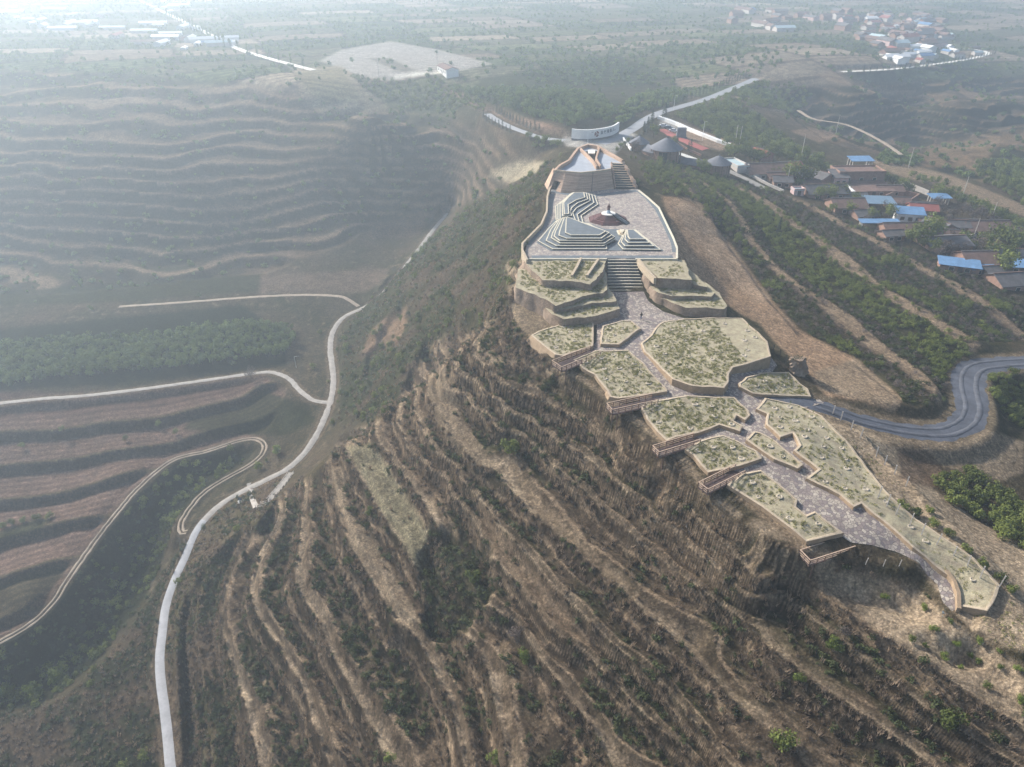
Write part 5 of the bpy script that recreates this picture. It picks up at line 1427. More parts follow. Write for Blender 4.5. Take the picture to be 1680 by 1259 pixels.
def house(px, py, L, W, H, label, roof='rbrown', wall='brick', rz=0.0, kind='gable', pitch=.45, over=.5, win=2, chimney=False, name='village_house'):
    p = on_ground(px, py); a = AXV + rz; W *= 1.0 if roof in ('rblue', 'rsteel') else 1.3; H *= .82
    z0 = min(gz(p.x + dx, p.y + dy) for dx in (-W / 3, W / 3) for dy in (-W / 3, W / 3)) - .3
    root = thing(name, label, 'house', (p.x, p.y, z0), 'houses of the village below the ridge', a)
    loc = lambda x, y, z: (x, y, z)
    def part(mb, nm, mats, par=root, local=True):
        me = bpy.data.meshes.new(nm); me.from_pydata(mb.v, [], mb.f)
        for q in (mats if isinstance(mats, (list, tuple)) else [mats]): me.materials.append(q)
        me.polygons.foreach_set('material_index', mb.m); me.update()
        o = bpy.data.objects.new(nm, me); COL.objects.link(o); o.parent = par; return o
    l, w = L / 2, W / 2; HH = H + .6
    mb = MB()
    rise = w * pitch if kind == 'gable' else 0
    if kind == 'gable':
        vs = [(-l, -w, -1), (l, -w, -1), (l, w, -1), (-l, w, -1), (-l, -w, HH), (l, -w, HH), (l, w, HH), (-l, w, HH), (-l, 0, HH + rise), (l, 0, HH + rise)]
        mb.add(vs, [(0, 1, 5, 4), (2, 3, 7, 6), (1, 2, 6, 9, 5), (3, 0, 4, 8, 7)])
    elif kind == 'shed':
        rise = W * pitch * .5
        vs = [(-l, -w, -1), (l, -w, -1), (l, w, -1), (-l, w, -1), (-l, -w, HH), (l, -w, HH), (l, w, HH + rise), (-l, w, HH + rise)]
        mb.add(vs, [(0, 1, 5, 4), (2, 3, 7, 6), (1, 2, 6, 5), (3, 0, 4, 7)])
    elif kind == 'canopy':
        for sx in (-1, 1):
            for sy in (-1, 0, 1): mb.box((sx * (l - .3), sy * (w - .3), HH / 2 - .5), (.32, .32, HH + 1))
    else:
        mb.box((0, 0, HH / 2 - .5), (L, W, HH + 1))
    if kind == 'canopy':
        for k_ in range(0, len(mb.v), 8):
            q = MB(); q.add(mb.v[k_:k_ + 8], [(0,3,2,1),(4,5,6,7),(0,1,5,4),(1,2,6,5),(2,3,7,6),(3,0,4,7)]); part(q, 'column', M[wall])
    else: part(mb, 'wall', M[wall])
    mb = MB(); t = .16; lo, wo = l + over, w + over
    if kind == 'gable':
        zo = HH + rise - pitch * wo
        vs = [(-lo, -wo, zo), (lo, -wo, zo), (lo, 0, HH + rise), (-lo, 0, HH + rise), (-lo, wo, zo), (lo, wo, zo)]
        vs2 = [(x_, y_, z_ + t) for x_, y_, z_ in vs]
        mb.add(vs + vs2, [(3, 2, 1, 0), (5, 2, 3, 4), (6, 7, 8, 9), (9, 8, 11, 10), (0, 1, 7, 6), (4, 10, 11, 5), (1, 2, 8, 7), (2, 5, 11, 8), (0, 6, 9, 3), (3, 9, 10, 4)])
        r_ = part(mb, 'roof', M[roof]); mb = MB(); mb.box((0, 0, HH + rise + t + .06), (L + over * 2, .35, .2)); part(mb, 'roof_ridge', M['rgrey'] if roof != 'rgrey' else M['rbrown'], r_)
    elif kind in ('shed', 'canopy'):
        za, zb_ = HH - pitch * .5 * over, HH + (W + over) * pitch * .5
        if kind == 'canopy': za, zb_ = HH, HH + W * pitch * .35
        vs = [(-lo, -wo, za), (lo, -wo, za), (lo, wo, zb_), (-lo, wo, zb_)]; vs2 = [(x_, y_, z_ + .12) for x_, y_, z_ in vs]
        mb.add(vs + vs2, [(3, 2, 1, 0), (4, 5, 6, 7), (0, 1, 5, 4), (1, 2, 6, 5), (2, 3, 7, 6), (3, 0, 4, 7)]); part(mb, 'roof', M[roof])
    else:
        mb.box((0, 0, HH + .1), (L + .3, W + .3, .2)); r_ = part(mb, 'roof', M[roof])
        mb = MB(); mb.wall([(-l, -w), (l, -w), (l, w), (-l, w)], HH + .75, HH + .2, .25, closed=True); part(mb, 'roof_parapet', M[wall], r_)
    if kind != 'canopy':
        for sd in (-1, 1):
            for j in range(win):
                x_ = -l + L * (j + .75) / (win + .5)
                mb = MB(); mb.box((x_, sd * (w + .03), H * .58 + .3), (1.5, .12, 1.3)); o_ = part(mb, 'window', M['plaster'])
                mb = MB(); mb.box((x_, sd * (w + .10), H * .58 + .3), (1.26, .06, 1.06)); part(mb, 'pane', M['glass'], o_)
        for sd in (-1,):
            mb = MB(); mb.box((l * .05, sd * (w + .04), 1.2), (1.3, .12, 2.4)); part(mb, 'door', M['deckw'])
    return root
house(1248, 259, 8, 5, 3, 'small gabled house with a reddish roof behind the village trees', 'rred', rz=.1)
house(1254, 287, 17, 8, 3.2, 'long brown roofed house with pale front columns at the near end of the village', 'rbrown', 'plaster', rz=1.45, pitch=.5, win=5)
house(1293, 281, 9, 6, 3, 'low house with a dull red roof beside the long brown roofed house', 'rred', rz=1.5)
house(1206, 274, 12, 4, 2.2, 'pale turquoise flat roofed shed beside the round pavilion', 'rpale', 'plaster', 0.0, 'flat', win=1, name='shed')
house(1281, 304, 7, 5, 2.8, 'small grey gabled house with a brick end by the lane', 'rgrey', rz=1.2)
house(1338, 296, 12, 6, 3, 'grey brown gabled house in front of the tall brick block', 'rgrey', rz=.25)
house(1402, 300, 19, 7, 6.6, 'tall brick block with a flat roof, highest house of the village', 'rbrown', 'brick', 1.35, 'flat', win=3)
house(1372, 303, 6, 5, 4.6, 'narrow pink and white walled house joined to the tall brick block', 'rgrey', 'pinkp', 1.35, 'shed')
house(1407, 282, 9, 5, 6.2, 'bright blue canopy roof rising behind the tall brick block', 'rblue', 'plaster', 1.35, 'canopy', name='canopy')
house(1420, 314, 17, 9, 2.4, 'wide low brown roof in front of the tall brick block', 'rbrown', 'brick', 1.35, 'shed', .2)
house(1350, 322, 16, 7, 3, 'long dark grey gabled house left of the white wall', 'rgrey', 'brick', 1.4, pitch=.5, win=3)
house(1307, 319, 4, 2.5, 2.2, 'tiny pink shed at the edge of the orchard', 'rpale', 'pinkp', 1.4, 'flat', win=1, name='shed')
house(1386, 345, 12, 7, 3, 'brown gabled house with an orange brick end above the orchard', 'rbrown', 'brick', 1.35)
house(1438, 343, 10, 7, 3.6, 'steel blue canopy on white columns', 'rsteel', 'white', 1.2, 'canopy', .3, name='canopy')
house(1488, 364, 9, 4.4, 4.2, 'white fronted house with a bright blue sloping roof', 'rblue', 'white', 1.1, 'shed', .5, win=3)
house(1508, 358, 9, 5, 4.8, 'tall house with a red brown gabled roof behind the white fronted house', 'rred', 'brick', 1.1)
house(1440, 373, 13, 2.6, 2.2, 'long narrow bright blue sheet roof above the orchard', 'rblue', 'plaster', 1.3, 'canopy', name='canopy')
house(1484, 384, 17, 6, 2.8, 'long dark red brown roofed house behind the big green tree', 'rbrown', 'brick', 1.35)
house(1535, 380, 9, 6, 3, 'dark grey gabled house right of the big green tree', 'rgrey', 'brick', .1)
house(1612, 382, 16, 7, 3.2, 'brown roofed house with a long brick side wall near the right edge', 'rbrown', 'brick', 1.35, win=4)
house(1543, 405, 15, 8, 2.6, 'wide weathered grey roof above the bare trees', 'rgrey', 'brick', 1.45, 'gable', .3)
house(1570, 443, 11, 5, 2.4, 'bright blue roofed shed with a faded yellow panel', 'rblue', 'brick', .95, 'shed', .25, name='shed')
house(1606, 448, 8, 3.6, 2.4, 'small bright blue lean-to roof beside the shed with the yellow panel', 'rblue', 'brick', 1.4, 'shed', .25, name='shed')
house(1598, 436, 11, 8, 3.4, 'dark brown roofed house behind the blue lean-to', 'rbrown', 'brick', 1.35)
house(1668, 444, 9, 5, 2.6, 'bright blue roof at the right edge beside the round green tree', 'rblue', 'brick', 1.2, 'shed', .25, name='shed')
house(1668, 468, 18, 7, 3, 'long dark grey roofed house at the right edge, nearest the camera', 'rgrey', 'brick', 1.45)
house(1538, 333, 7, 4, 2.8, 'light blue canopy roof standing alone among bare trees', 'rblue', 'plaster', 1.35, 'canopy', name='canopy')
house(735, 121, 20, 6, 4.5, 'white building with a brownish roof at the far paved yard', 'rbrown', 'white', .1, 'gable', .3, win=5, name='yard_building')
HX = [(1270,296,7,5,'rbrown'), (1312,292,8,5,'rgrey'), (1327,309,7,5,'rbrown'), (1366,318,9,5,'rbrown'), (1398,330,9,5,'rgrey'), (1455,318,10,5,'rbrown'), (1468,338,9,5,'rbrown'), (1415,358,8,5,'rgrey'), (1512,346,9,5,'rbrown'), (1562,376,9,5,'rgrey'), (1582,374,8,5,'rbrown'), (1640,400,10,6,'rbrown'), (1652,424,9,5,'rgrey'), (1628,452,8,5,'rgrey'), (1460,392,7,4,'rgrey'), (1520,372,7,4,'rbrown'), (1545,392,10,5,'rbrown'), (1655,388,10,5,'rbrown')]
HW = ['beside the long brown roofed house', 'behind the small grey gabled house', 'left of the tall brick block', 'between the grey house and the tall brick block', 'below the wide low brown roof', 'right of the wide low brown roof', 'behind the steel blue canopy', 'left of the narrow blue sheet roof', 'behind the white fronted house', 'right of the dark grey gabled house', 'left of the brick sided house', 'right of the brick sided house', 'above the bright blue roof at the right edge', 'below the small blue lean-to', 'below the narrow blue sheet roof', 'between the red gabled house and the bare trees', 'above the wide weathered grey roof', 'at the right edge behind leafy trees']
for (a, b, l_, w_, r_), wh in zip(HX, HW): house(a, b, l_, w_, 2.3, 'low ' + {'rbrown': 'brown', 'rgrey': 'grey'}[r_] + ' roofed house ' + wh, r_, 'brick', 1.35 + .15 * math.sin(a), 'gable', .42, win=2)
def wall_thing(name, pxs, h, th, mat, label, cat='wall'):
    ps = [on_ground(*q) for q in pxs]
    mb = MB(); mb.wall([(p.x, p.y) for p in ps], [p.z + h for p in ps], [p.z - .8 for p in ps], th)
    return tag(mb.build(name, M[mat]), label, cat)
wall_thing('boundary_wall', [(1478,303), (1500,312), (1522,321)], 2.0, .4, 'plaster', 'cream boundary wall between the village and the field track')
wall_thing('boundary_wall', [(1445,291), (1464,298)], 2.2, .4, 'brick', 'red brick boundary wall right of the tall brick block')
wall_thing('boundary_wall', [(1388,312), (1402,325), (1412,330)], 2.2, .6, 'white', 'white topped wall between the long grey house and the steel blue canopy')
wall_thing('boundary_wall', [(1450,330), (1475,320), (1505,328), (1490,338)], 2.4, .4, 'brick', 'roofless brick courtyard walls behind the steel blue canopy')
wall_thing('boundary_wall', [(1571,391), (1600,389), (1628,387)], 1.0, .5, 'plaster', 'pale low wall in front of the brick sided house at the right')
wall_thing('lane_wall', [(1190,268), (1225,286), (1260,305), (1285,316)], 1.0, .5, 'plaster', 'low pale wall along the lane between orchard and village')
# long white wall by the car park
wall_thing('white_wall', [(1080,195), (1092,199), (1110,206), (1130,215), (1155,225), (1178,234), (1197,241)], 1.3, 1.9, 'white', 'long white wall running along the car park')
wall_thing('retaining_wall', [(1110,236), (1130,248), (1150,257)], .9, .4, 'brick', 'low brown double wall behind the round pavilion')
wall_thing('retaining_wall', [(1035,248), (1030,240), (1022,230)], 1.2, .5, 'white', 'curved white kerb wall beside the junction')
# the red strip and white line by the car park
def flat_strip(name, pxs, half, mat, dz):
    ps = [on_ground(*q) for q in pxs]
    P_ = np.array([[p.x, p.y, p.z] for p in ps]); P_ = smooth_line(P_, 8)
    P_[:, 2] = [gz(a, b) for a, b in P_[:, :2]]
    return ribbon(name, P_, half, M[mat], dz, .05, 3)
flat_strip('path', [(1084,213), (1110,226), (1135,237), (1158,246)], 2.6, 'redtrack', .2)
flat_strip('path', [(1098,250), (1115,253), (1140,262), (1150,264)], 1.6, 'whitest', .3)
flat_strip('path', [(1195,281), (1225,295), (1255,310)], 1.8, 'conc', .2)

# ------------------------------------------------------------------ round pavilions and curved hall
def pavilion(px, py, R, H, rise, label, door=True):
    p = on_ground(px, py); z0 = p.z - .4
    root = thing('round_pavilion', label, 'pavilion', (p.x, p.y, z0), 'round pavilions beside the car park')
    mb = MB(); mb.cyl((p.x, p.y, z0 - 1), R * .8, R * .8, H + 1.2, 32); mb.build('wall', M['brick'], root)
    mb = lathe(p.x, p.y, z0 + H - .35, [(R * .98, 0), (R, .08), (R * .8, rise * .24), (R * .5, rise * .56), (R * .22, rise * .86), (.25, rise), (.18, rise + .5), (.02, rise + .55)], 40)
    mb.build('roof', M['rhall'], root)
    for k_ in range(12):
        a = 2 * math.pi * k_ / 12 + .1
        q = MB(); q.tube((p.x + R * .9 * math.cos(a), p.y + R * .9 * math.sin(a), z0 - .5), (p.x + R * .9 * math.cos(a), p.y + R * .9 * math.sin(a), z0 + H - .1), .16, n=8); q.build('column', M['wood'], root)
    if door:
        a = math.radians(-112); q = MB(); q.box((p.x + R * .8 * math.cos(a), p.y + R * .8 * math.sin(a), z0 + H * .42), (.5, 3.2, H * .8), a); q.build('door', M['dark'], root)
    return root
pavilion(1091, 262, 6.6, 5.2, 4.0, 'largest round pavilion with a grey conical roof and dark doorway')
pavilion(1176, 284, 5.2, 4.6, 2.8, 'round brick pavilion with a grey conical roof behind the fluffy green tree', False)
pavilion(1048, 246, 4.2, 3.6, 2.6, 'round grey roofed pavilion half hidden by the bare purple tree', False)
def hall(pxs, half, H, rise, label):
    ps = smooth_line(np.array([list(on_ground(*q)) for q in pxs]), 6)
    z0 = ps[:, 2].min() - .5
    root = thing('curved_hall', label, 'hall', (ps[0, 0], ps[0, 1], z0), 'curved halls linking the pavilions')
    d = np.gradient(ps[:, :2], axis=0); d /= np.linalg.norm(d, axis=1)[:, None]; nr = np.stack([-d[:, 1], d[:, 0]], 1)
    n = len(ps); mb = MB(); vs = []
    for i in range(n):
        for s_, z_ in ((-half - .5, H - .2), (0, H + rise), (half + .5, H - .2), (half + .5, H - .4), (-half - .5, H - .4)):
            vs.append((ps[i, 0] + nr[i, 0] * s_, ps[i, 1] + nr[i, 1] * s_, z0 + z_))
    fs = [(i * 5 + j, (i + 1) * 5 + j, (i + 1) * 5 + (j + 1) % 5, i * 5 + (j + 1) % 5) for i in range(n - 1) for j in range(5)] + [(0, 1, 2, 3, 4), tuple(5 * (n - 1) + q for q in (4, 3, 2, 1, 0))]
    mb.add(vs, fs); mb.build('roof', M['rhall'], root)
    for sd in (-1, 1):
        mb = MB(); mb.wall([(ps[i, 0] + nr[i, 0] * half * sd, ps[i, 1] + nr[i, 1] * half * sd) for i in range(n)], z0 + H - .25, z0 - 1, .35); mb.build('wall', M['brick'], root)
    return root
hall([(1104,262), (1122,268), (1142,274), (1164,280)], 2.7, 3.0, 1.6, 'curved grey roofed hall linking the two larger pavilions')
hall([(1058,248), (1066,254), (1078,259)], 2.7, 3.0, 1.6, 'short grey roofed hall left of the largest pavilion')

# ------------------------------------------------------------------ sign wall
SG = [W2([q], -7.0)[0] for q in [(938,229), (950,230.5), (965,230.5), (980,229), (995,226.5), (1006,223), (1014,217.5)]]
sgs = smooth_line(np.array([[a, b, 0] for a, b in SG]), 5)[:, :2]
root = thing('sign_wall', 'long curved white sign wall with a red round emblem at the road junction', 'sign wall', (sgs[15][0], sgs[15][1], -7.2))
mb = MB(); mb.wall([tuple(q) for q in sgs], -7.0 + 4.2, -8.0, .6); mb.build('wall', M['white'], root)
mb = MB(); mb.wall([tuple(q) for q in sgs], -7.0 + 4.35, -7.0 + 4.18, .8); mb.build('coping', M['white'], root)
mb = MB(); mb.wall([tuple(q) for q in sgs], -6.45, -8.0, .8); mb.build('plinth', M['rgrey'], root)
def on_sign(t, h, off=.36):
    f_ = t * (len(sgs) - 1); i = min(int(f_), len(sgs) - 2); u = f_ - i
    a, b = Vector(sgs[i]), Vector(sgs[i + 1]); d = (b - a).normalized(); p = a.lerp(b, u); nn = Vector((d.y, -d.x))
    return Vector((p.x + nn.x * off, p.y + nn.y * off, -7.0 + h)), d, nn
def sign_text(txt, t, h, size, mat, nm):
    cu_ = bpy.data.curves.new(nm, 'FONT'); cu_.body = txt; cu_.size = size; cu_.align_x = 'CENTER'; cu_.align_y = 'CENTER'; cu_.extrude = .04
    o_ = bpy.data.objects.new(nm + '_curve', cu_); COL.objects.link(o_)
    bpy.context.view_layer.update()
    me = bpy.data.meshes.new_from_object(o_.evaluated_get(bpy.context.evaluated_depsgraph_get()))
    bpy.data.objects.remove(o_)
    p, d, nn = on_sign(t, h)
    Mx = Matrix(((d.x, 0, nn.x, p.x - root.location.x), (d.y, 0, nn.y, p.y - root.location.y), (0, 1, 0, p.z - root.location.z), (0, 0, 0, 1)))
    me.transform(Mx); me.materials.clear(); me.materials.append(mat); me.name = nm
    q = bpy.data.objects.new(nm, me); COL.objects.link(q); q.parent = root; return q
M['ink'] = simple_mat('dark_blue_ink', (.06, .075, .11), .1, 1, bmp=0)
M['emblem'] = simple_mat('dark_red_emblem', (.17, .045, .045), .15, 1, bmp=0)
for i, chx in enumerate('袁竹隆書人'): sign_text(chx, .565 + i * .058, 2.55 + .05 * i, 1.6, M['ink'], 'lettering')
sign_text('印', .85, 2.3, .7, M['emblem'], 'seal')
p, d, nn = on_sign(.475, 2.35)
mb = MB()
def arc_fan(r0, r1, a0, a1, n=14):
    vs = []
    for i in range(n + 1):
        a = a0 + (a1 - a0) * i / n
        for r in (r0, r1): vs.append((p.x + d.x * r * math.cos(a) + nn.x * .03, p.y + d.y * r * math.cos(a) + nn.y * .03, p.z + r * math.sin(a)))
    mb.add(vs, [(2 * i, 2 * i + 1, 2 * i + 3, 2 * i + 2) for i in range(n)])
for k_ in range(3):
    arc_fan(.55, 1.15, k_ * 2.094 + .1, k_ * 2.094 + 1.75); arc_fan(.12, .45, k_ * 2.094 + .9, k_ * 2.094 + 2.6, 8)
mb.build('emblem', M['emblem'], root)

# ------------------------------------------------------------------ cars
M['cwhite'] = simple_mat('white_car_paint', (.66, .67, .69), .03, 1, rough=.3, spec=.5, bmp=0)
M['cdark'] = simple_mat('dark_car_paint', (.05, .055, .065), .05, 1, rough=.3, spec=.5, bmp=0)
M['tyre'] = simple_mat('tyre', (.02, .02, .02), .1, 3, bmp=0)
def car(px, py, label, paint, rz):
    p = on_ground(px, py)
    root = thing('parked_car', label, 'car', (p.x, p.y, gz(p.x, p.y) + .05), 'cars in the car park', rz)
    def part(mb, nm, mat, par=None, smooth=False):
        me = bpy.data.meshes.new(nm); me.from_pydata(mb.v, [], mb.f); me.materials.append(mat); me.update()
        o = bpy.data.objects.new(nm, me); COL.objects.link(o); o.parent = par or root; return o
    prof_ = [(-2.2, .35), (-2.25, .7), (-2.1, .95), (-1.5, 1.0), (-.95, 1.42), (.35, 1.45), (1.0, 1.0), (2.0, .85), (2.2, .65), (2.2, .35)]
    mb = MB(); n = len(prof_)
    w_ = [.84 if z_ < 1.1 else .68 for _, z_ in prof_]
    vs = [(x_, -w, z_) for (x_, z_), w in zip(prof_, w_)] + [(x_, w, z_) for (x_, z_), w in zip(prof_, w_)]
    mb.add(vs, [(i, (i + 1) % n, n + (i + 1) % n, n + i) for i in range(n)] + [tuple(range(n - 1, -1, -1)), tuple(range(n, 2 * n))]); part(mb, 'body', M[paint])
    for pts in ([(.40, 1.44), (.96, 1.04)], [(-.98, 1.41), (-1.46, 1.04)]):
        (x0, z0), (x1, z1) = pts; dx = .02 if x1 > x0 else -.02
        mb = MB(); mb.add([(x0 + dx, -.62, z0), (x1 + dx, -.74, z1), (x1 + dx, .74, z1), (x0 + dx, .62, z0)], [(0, 1, 2, 3)]); part(mb, 'windscreen' if x1 > x0 else 'rear_window', M['glass'])
    for sy in (-1, 1):
        mb = MB(); mb.add([(-.9, sy * .72, 1.36), (.3, sy * .72, 1.38), (.85, sy * .86, 1.02), (-1.35, sy * .86, 1.02)], [(0, 1, 2, 3)]); part(mb, 'side_window', M['glass'])
        for x_ in (-1.4, 1.35):
            mb = MB(); mb.tube((x_, sy * .66, .32), (x_, sy * .88, .32), .32, n=16); part(mb, 'wheel', M['tyre'])
        mb = MB(); mb.box((2.18, sy * .58, .68), (.08, .36, .16)); part(mb, 'headlight', M['white'])
car(1089, 209, 'white parked car at the left end of the car park row', 'cwhite', -.5)
car(1097, 212, 'dark roofed parked car between the two white cars', 'cdark', -.5)
car(1105, 217, 'white parked car nearest the stone block', 'cwhite', -.4)
p = on_ground(1117, 226); mb = MB(); mb.prism([(p.x - 2.2, p.y - 1), (p.x + 2.0, p.y - 1.2), (p.x + 2.1, p.y + 1), (p.x - 2.0, p.y + 1.2)], p.z + 4.2, p.z - .5, .15)
mb.prism([(p.x - 2.6, p.y - 1.5), (p.x + 2.5, p.y - 1.6), (p.x + 2.6, p.y + 1.5), (p.x - 2.5, p.y + 1.5)], p.z + .5, p.z - .5, .1)
tag(mb.build('stone_block', M['rhall']), 'large upright grey stone block beside the car park', 'monument')

# ------------------------------------------------------------------ far settlements: houses a few pixels big
FARM_MESH = []
for wl, rf_ in (('plaster', 'rbrown'), ('plaster', 'rpale'), ('brick', 'rbrown'), ('white', 'white'), ('plaster', 'rblue'), ('pinkp', 'rgrey'), ('plaster', 'rred'), ('brick', 'rgrey')):
    mb = MB(); l, w, h = 6, 4, 4
    mb.add([(-l, -w, -2), (l, -w, -2), (l, w, -2), (-l, w, -2), (-l, -w, h), (l, -w, h), (l, w, h), (-l, w, h), (-l, 0, h + 2), (l, 0, h + 2)], [(0, 1, 5, 4), (2, 3, 7, 6), (1, 2, 6, 9, 5), (3, 0, 4, 8, 7)], 0)
    mb.add([(-l - .4, -w - .4, h - .1), (l + .4, -w - .4, h - .1), (l + .4, 0, h + 2.15), (-l - .4, 0, h + 2.15), (-l - .4, w + .4, h - .1), (l + .4, w + .4, h - .1)], [(0, 1, 2, 3), (3, 2, 5, 4)], 1)
    me = bpy.data.meshes.new('far_house'); me.from_pydata(mb.v, [], mb.f); me.materials.append(M[wl]); me.materials.append(M[rf_]); me.polygons.foreach_set('material_index', mb.m); me.update(); FARM_MESH.append(me)
rnd = random.Random(5)
def far_houses(poly, n, label, group, weights, smin=.7, smax=1.6, ang=.3, lenx=1.0):
    xs = [p[0] for p in poly]; ys = [p[1] for p in poly]; k_ = 0
    while k_ < n:
        a, b = rnd.uniform(min(xs), max(xs)), rnd.uniform(min(ys), max(ys))
        if not inpoly(np.array([a]), np.array([b]), poly)[0]: continue
        p = hit(a, b); me = FARM_MESH[rnd.choices(range(8), weights)[0]]
        o = bpy.data.objects.new('far_house', me); COL.objects.link(o); o.location = p
        s_ = rnd.uniform(smin, smax); o.scale = (s_ * rnd.uniform(.8, 1.7) * lenx, s_, s_ * rnd.uniform(.7, 1.1)); o.rotation_euler = (0, 0, ang + rnd.choice((0, 1.57)) + rnd.uniform(-.12, .12))
        tag(o, label, 'house', group); k_ += 1
far_houses([(1385,22), (1450,14), (1540,30), (1560,60), (1530,82), (1480,88), (1430,78), (1370,50)], 95, 'small hazy house in the far village at the upper right', 'houses of the far village', [5, 1, 4, 1.2, .5, 3, 1.5, 4], .6, 1.1)
far_houses([(1440,90), (1480,80), (1600,78), (1620,88), (1560,100), (1470,106)], 22, 'pale or blue roofed shed beside the curving far road', 'sheds by the far road', [1, 2, 1, 4, 3, 0, 1, 1], .5, .85, .2, 1.2)
far_houses([(1180,18), (1385,10), (1385,50), (1300,55), (1200,40)], 22, 'faint house scattered in the haze left of the far village', 'faint scattered far houses', [3, 2, 2, 1, .5, 1, 1, 2], .7, 1.2)
far_houses([(15,22), (110,14), (240,30), (330,50), (340,82), (230,82), (130,52), (50,52)], 34, 'white shed barely visible in the bright haze at the upper left', 'white sheds in the bright haze', [1, 2, 0, 8, 2, 1, 1, 0], .45, .8, .1, 1.8)
far_houses([(180,0), (330,0), (340,25), (250,22)], 8, 'faint shed beside the far white road', 'sheds by the far white road', [1, 2, 0, 8, 1, 1, 0, 0], .5, .8, .1, 1.6)
far_houses([(330,62), (380,66), (392,78), (340,78)], 5, 'pale blue shed beside the poplar lined road', 'sheds by the poplars', [0, 5, 0, 3, 3, 0, 0, 0], .5, .8, .3, 1.7)
# ------------------------------------------------------------------ trees that stand out, one by one
def crown_mesh(seed, lobes, n, size, mat, R, H, z0, squash=.85):
    rnd = random.Random(seed); mb = MB()
    for i in range(lobes):
        a = rnd.uniform(0, 6.28); q = R * rnd.uniform(.1, .65); zz = z0 + (H - z0) * rnd.uniform(.2, .8)
        leaves(mb, rnd, (q * math.cos(a), q * math.sin(a), zz), R * rnd.uniform(.38, .62), n // lobes, size, squash, .35)
    return proto_mesh('crown', mb, mat)
def trunk_mesh(seed, H, r, z1, R):
    rnd = random.Random(seed); mb = MB()
    mb.tube((0, 0, -.4), (.05, .03, z1), r, r * .7, 7)
    for i in range(4):
        a = i * 1.57 + rnd.uniform(-.4, .4); mb.tube((.05, .03, z1 * .85), (R * .5 * math.cos(a), R * .5 * math.sin(a), z1 + (H - z1) * .5), r * .55, r * .15, 5)
    mb.tube((.05, .03, z1), (0, 0, H * .85), r * .65, r * .15, 5)
    return proto_mesh('trunk', mb, M['bark'])
def conifer_mesh(seed, H, R):
    rnd = random.Random(seed); mb = MB()
    for i in range(170):
        t = rnd.random() ** .8; z_ = .3 + (H - .3) * t; r = R * (1 - t) ** .8 * rnd.uniform(.5, 1.05); a = rnd.uniform(0, 6.28)
        q = Vector((r * math.cos(a), r * math.sin(a), z_)); d = Vector((math.cos(a), math.sin(a), -.35)).normalized(); w = Vector((-math.sin(a), math.cos(a), 0)); s = H * .085 * rnd.uniform(.6, 1.2) * (1.1 - .5 * t)
        mb.add([q - d * s, q + w * s * .6, q + d * s, q - w * s * .6 + Vector((0, 0, s * .2))], [(0, 1, 2, 3)])
    return proto_mesh('crown', mb, M['conif'])
KINDS = {
 'green': [(crown_mesh(s_, 9, 520, .30, M['leaf'], 2.6, 5.2, 1.3), trunk_mesh(s_, 5.2, .16, 1.6, 2.4)) for s_ in (1, 2, 3)],
 'fresh': [(crown_mesh(s_, 8, 420, .17, M['leafb'], 1.3, 2.4, .35), trunk_mesh(s_, 2.4, .06, .6, 1.2)) for s_ in (11, 12)],
 'olive': [(crown_mesh(s_, 8, 420, .20, M['leaf'], 1.5, 2.2, .25), trunk_mesh(s_, 2.2, .07, .5, 1.3)) for s_ in (21, 22)],
 'bare': [(crown_mesh(s_, 10, 420, .22, M['bare'], 2.6, 5.4, 1.4), trunk_mesh(s_, 5.4, .16, 1.8, 2.6)) for s_ in (31, 32)],
 'conif': [(conifer_mesh(s_, 5.0, 1.1), trunk_mesh(s_, 2.5, .09, 1.5, .3)) for s_ in (41, 42)],
 'grove': [(crown_mesh(s_, 9, 240, .25, M['leafy'], 1.55, 4.0, .9), trunk_mesh(s_, 4.0, .09, 1.3, 1.3)) for s_ in (51, 52, 53)],
 'bush': [(clump('foliage', 70 + s_, 7, 150, .17, M['leaf'], 1.0, 1.3), trunk_mesh(70 + s_, 1.2, .05, .4, .7)) for s_ in (1, 2, 3)],
 'poplar': [(crown_mesh(s_, 8, 160, .5, M['leafy'], 1.6, 11, 2.0, 2.2), trunk_mesh(s_, 11, .2, 3, .8)) for s_ in (61, 62)],
}
NAMES = {'green': 'leafy_tree', 'fresh': 'fresh_green_bush', 'olive': 'green_bush', 'bare': 'bare_tree', 'conif': 'conifer', 'grove': 'grove_tree', 'bush': 'orchard_bush', 'poplar': 'poplar'}
trnd = random.Random(77)
def tree(kind, loc, s, label, group=None, cat=None, zs=None):
    c, t = KINDS[kind][trnd.randrange(len(KINDS[kind]))]
    r = thing(NAMES[kind], label, cat or ('bush' if kind in ('fresh', 'olive', 'bush') else 'tree'), loc, group, trnd.uniform(0, 6.28))
    r.scale = (s, s, s * (zs or trnd.uniform(.88, 1.12)))
    a = bpy.data.objects.new('crown' if kind not in ('bush',) else 'foliage', c); COL.objects.link(a); a.parent = r
    b = bpy.data.objects.new('trunk', t); COL.objects.link(b); b.parent = r
    return r
def trees_px(kind, pxs, s, label, group, jit=.15):
    for q in pxs:
        p = hit(q[0], q[1]); tree(kind, p - Vector((0, 0, .2)), (q[2] if len(q) > 2 else s) * trnd.uniform(1 - jit, 1 + jit) * (1.2 if kind in ('green', 'bare') and q[0] > 1180 else 1), label, group)
trees_px('green', [(1300,303,1.5), (1322,306,1.3), (1245,272,1.1), (1222,266,1.2), (1204,262,1.1), (1236,270,1.2), (1196,256,1.0)], 1.2, 'leafy tree in the clump at the near end of the village', 'leafy trees at the near end of the village')
trees_px('green', [(1345,328), (1362,330), (1378,326), (1408,344,.8), (1458,360,.9), (1428,362,.8)], .95, 'leafy tree standing among the grey and brown village houses', 'leafy trees among the middle village houses')
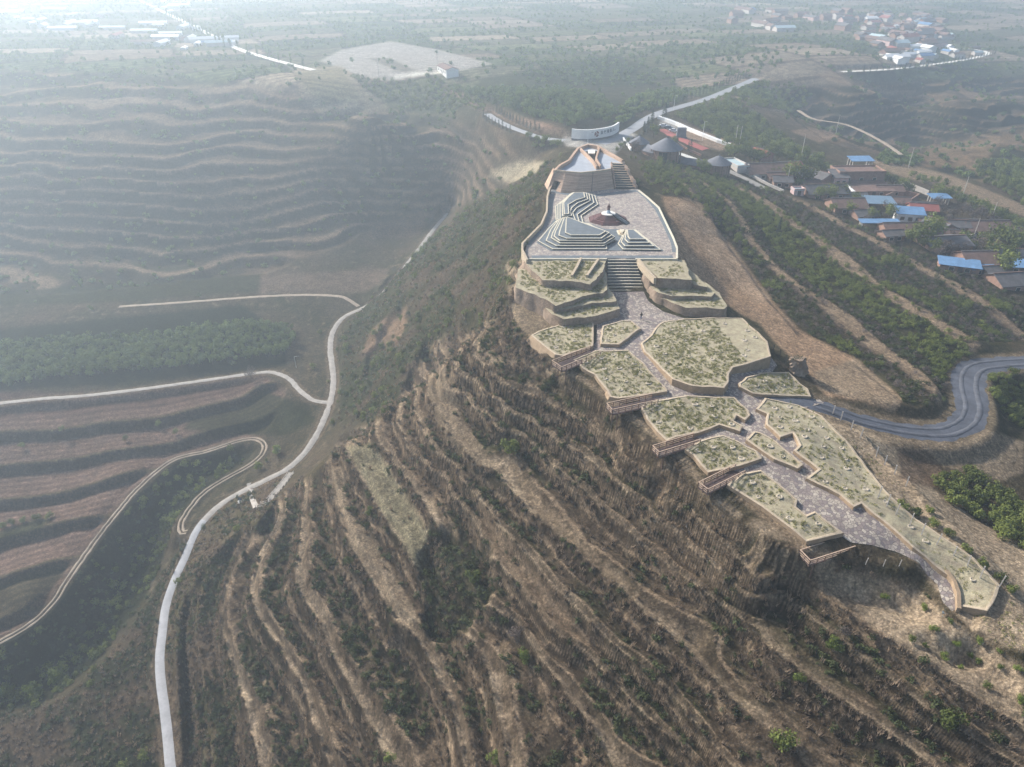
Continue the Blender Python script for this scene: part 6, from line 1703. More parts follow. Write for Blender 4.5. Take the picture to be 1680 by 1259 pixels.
trees_px('green', [(1520,398,1.5), (1505,402,1.3), (1492,404,1.0)], 1.4, 'big bright green tree in front of the long red brown house', 'green trees before the red brown house')
trees_px('green', [(1642,452,1.5)], 1.5, 'round green tree between the blue lean-to and the right edge', None, 0)
trees_px('green', [(1444,304), (1462,308), (1478,314), (1490,318,.8), (1432,300), (1420,296,.8)], .9, 'leafy tree behind the tall brick block and its courtyard', 'trees behind the brick block')
trees_px('green', [(1552,330), (1570,338), (1590,346), (1608,352), (1535,326,.8), (1630,362), (1652,370), (1670,378)], .85, 'leafy tree in the belt between village and brown field', 'trees in the belt by the brown field')
trees_px('bare', [(1545,352), (1562,360), (1578,356), (1592,366), (1530,346), (1548,372), (1608,362), (1622,372)], .9, 'bare brownish tree behind the village houses on the right', 'bare trees behind the right village houses')
trees_px('bare', [(1550,420), (1565,424), (1580,418), (1536,424), (1600,412,.8)], .8, 'bare reddish tree by the wide weathered grey roof', 'bare trees by the grey roof')
trees_px('green', [(1365,350), (1392,352), (1412,352), (1330,318), (1268,292), (1310,308), (1292,296), (1402,336)], .7, 'small leafy tree squeezed between roofs on the orchard side of the village', 'small trees on the orchard side of the village')
trees_px('bare', [(1452,350,.7), (1466,356,.7), (1474,346,.6), (1420,366,.6), (1450,366,.6), (1620,398,.6), (1560,398,.7)], .7, 'brownish bare tree in a courtyard of the middle village', 'bare trees in the middle courtyards')
trees_px('green', [(1580,404,.8), (1612,408,.9), (1530,415,.7), (1515,410,.8), (1590,412,.6), (1650,425,.9), (1624,418,.8)], .8, 'leafy tree on the slope below the brick sided house', 'trees below the brick sided house')
trees_px('green', [(1210,246,.8), (1224,250,.9), (1240,252,.9), (1262,258,.8), (1276,262,.8), (1290,266,.9), (1310,272,.9), (1330,278,.9), (1348,282,.9), (1366,288,.8), (1250,244,.8), (1270,250,.8), (1292,254,.8), (1318,262,.8), (1340,270,.8), (1180,232,.8), (1192,240,.8)], .85, 'leafy tree in the green belt behind the village roofs', 'green belt behind the village')
trees_px('green', [(1650,408), (1636,402), (1666,414), (1676,404)], 1.1, 'leafy dark green tree right of the brick sided house', 'trees right of the brick sided house')
trees_px('conif', [(1465,452,1.0), (1470,460,.9), (1277,380,.9), (1280,372,.8)], 1, 'dark conifer standing in the orchard above the village', 'dark conifers in the orchard')
trees_px('bare', [(1040,252,1.0), (1047,256,.9)], 1, 'bare purple tree in front of the half hidden pavilion', 'bare purple trees by the pavilion')
trees_px('green', [(1072,226,1.0), (1106,236,.7)], 1, 'pale green tree behind the largest pavilion', 'pale trees behind the pavilion', .05)
trees_px('conif', [(1062,218,1.5), (1069,212,1.6), (1056,222,1.2), (1090,196,1.8), (1133,247,1.1)], 1.4, 'tall dark conifer beside the road and car park', 'tall conifers by the car park')
trees_px('conif', [(1103,240,.7), (1110,240,.6), (1129,248,.9)], .7, 'clipped dark conifer behind the pavilion roof', 'clipped conifers behind the pavilion')
trees_px('green', [(1150,282,1.1), (1156,286,.9)], 1.1, 'fluffy green tree between hall and brick pavilion', 'fluffy trees by the brick pavilion')
trees_px('green', [(1018,244,.5), (1026,240,.5), (1012,250,.4), (1030,236,.5), (1040,238,.5)], .5, 'small round bush in the bed beside the road junction', 'small bushes by the junction')
trees_px('green', [(868,230,.8), (880,236,.8), (895,238,.8), (906,240,.7), (915,243,.7), (890,246,.7), (878,244,.7)], .8, 'leafy tree on the slope left of the fort', 'leafy trees left of the fort')
# rows of roadside conifers
def along(line, n, off, kind, s, label, group, t0=0, t1=1):
    P_ = smooth_line(road_world(line), 8); L = np.concatenate([[0], np.cumsum(np.hypot(*np.diff(P_[:, :2], axis=0).T))])
    d = np.gradient(P_[:, :2], axis=0); d /= np.linalg.norm(d, axis=1)[:, None]
    for i in range(n):
        t = L[-1] * (t0 + (t1 - t0) * (i + .5) / n); x_ = np.interp(t, L, P_[:, 0]); y_ = np.interp(t, L, P_[:, 1]); dx = np.interp(t, L, d[:, 0]); dy = np.interp(t, L, d[:, 1])
        x_, y_ = x_ - dy * off, y_ + dx * off
        tree(kind, (x_, y_, gz(x_, y_) - .1), s * trnd.uniform(.8, 1.2), label, group)
along(MAINROAD, 26, 6.0, 'conif', .85, 'small conifer in the row along the left of the main road', 'conifers along the main road', .35, 1)
along(SIDEROAD, 14, 4.4, 'conif', .8, 'small conifer on the outer side of the side road', 'conifers above the side road', 0, .75)
along(SIDEROAD, 9, -4.0, 'conif', .75, 'small conifer on the valley side of the side road', 'conifers below the side road', .05, .6)
along(FARROAD_L, 26, -7, 'poplar', .8, 'hazy poplar in the row along the far white road', 'poplars along the far road', .5, 1)
along(FARROAD_R, 34, -5, 'conif', .9, 'tiny roadside tree along the curving far road', 'trees along the curving far road', .05, .9)
# the young grove on the valley floor: a planted wood
def fill_px(poly, step, seed, zf=None):
    w = ccw([tuple(hit(*q))[:2] for q in poly]); rs = np.random.RandomState(seed)
    xs = [p[0] for p in w]; ys = [p[1] for p in w]
    a, b = np.meshgrid(np.arange(min(xs), max(xs), step), np.arange(min(ys), max(ys), step)); a = a + rs.uniform(-.4, .4, a.shape) * step; b = b + rs.uniform(-.4, .4, b.shape) * step
    m = inpoly(a, b, w); a, b = a[m], b[m]
    return np.stack([a, b, samp(Z, a, b) - .05], 1)
G_ = fill_px([(-60,592), (-60,640), (0,636), (130,622), (250,612), (350,600), (420,592), (470,585), (485,562), (478,540), (430,532), (330,540), (180,556), (80,562), (0,570)], 2.25, 4)
a_, b_ = proj(G_[:, 0], G_[:, 1], G_[:, 2]); G_ = G_[(a_ > -30)]
G_ = G_[np.argsort(np.hypot(G_[:, 0], G_[:, 1]))]
print('grove', len(G_))
for p in G_[:300]: tree('grove', tuple(p), trnd.uniform(.75, 1.25), 'young leafy tree in the front rows of the dense grove on the valley floor', 'front trees of the valley grove')
if len(G_) > 300: scatter('grove', 'grove', G_[300:], np.random.RandomState(6).uniform(.9, 1.5, len(G_) - 300), 'dense young green grove covering the valley floor field', 'grove', 7)
# orchards on the right of the ridge: planted in rows along the terraces
def rows(field, fr_field, lines, lo, hi, dens_at, seed): pass
rs = np.random.RandomState(8)
XA, YA = np.meshgrid(np.arange(20, 190, 1.55), np.arange(95, 330, 1.55))
XA = XA + rs.uniform(-.22, .22, XA.shape); YA = YA + rs.uniform(-.22, .22, YA.shape); XA, YA = XA.ravel(), YA.ravel()
m_ = samp(rm, XA, YA); f_ = samp(rkk, XA, YA); ff = f_ - np.floor(f_); bare = samp(BARE, XA, YA); rd = samp(ROADMASK, XA, YA)
nn_ = fbm(XA / 12, YA / 12, 3, 301)
ok = (m_ > .5) & (bare < .4) & (rd < .1) & ((ff < .78) | (rs.uniform(0, 1, len(XA)) < .22)) & (rs.uniform(-1, 1, len(XA)) < nn_ + .75)
OA = np.stack([XA, YA, samp(Z, XA, YA) - .05], 1)[ok]; kA = f_[ok]; nA = nn_[ok]
a_, b_ = proj(OA[:, 0], OA[:, 1], OA[:, 2]); v_ = (a_ > 900) & (a_ < IW + 40) & (b_ < IH); OA, kA, nA = OA[v_], kA[v_], nA[v_]
green = ((kA > 1.25) & (kA < 2.0)) | (nA > .35)
print('orchard', len(OA), green.sum())
order = np.argsort(np.hypot(OA[:, 0], OA[:, 1]) + 1000 * (~green))
near = order[:300]
for i in near: tree('bush', tuple(OA[i]), trnd.uniform(.75, 1.15), 'leafy green bush in the orchard rows right of the bare earth bank', 'green orchard bushes right of the ridge')
mask = np.ones(len(OA), bool); mask[near] = False
gsel = mask & green; bsel = mask & ~green
scatter('green_orchard', 'orchard', OA[gsel], np.random.RandomState(9).uniform(.7, 1.2, gsel.sum()), 'more leafy orchard rows on the terraces above the village', 'orchard', 10)
br = bsel & (np.random.RandomState(3).uniform(0, 1, len(OA)) < .5)
scatter('bare_orchard', 'bare_bush', OA[br], np.random.RandomState(11).uniform(.6, 1.1, br.sum()), 'greyish leafless orchard bushes on the right hand terraces', 'orchard', 12)
dk = bsel & ~br
scatter('dark_orchard', 'scrub', OA[dk], np.random.RandomState(13).uniform(1.1, 2.0, dk.sum()), 'dark undergrowth between the orchard bushes', 'undergrowth', 14)
# thick green orchard at the right edge, beyond the fence
E_ = fill_px([(1530,790), (1580,775), (1640,800), (1700,840), (1720,930), (1680,905), (1640,880), (1590,845), (1545,820)], 2.3, 21)
E2 = fill_px([(1622,618), (1650,612), (1710,612), (1710,720), (1680,706), (1640,672), (1622,645)], 2.0, 22)
for p in list(E_): tree('olive', tuple(p), trnd.uniform(.8, 1.15), 'dense green fruit tree in the orchard below the fence posts', 'fruit trees below the fence')
for p in list(E2): tree('olive', tuple(p), trnd.uniform(.6, .9), 'green bush on the slope inside the bend of the gravel road', 'bushes inside the road bend')
# bushes that stand alone on the near slope
for q, k_, s_, lab in [
 ((838,742), 'olive', 1.5, 'round dark green bush on the broad tread left of the platforms'), ((608,845), 'fresh', .9, 'bright green bush at the edge of the pale strip'),
 ((1366,1070), 'fresh', 1.0, 'bright yellow green bush beside a leafless tree on the terrace edge'), ((1385,1048), 'bare', .45, 'leafless thorny tree beside the yellow green bush'),
 ((1560,1195), 'olive', 1.3, 'dark round bush near the bottom right corner'), ((1285,1222), 'olive', 1.2, 'soft grey green bush on the lower terrace'),
 ((860,1085), 'fresh', 1.1, 'pale green thorn bush above the earth track'), ((640,1250), 'fresh', .9, 'yellow green bush cut by the bottom edge'), ((812,1245), 'olive', 1.1, 'green bush beside the reddish track at the bottom edge'),
 ((778,952), 'olive', 1.2, 'dark bush on the lip of the eroded bowl'), ((1310,1120), 'fresh', .8, 'light green bush on the narrow terrace'), ((845,1050), 'bare', .6, 'feathery leafless bush above the earth track'),
 ((575,925), 'olive', .8, 'small dark bush left of the ploughed strip'), ((100,1120), 'fresh', 2.2, 'bright green bush on the rim of the deep gully, right of two others'), ((60,1142), 'fresh', 2.0, 'bright green bush on the gully rim in the middle of three'), ((15,1146), 'fresh', 2.2, 'bright green bush on the gully rim at the left edge'),
 ((1400,800), 'olive', .0, ''), ((455,745), 'fresh', 1.6, 'fresh green bush between the loop track and the lane'), ((425,770), 'fresh', 1.2, 'fresh green bush beside the inner loop of the track')]:
    if s_: tree(k_, hit(*q) - Vector((0, 0, .1)), s_, lab)
SAPL = [(1367,1055), (1450,985), (1515,1000), (1558,1022), (1567,1060), (1605,1055), (1530,1038), (1495,1052), (1517,1062), (1570,1060), (1604,1088), (1638,1072), (1547,1082), (1575,1097), (1618,1128), (1672,1152), (1640,1098), (1668,1102), (1590,1078)]
for q in SAPL: tree('fresh', hit(*q) - Vector((0, 0, .05)), trnd.uniform(.35, .6), 'young green sapling on the pale terrace below the end of the path', 'saplings on the pale lower terrace')
for q in [(1530,862), (1555,880), (1585,905), (1612,930), (1640,952), (1660,972), (1500,845), (1525,840), (1480,835)]: tree('olive', hit(*q) - Vector((0, 0, .05)), trnd.uniform(.55, .75), 'green bush in the strip behind the fence posts', 'bushes behind the fence posts')
for q in [(103,708), (208,723), (262,700), (290,712), (38,737)]: tree('green', hit(*q), .45, 'small lone tree on the brown left fields', 'lone trees on the brown fields')
tree('bare', hit(412, 622), .9, 'tall leafless tree at the bend of the left road')
for q in [(20,860), (40,856), (62,852), (82,850), (5,866)]: tree('olive', hit(*q), .9, 'green bush in the hedge across the left field', 'hedge bushes on the left field')

# orchards and young woods round the saddle and beyond the village
def wood(name, key, poly, step, smin, smax, label, cat, seed, keep=.85):
    P_ = fill_px(poly, step, seed); rs = np.random.RandomState(seed + 1)
    P_ = P_[(rs.uniform(0, 1, len(P_)) < keep) & (samp(ROADMASK, P_[:, 0], P_[:, 1]) < .05)]
    print(name, len(P_))
    return scatter(name, key, P_, rs.uniform(smin, smax, len(P_)), label, cat, seed + 2)
wood('hillside_orchard', 'orchard', [(1112,190), (1130,180), (1190,170), (1250,195), (1300,240), (1370,285), (1340,285), (1250,240), (1205,236), (1150,212)], 3.0, 1.3, 2.5, 'bushy green orchard covering the slope above the car park', 'orchard', 61)
wood('road_orchard', 'orchard', [(1150,172), (1200,152), (1245,134), (1320,140), (1330,165), (1290,185), (1240,178)], 3.6, 1.2, 2.2, 'pale green orchard rows right of the main road', 'orchard', 64, .8)
wood('saddle_orchard', 'grove', [(735,142), (800,150), (900,150), (990,160), (1010,180), (1000,200), (930,210), (870,194), (800,170)], 3.2, .8, 1.4, 'light green young trees in the field behind the sign wall', 'orchard', 67)
wood('gully_trees', 'far_bush', [(1000,190), (1030,170), (1060,152), (1120,148), (1130,160), (1080,178), (1040,198), (1015,210)], 4.0, 1.0, 1.8, 'dense bluish green trees in the small valley left of the main road', 'trees', 70)
wood('plateau_orchard', 'orchard', [(560,120), (620,132), (720,130), (790,160), (800,180), (720,186), (640,172), (600,150)], 3.6, 1.0, 2.0, 'hazy green orchard on the plateau edge', 'orchard', 73, .8)
wood('yellow_green_hedge', 'fresh', [(700,140), (720,140), (800,178), (790,186), (750,170)], 2.6, 1.3, 2.0, 'yellow green hedge running down beside the side road', 'hedge', 76)
wood('far_slope_bushes', 'orchard', [(1590,268), (1690,255), (1690,345), (1640,315), (1600,295)], 3.4, 1.2, 2.4, 'green bushes on the eroded slope beyond the brown field', 'bushes', 79, .7)
wood('gorge_trees', 'far_bush', [(1430,262), (1480,252), (1520,262), (1500,275), (1450,270)], 4.0, 1.0, 1.8, 'clumps of leafy trees at the head of the eroded gorge', 'trees', 82)
wood('brown_field_bushes', 'orchard', [(1490,292), (1540,310), (1620,350), (1690,385), (1690,372), (1620,338), (1540,300), (1500,284)], 3.0, 1.0, 2.0, 'bushy belt along the near edge of the brown field', 'bushes', 85)
wood('far_field_trees', 'far_bush', [(850,95), (1000,70), (1180,75), (1300,90), (1260,120), (1100,140), (950,130), (860,140)], 8.0, .9, 1.6, 'hazy tree rows in the fields beyond the junction', 'trees', 88, .6)

wood('fort_slope_orchard', 'orchard', [(1052,268), (1092,266), (1150,288), (1190,340), (1255,428), (1245,445), (1185,378), (1132,326), (1085,318), (1055,296)], 2.2, .7, 1.3, 'shrubby orchard on the slope right of the fort', 'orchard', 91, .8)
W_ = fill_px([(1345,684), (1400,716), (1450,768), (1500,826), (1560,886), (1640,962), (1690,1030), (1690,1085), (1600,1037), (1592,1000), (1615,960), (1560,905), (1490,850), (1430,790)], .55, 95)
nz_ = fbm(W_[:, 0] / 3, W_[:, 1] / 3, 3, 96); W_ = W_[np.random.RandomState(97).uniform(-.2, 1.3, len(W_)) < nz_]
scatter('shelf_weeds', 'weeds', W_, np.random.RandomState(98).uniform(.5, 1.1, len(W_)), 'sparse weeds on the pale stony shelf beside the fence posts', 'weeds', 99, .3)
# ------------------------------------------------------------------ tree pits and weeds on the plots
PITM = []
mb = MB()
nq = 18
vs = []
for r_, z_ in ((.78, -.05), (.70, .10), (.52, .13), (.40, .02), (.0, .0)):
    for i in range(nq):
        a = 2 * math.pi * i / nq; jr = 1 + .08 * math.sin(a * 3 + r_ * 5); vs.append((r_ * jr * math.cos(a), r_ * jr * math.sin(a), z_))
mb.add(vs, [(lv * nq + i, lv * nq + (i + 1) % nq, (lv + 1) * nq + (i + 1) % nq, (lv + 1) * nq + i) for lv in range(4) for i in range(nq)])
ring_me = proto_mesh('pit_ring', mb, M['ring'])
def sapling_mesh(seed):
    rnd = random.Random(seed); mb = MB(); mb.tube((0, 0, -.1), (rnd.uniform(-.1, .1), rnd.uniform(-.1, .1), 1.7), .035, .015, 5)
    for i in range(5):
        a = rnd.uniform(0, 6.28); z_ = rnd.uniform(.9, 1.6); mb.tube((0, 0, z_), (.4 * math.cos(a), .4 * math.sin(a), z_ + .35), .015, .006, 4)
    leaves(mb, rnd, (0, 0, 1.55), .42, 22, .09, .8, .1)
    return proto_mesh('sapling', mb, M['leaf'])
SAPM = [sapling_mesh(i) for i in range(3)]
COUNTS = [26, 4, 7, 16, 13, 12, 5, 13, 22, 6]
PLAB = ['the largest plot', 'the five-sided plot', 'the plot by the uppermost platform', 'the plot between platforms one and two', 'the notched green plot', 'the plot between platforms three and four', 'the pointed island plot', 'the plot with a square notch', 'the very long dry plot', 'the low plot by the gravel road']
WE = []; k_ = 0
prnd = random.Random(12)
for pi_, (poly, zf, root) in enumerate(PLOTW):
    xs = [p[0] for p in poly]; ys = [p[1] for p in poly]
    A_ = abs(sum(poly[i][0] * poly[(i + 1) % len(poly)][1] - poly[(i + 1) % len(poly)][0] * poly[i][1] for i in range(len(poly)))) / 2
    rs = np.random.RandomState(pi_ + 50)
    n = int(A_ * 5); a = rs.uniform(min(xs), max(xs), n * 2); b = rs.uniform(min(ys), max(ys), n * 2)
    m = inpoly(a, b, inset_poly(poly, .2)); a, b = a[m], b[m]
    nz_ = fbm(a / 3.5, b / 3.5, 3, 401) + .4 * fbm(a / 12, b / 12, 2, 402)
    thr = rs.uniform(-.9, .9, len(a)) < nz_ + (-.12 if root is not None else -.22) - (.25 if pi_ == 8 else 0) + (.15 if pi_ in (4, 5, 6, 7) else 0)
    if pi_ == 0:
        # bare sown strips on the right of the largest plot
        aa, bb = proj(a, b, -4.8); thr &= ~(aa > 1172 + (bb - 523) * .75)
    a, b = a[thr], b[thr]
    if len(a): WE.append(np.stack([a, b, zf(a, b)], 1))
    if root is None: continue
    spots = []; tries = 0
    inner = inset_poly(poly, 1.0)
    while len(spots) < COUNTS[k_] and tries < 4000:
        tries += 1; q = (prnd.uniform(min(xs), max(xs)), prnd.uniform(min(ys), max(ys)))
        if inpoly(np.array([q[0]]), np.array([q[1]]), inner)[0] and all(math.hypot(q[0] - s_[0], q[1] - s_[1]) > 2.6 for s_ in spots): spots.append(q)
    for q in spots:
        z_ = float(zf(np.array([q[0]]), np.array([q[1]]))[0])
        r = thing('tree_pit', 'pale ringed tree pit with thin sapling on ' + PLAB[k_], 'tree pit', (q[0], q[1], z_ + .02), 'tree pits on ' + PLAB[k_], prnd.uniform(0, 6))
        r.scale = (prnd.uniform(.5, .78),) * 2 + (prnd.uniform(.7, 1.0),)
        for nm, me in (('pit_ring', ring_me), ('sapling', SAPM[prnd.randrange(3)])):
            o = bpy.data.objects.new(nm, me); COL.objects.link(o); o.parent = r
    k_ += 1
WE = np.concatenate(WE)
print('weeds', len(WE))
scatter('weeds', 'weeds', WE, np.random.RandomState(5).uniform(.5, 1.25, len(WE)), 'patchy yellow green weeds growing on the plots and stair banks', 'weeds', 6, .3)

# ------------------------------------------------------------------ posts, poles, small things
post_me = None
def post(px, py, h, label, group, mat='white', r=.09, lean=0):
    p = Vector(px_on((px, py), .72)) if group == 'lower fence posts' else hit(px, py); mb = MB(); mb.box((0, 0, h / 2 - .2), (r * 2, r * 2, h + .4)); mb.box((0, 0, h + .03), (r * 2.3, r * 2.3, .06))
    o = mb.build('fence_post', M[mat]); o.location = p; o.rotation_euler = (prnd.uniform(-.04, .04), prnd.uniform(-.04, .04), .7); return tag(o, label, 'fence post', group)
for q in [(1366,680), (1379,690), (1396,706), (1411,719), (1437,749), (1451,763), (1467,779), (1486,798)]: post(*q, 1.9, 'thin concrete fence post on the edge above the gravel road', 'upper fence posts', 'plaster', .07)
for q in [(1441,815), (1455,829), (1470,843), (1493,860), (1512,876), (1537,893), (1563,914), (1586,930), (1608,947), (1640,962)]: post(*q, 2.0, 'pale concrete fence post in the row beside the very long dry plot', 'lower fence posts', 'plaster', .065)
for q in [(1420,926), (1449,929), (1475,929)]: post(*q, 1.2, 'short pale post on the rim below the lowest platform', 'short posts on the rim', 'plaster', .05)
for q in [(1268,577), (1279,585), (1289,594)]: post(*q, 1.6, 'dark post standing beside the corner of the largest plot', 'dark posts by the largest plot', 'blackst', .06)
def pole(px, py, h, label, arm=True):
    p = hit(px, py); root = thing('utility_pole', label, 'utility pole', p, 'utility poles')
    mb = MB(); mb.tube((p.x, p.y, p.z - .5), (p.x, p.y, p.z + h), .16, .1, 8); mb.build('pole', M['plaster'], root)
    if arm:
        mb = MB(); mb.bar((p.x - .9, p.y, p.z + h - .5), (p.x + .9, p.y + .2, p.z + h - .5), .1, .1); mb.build('crossarm', M['wood'], root)
for (a, b), h, lab in [((1313,264), 11, 'utility pole among the trees behind the village'), ((1371,220), 11, 'utility pole in front of the pink fallow field'), ((1490,276), 9, 'utility pole at the edge of the brown field'), ((1579,322), 8, 'utility pole beyond the belt of trees by the brown field'), ((1597,390), 7, 'leaning pale pole before the brick sided house'), ((1624,366), 8, 'dark pole behind the brick sided house'), ((1290,306), 8, 'pole in front of the small grey gabled house'), ((1206,236), 8, 'left pole of the transformer frame by the orchard'), ((1213,238), 8, 'right pole of the transformer frame by the orchard'), ((718,116), 10, 'flag pole beside the far yard building'), ((622,130), 12, 'lamp mast on the far paved yard')]: pole(a, b, h, lab)
def lamp(px, py, h, label):
    p = hit(px, py); root = thing('street_lamp', label, 'street lamp', p, 'street lamps')
    mb = MB(); mb.tube((p.x, p.y, p.z - .4), (p.x, p.y, p.z + h), .1, .06, 8); mb.build('pole', M['white'], root)
    mb = MB(); mb.tube((p.x, p.y, p.z + h - .1), (p.x + 1.3, p.y - .2, p.z + h + .25), .05, .04, 6); mb.build('arm', M['white'], root)
    mb = MB(); mb.box((p.x + 1.6, p.y - .25, p.z + h + .25), (.8, .3, .12)); mb.build('lamp_head', M['rgrey'], root)
lamp(1152, 231, 8, 'street lamp beside the long white wall'); lamp(1105, 181, 7, 'street lamp at the bend of the main road')
lamp(486, 604, 5, 'white street lamp on the bank above the lane junction'); lamp(964, 239, 5, 'street lamp in front of the sign wall')
# earth pillar left standing beside the path
p = hit(1309, 612)
mb = MB(); rnd = random.Random(3); n = 18; lv = 8; vs = []
for j in range(lv):
    t = j / (lv - 1)
    for i in range(n):
        a = 2 * math.pi * i / n; r_ = (1.7 - .5 * t + .35 * math.sin(t * 7 + i)) * (1 + rnd.uniform(-.14, .14)); vs.append((p.x + r_ * 1.15 * math.cos(a) - .5 * t, p.y + r_ * .8 * math.sin(a), p.z - .5 + 3.9 * t + rnd.uniform(-.12, .12)))
mb.add(vs, [(j * n + i, j * n + (i + 1) % n, (j + 1) * n + (i + 1) % n, (j + 1) * n + i) for j in range(lv - 1) for i in range(n)] + [tuple(range((lv - 1) * n, lv * n))])
root = thing('earth_pillar', 'ragged loess stump with a dark grassy top beside the bare bank', 'earth pillar', p)
mb.build('stump', M['loess'], root, smooth=False)
mb = MB()
for i in range(160):
    leaves(mb, rnd, (p.x - .5 + rnd.gauss(0, .8), p.y + rnd.gauss(0, .5), p.z + 3.4), .3, 1, .16, .6, 0)
mb.build('grass_top', M['leafd'], root)
# stair at the end of the path
e0, e1 = hit(1546, 1003), hit(1566, 1008); d_ = (e1 - e0); d_.z = 0; dn = Vector((d_.y, -d_.x, 0)).normalized()
root = thing('short_stair', 'short blue grey stair ending the stone path', 'staircase', (e0.x, e0.y, e0.z - .6))
for i in range(4):
    a = e0 + dn * (.42 * i); b = e1 + dn * (.42 * i); zt = max(e0.z, e1.z) - .05 - .22 * i
    mb = MB(); mb.prism(ccw([(a.x, a.y), (b.x, b.y), (b.x + dn.x * .45, b.y + dn.y * .45), (a.x + dn.x * .45, a.y + dn.y * .45)]), zt, zt - .9); mb.build('step', M['slate'], root)
# retaining wall at the end of the path
ps = [px_on(q, .9) for q in [(1553,935), (1566,952), (1573,972), (1574,998)]]
mb = MB(); mb.wall([(q[0], q[1]) for q in ps], [q[2] for q in ps], [q[2] - 2.2 for q in ps], .5); tag(mb.build('mud_wall', M['earth']), 'curved tan mud wall shielding the end of the stone path', 'wall')
# fenced stepped walkway beside the lane
wk = [(409,793), (411,803), (414,818), (420,833)]
A_ = np.array([list(hit(*q)) for q in wk]); A_[:, 2] = [gz(a, b) for a, b in A_[:, :2]]
ribbon('path', smooth_line(A_, 6), .8, M['conc'], .16, .03, 31)
w2 = [hit(*q) for q in [(424,832), (440,826), (452,812), (466,795), (478,778)]]
root = thing('stepped_walkway', 'fenced stepped concrete walkway climbing from the lane', 'walkway', w2[0])
Pw = smooth_line(np.array([list(q) for q in w2]), 6); zz = np.linspace(gz(*Pw[0, :2]) + .3, gz(*Pw[-1, :2]) + .3, len(Pw)); zz = np.maximum(zz, [gz(a, b) + .1 for a, b in Pw[:, :2]])
n = len(Pw); d = np.gradient(Pw[:, :2], axis=0); d /= np.linalg.norm(d, axis=1)[:, None]; nr = np.stack([-d[:, 1], d[:, 0]], 1)
for i in range(0, n - 1, 2):
    j = min(i + 2, n - 1); mb = MB()
    mb.prism(ccw([tuple(Pw[i, :2] + nr[i] * .85), tuple(Pw[i, :2] - nr[i] * .85), tuple(Pw[j, :2] - nr[j] * .85), tuple(Pw[j, :2] + nr[j] * .85)]), float(zz[i]) + .05, float(zz[i]) - 1.4); mb.build('step', M['conc'], root)
for sd in (-1, 1):
    mb = MB()
    for i in range(n - 1): mb.tube((*(Pw[i, :2] + nr[i] * .8 * sd), zz[i] + 1.0), (*(Pw[i + 1, :2] + nr[i + 1] * .8 * sd), zz[i + 1] + 1.0), .06, n=5)
    rl = mb.build('handrail', M['plaster'], root)
    for i in range(0, n, 3):
        mb = MB(); q = Pw[i, :2] + nr[i] * .8 * sd; mb.tube((q[0], q[1], zz[i] - .2), (q[0], q[1], zz[i] + 1.0), .06, n=6); mb.build('baluster', M['rgrey'], rl)
p = hit(395, 824); root = thing('solar_panel', 'small dark solar panel on a white plinth beside the walkway', 'solar panel', p)
mb = MB(); mb.box((p.x, p.y, p.z), (1.6, 1.3, .4), .3); mb.build('plinth', M['white'], root)
mb = MB(); mb.tube((p.x, p.y, p.z + .3), (p.x, p.y, p.z + 1.2), .06, n=8); mb.build('post', M['white'], root)
mb = MB(); mb.add([(p.x - .6, p.y - .4, p.z + 1.0), (p.x + .6, p.y - .4, p.z + 1.0), (p.x + .6, p.y + .4, p.z + 1.5), (p.x - .6, p.y + .4, p.z + 1.5), (p.x - .6, p.y - .4, p.z + .94), (p.x + .6, p.y - .4, p.z + .94), (p.x + .6, p.y + .4, p.z + 1.44), (p.x - .6, p.y + .4, p.z + 1.44)], [(0, 1, 2, 3), (7, 6, 5, 4), (0, 4, 5, 1), (1, 5, 6, 2), (2, 6, 7, 3), (3, 7, 4, 0)]); mb.build('panel', M['glass'], root)

# ------------------------------------------------------------------ the walker on the path
M['skin'] = simple_mat('skin', (.42, .27, .2), .05, 3, bmp=0); M['jacket'] = simple_mat('black_jacket', (.012, .012, .014), .2, 3, bmp=0); M['jeans'] = simple_mat('blue_trousers', (.10, .13, .20), .1, 3, bmp=0)
bx, by, bz_ = px_on((1051.5, 525)); bz_ += .08
root = thing('person', 'person in a black jacket and blue trousers walking on the stone path', 'person', (bx, by, bz_), None, .3)
sk = bpy.data.meshes.new('body')
V_ = [(0, 0, .93), (0, 0, 1.12), (0, .01, 1.38), (0, .01, 1.5), (0, .02, 1.62), (0, .01, 1.72),
      (.10, 0, .88), (.12, .10, .48), (.12, .05, .08), (.12, .22, .04), (-.10, 0, .88), (-.12, -.02, .48), (-.12, -.22, .10), (-.12, -.08, .04),
      (.19, 0, 1.40), (.26, -.05, 1.12), (.26, .08, .88), (.26, .12, .78), (-.19, 0, 1.40), (-.26, .06, 1.12), (-.25, .16, .90), (-.25, .2, .8)]
E_ = [(0, 1), (1, 2), (2, 3), (3, 4), (4, 5), (0, 6), (6, 7), (7, 8), (8, 9), (0, 10), (10, 11), (11, 12), (12, 13), (2, 14), (14, 15), (15, 16), (16, 17), (2, 18), (18, 19), (19, 20), (20, 21)]
R_ = [.15, .14, .16, .06, .10, .085, .09, .065, .045, .035, .09, .065, .045, .035, .07, .05, .038, .03, .07, .05, .038, .03]
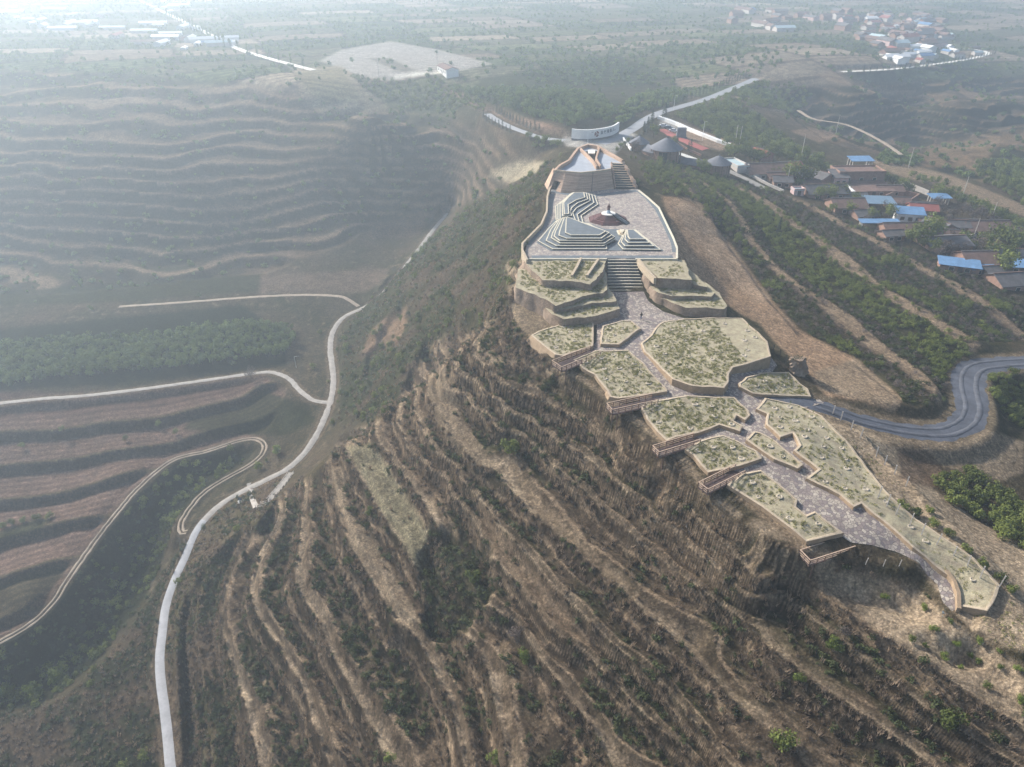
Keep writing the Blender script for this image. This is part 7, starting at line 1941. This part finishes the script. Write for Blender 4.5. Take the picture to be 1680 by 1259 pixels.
sk.from_pydata(V_, E_, []); ob = bpy.data.objects.new('body', sk); COL.objects.link(ob); ob.parent = root
md = ob.modifiers.new('skin', 'SKIN'); ob.modifiers.new('sub', 'SUBSURF').levels = 1
for v, r_ in zip(sk.skin_vertices[0].data, R_): v.radius = (r_, r_ * .85)
sk.skin_vertices[0].data[0].use_root = True
bpy.context.view_layer.update()
me2 = bpy.data.meshes.new_from_object(ob.evaluated_get(bpy.context.evaluated_depsgraph_get()))
ob.modifiers.clear(); ob.data = me2
for q in ('skin', 'jacket', 'jeans', 'tyre'): me2.materials.append(M[q])
for f in me2.polygons:
    z_ = f.center.z; f.use_smooth = True
    f.material_index = 3 if z_ < .1 else 2 if z_ < .9 and abs(f.center.x) < .22 else 1 if z_ < 1.5 and z_ > .84 else 0
me2.name = 'body'
mb = lathe(0, .0, 1.62, [(.105, 0), (.12, .06), (.11, .13), (.07, .18), (.01, .2)], 12); hm2 = bpy.data.meshes.new('hair'); hm2.from_pydata(mb.v, [], mb.f); hm2.materials.append(M['tyre']); o = bpy.data.objects.new('hair', hm2); COL.objects.link(o); o.parent = root
# ------------------------------------------------------------------ the hazy air
hz = bpy.data.meshes.new('haze')
bm = bmesh.new(); bmesh.ops.create_cube(bm, size=1.0)
bmesh.ops.scale(bm, vec=(15400, 15400, 200.0), verts=bm.verts); bm.to_mesh(hz); bm.free()
haze = bpy.data.objects.new('haze', hz); COL.objects.link(haze)
haze.location = (0, 0, -30.0)
hm_ = bpy.data.materials.new('haze'); hm_.use_nodes = True
hnt = hm_.node_tree; hnt.nodes.clear()
ho = hnt.nodes.new('ShaderNodeOutputMaterial'); hv = hnt.nodes.new('ShaderNodeVolumePrincipled')
hv.inputs['Color'].default_value = (.72, .86, 1.0, 1)
hv.inputs['Density'].default_value = .00066
hv.inputs['Anisotropy'].default_value = .5
hnt.links.new(hv.outputs[0], ho.inputs['Volume'])
hz.materials.append(hm_)
haze['kind'] = 'stuff'; haze['label'] = 'pale blue morning haze filling the air over the valley'; haze['category'] = 'haze'
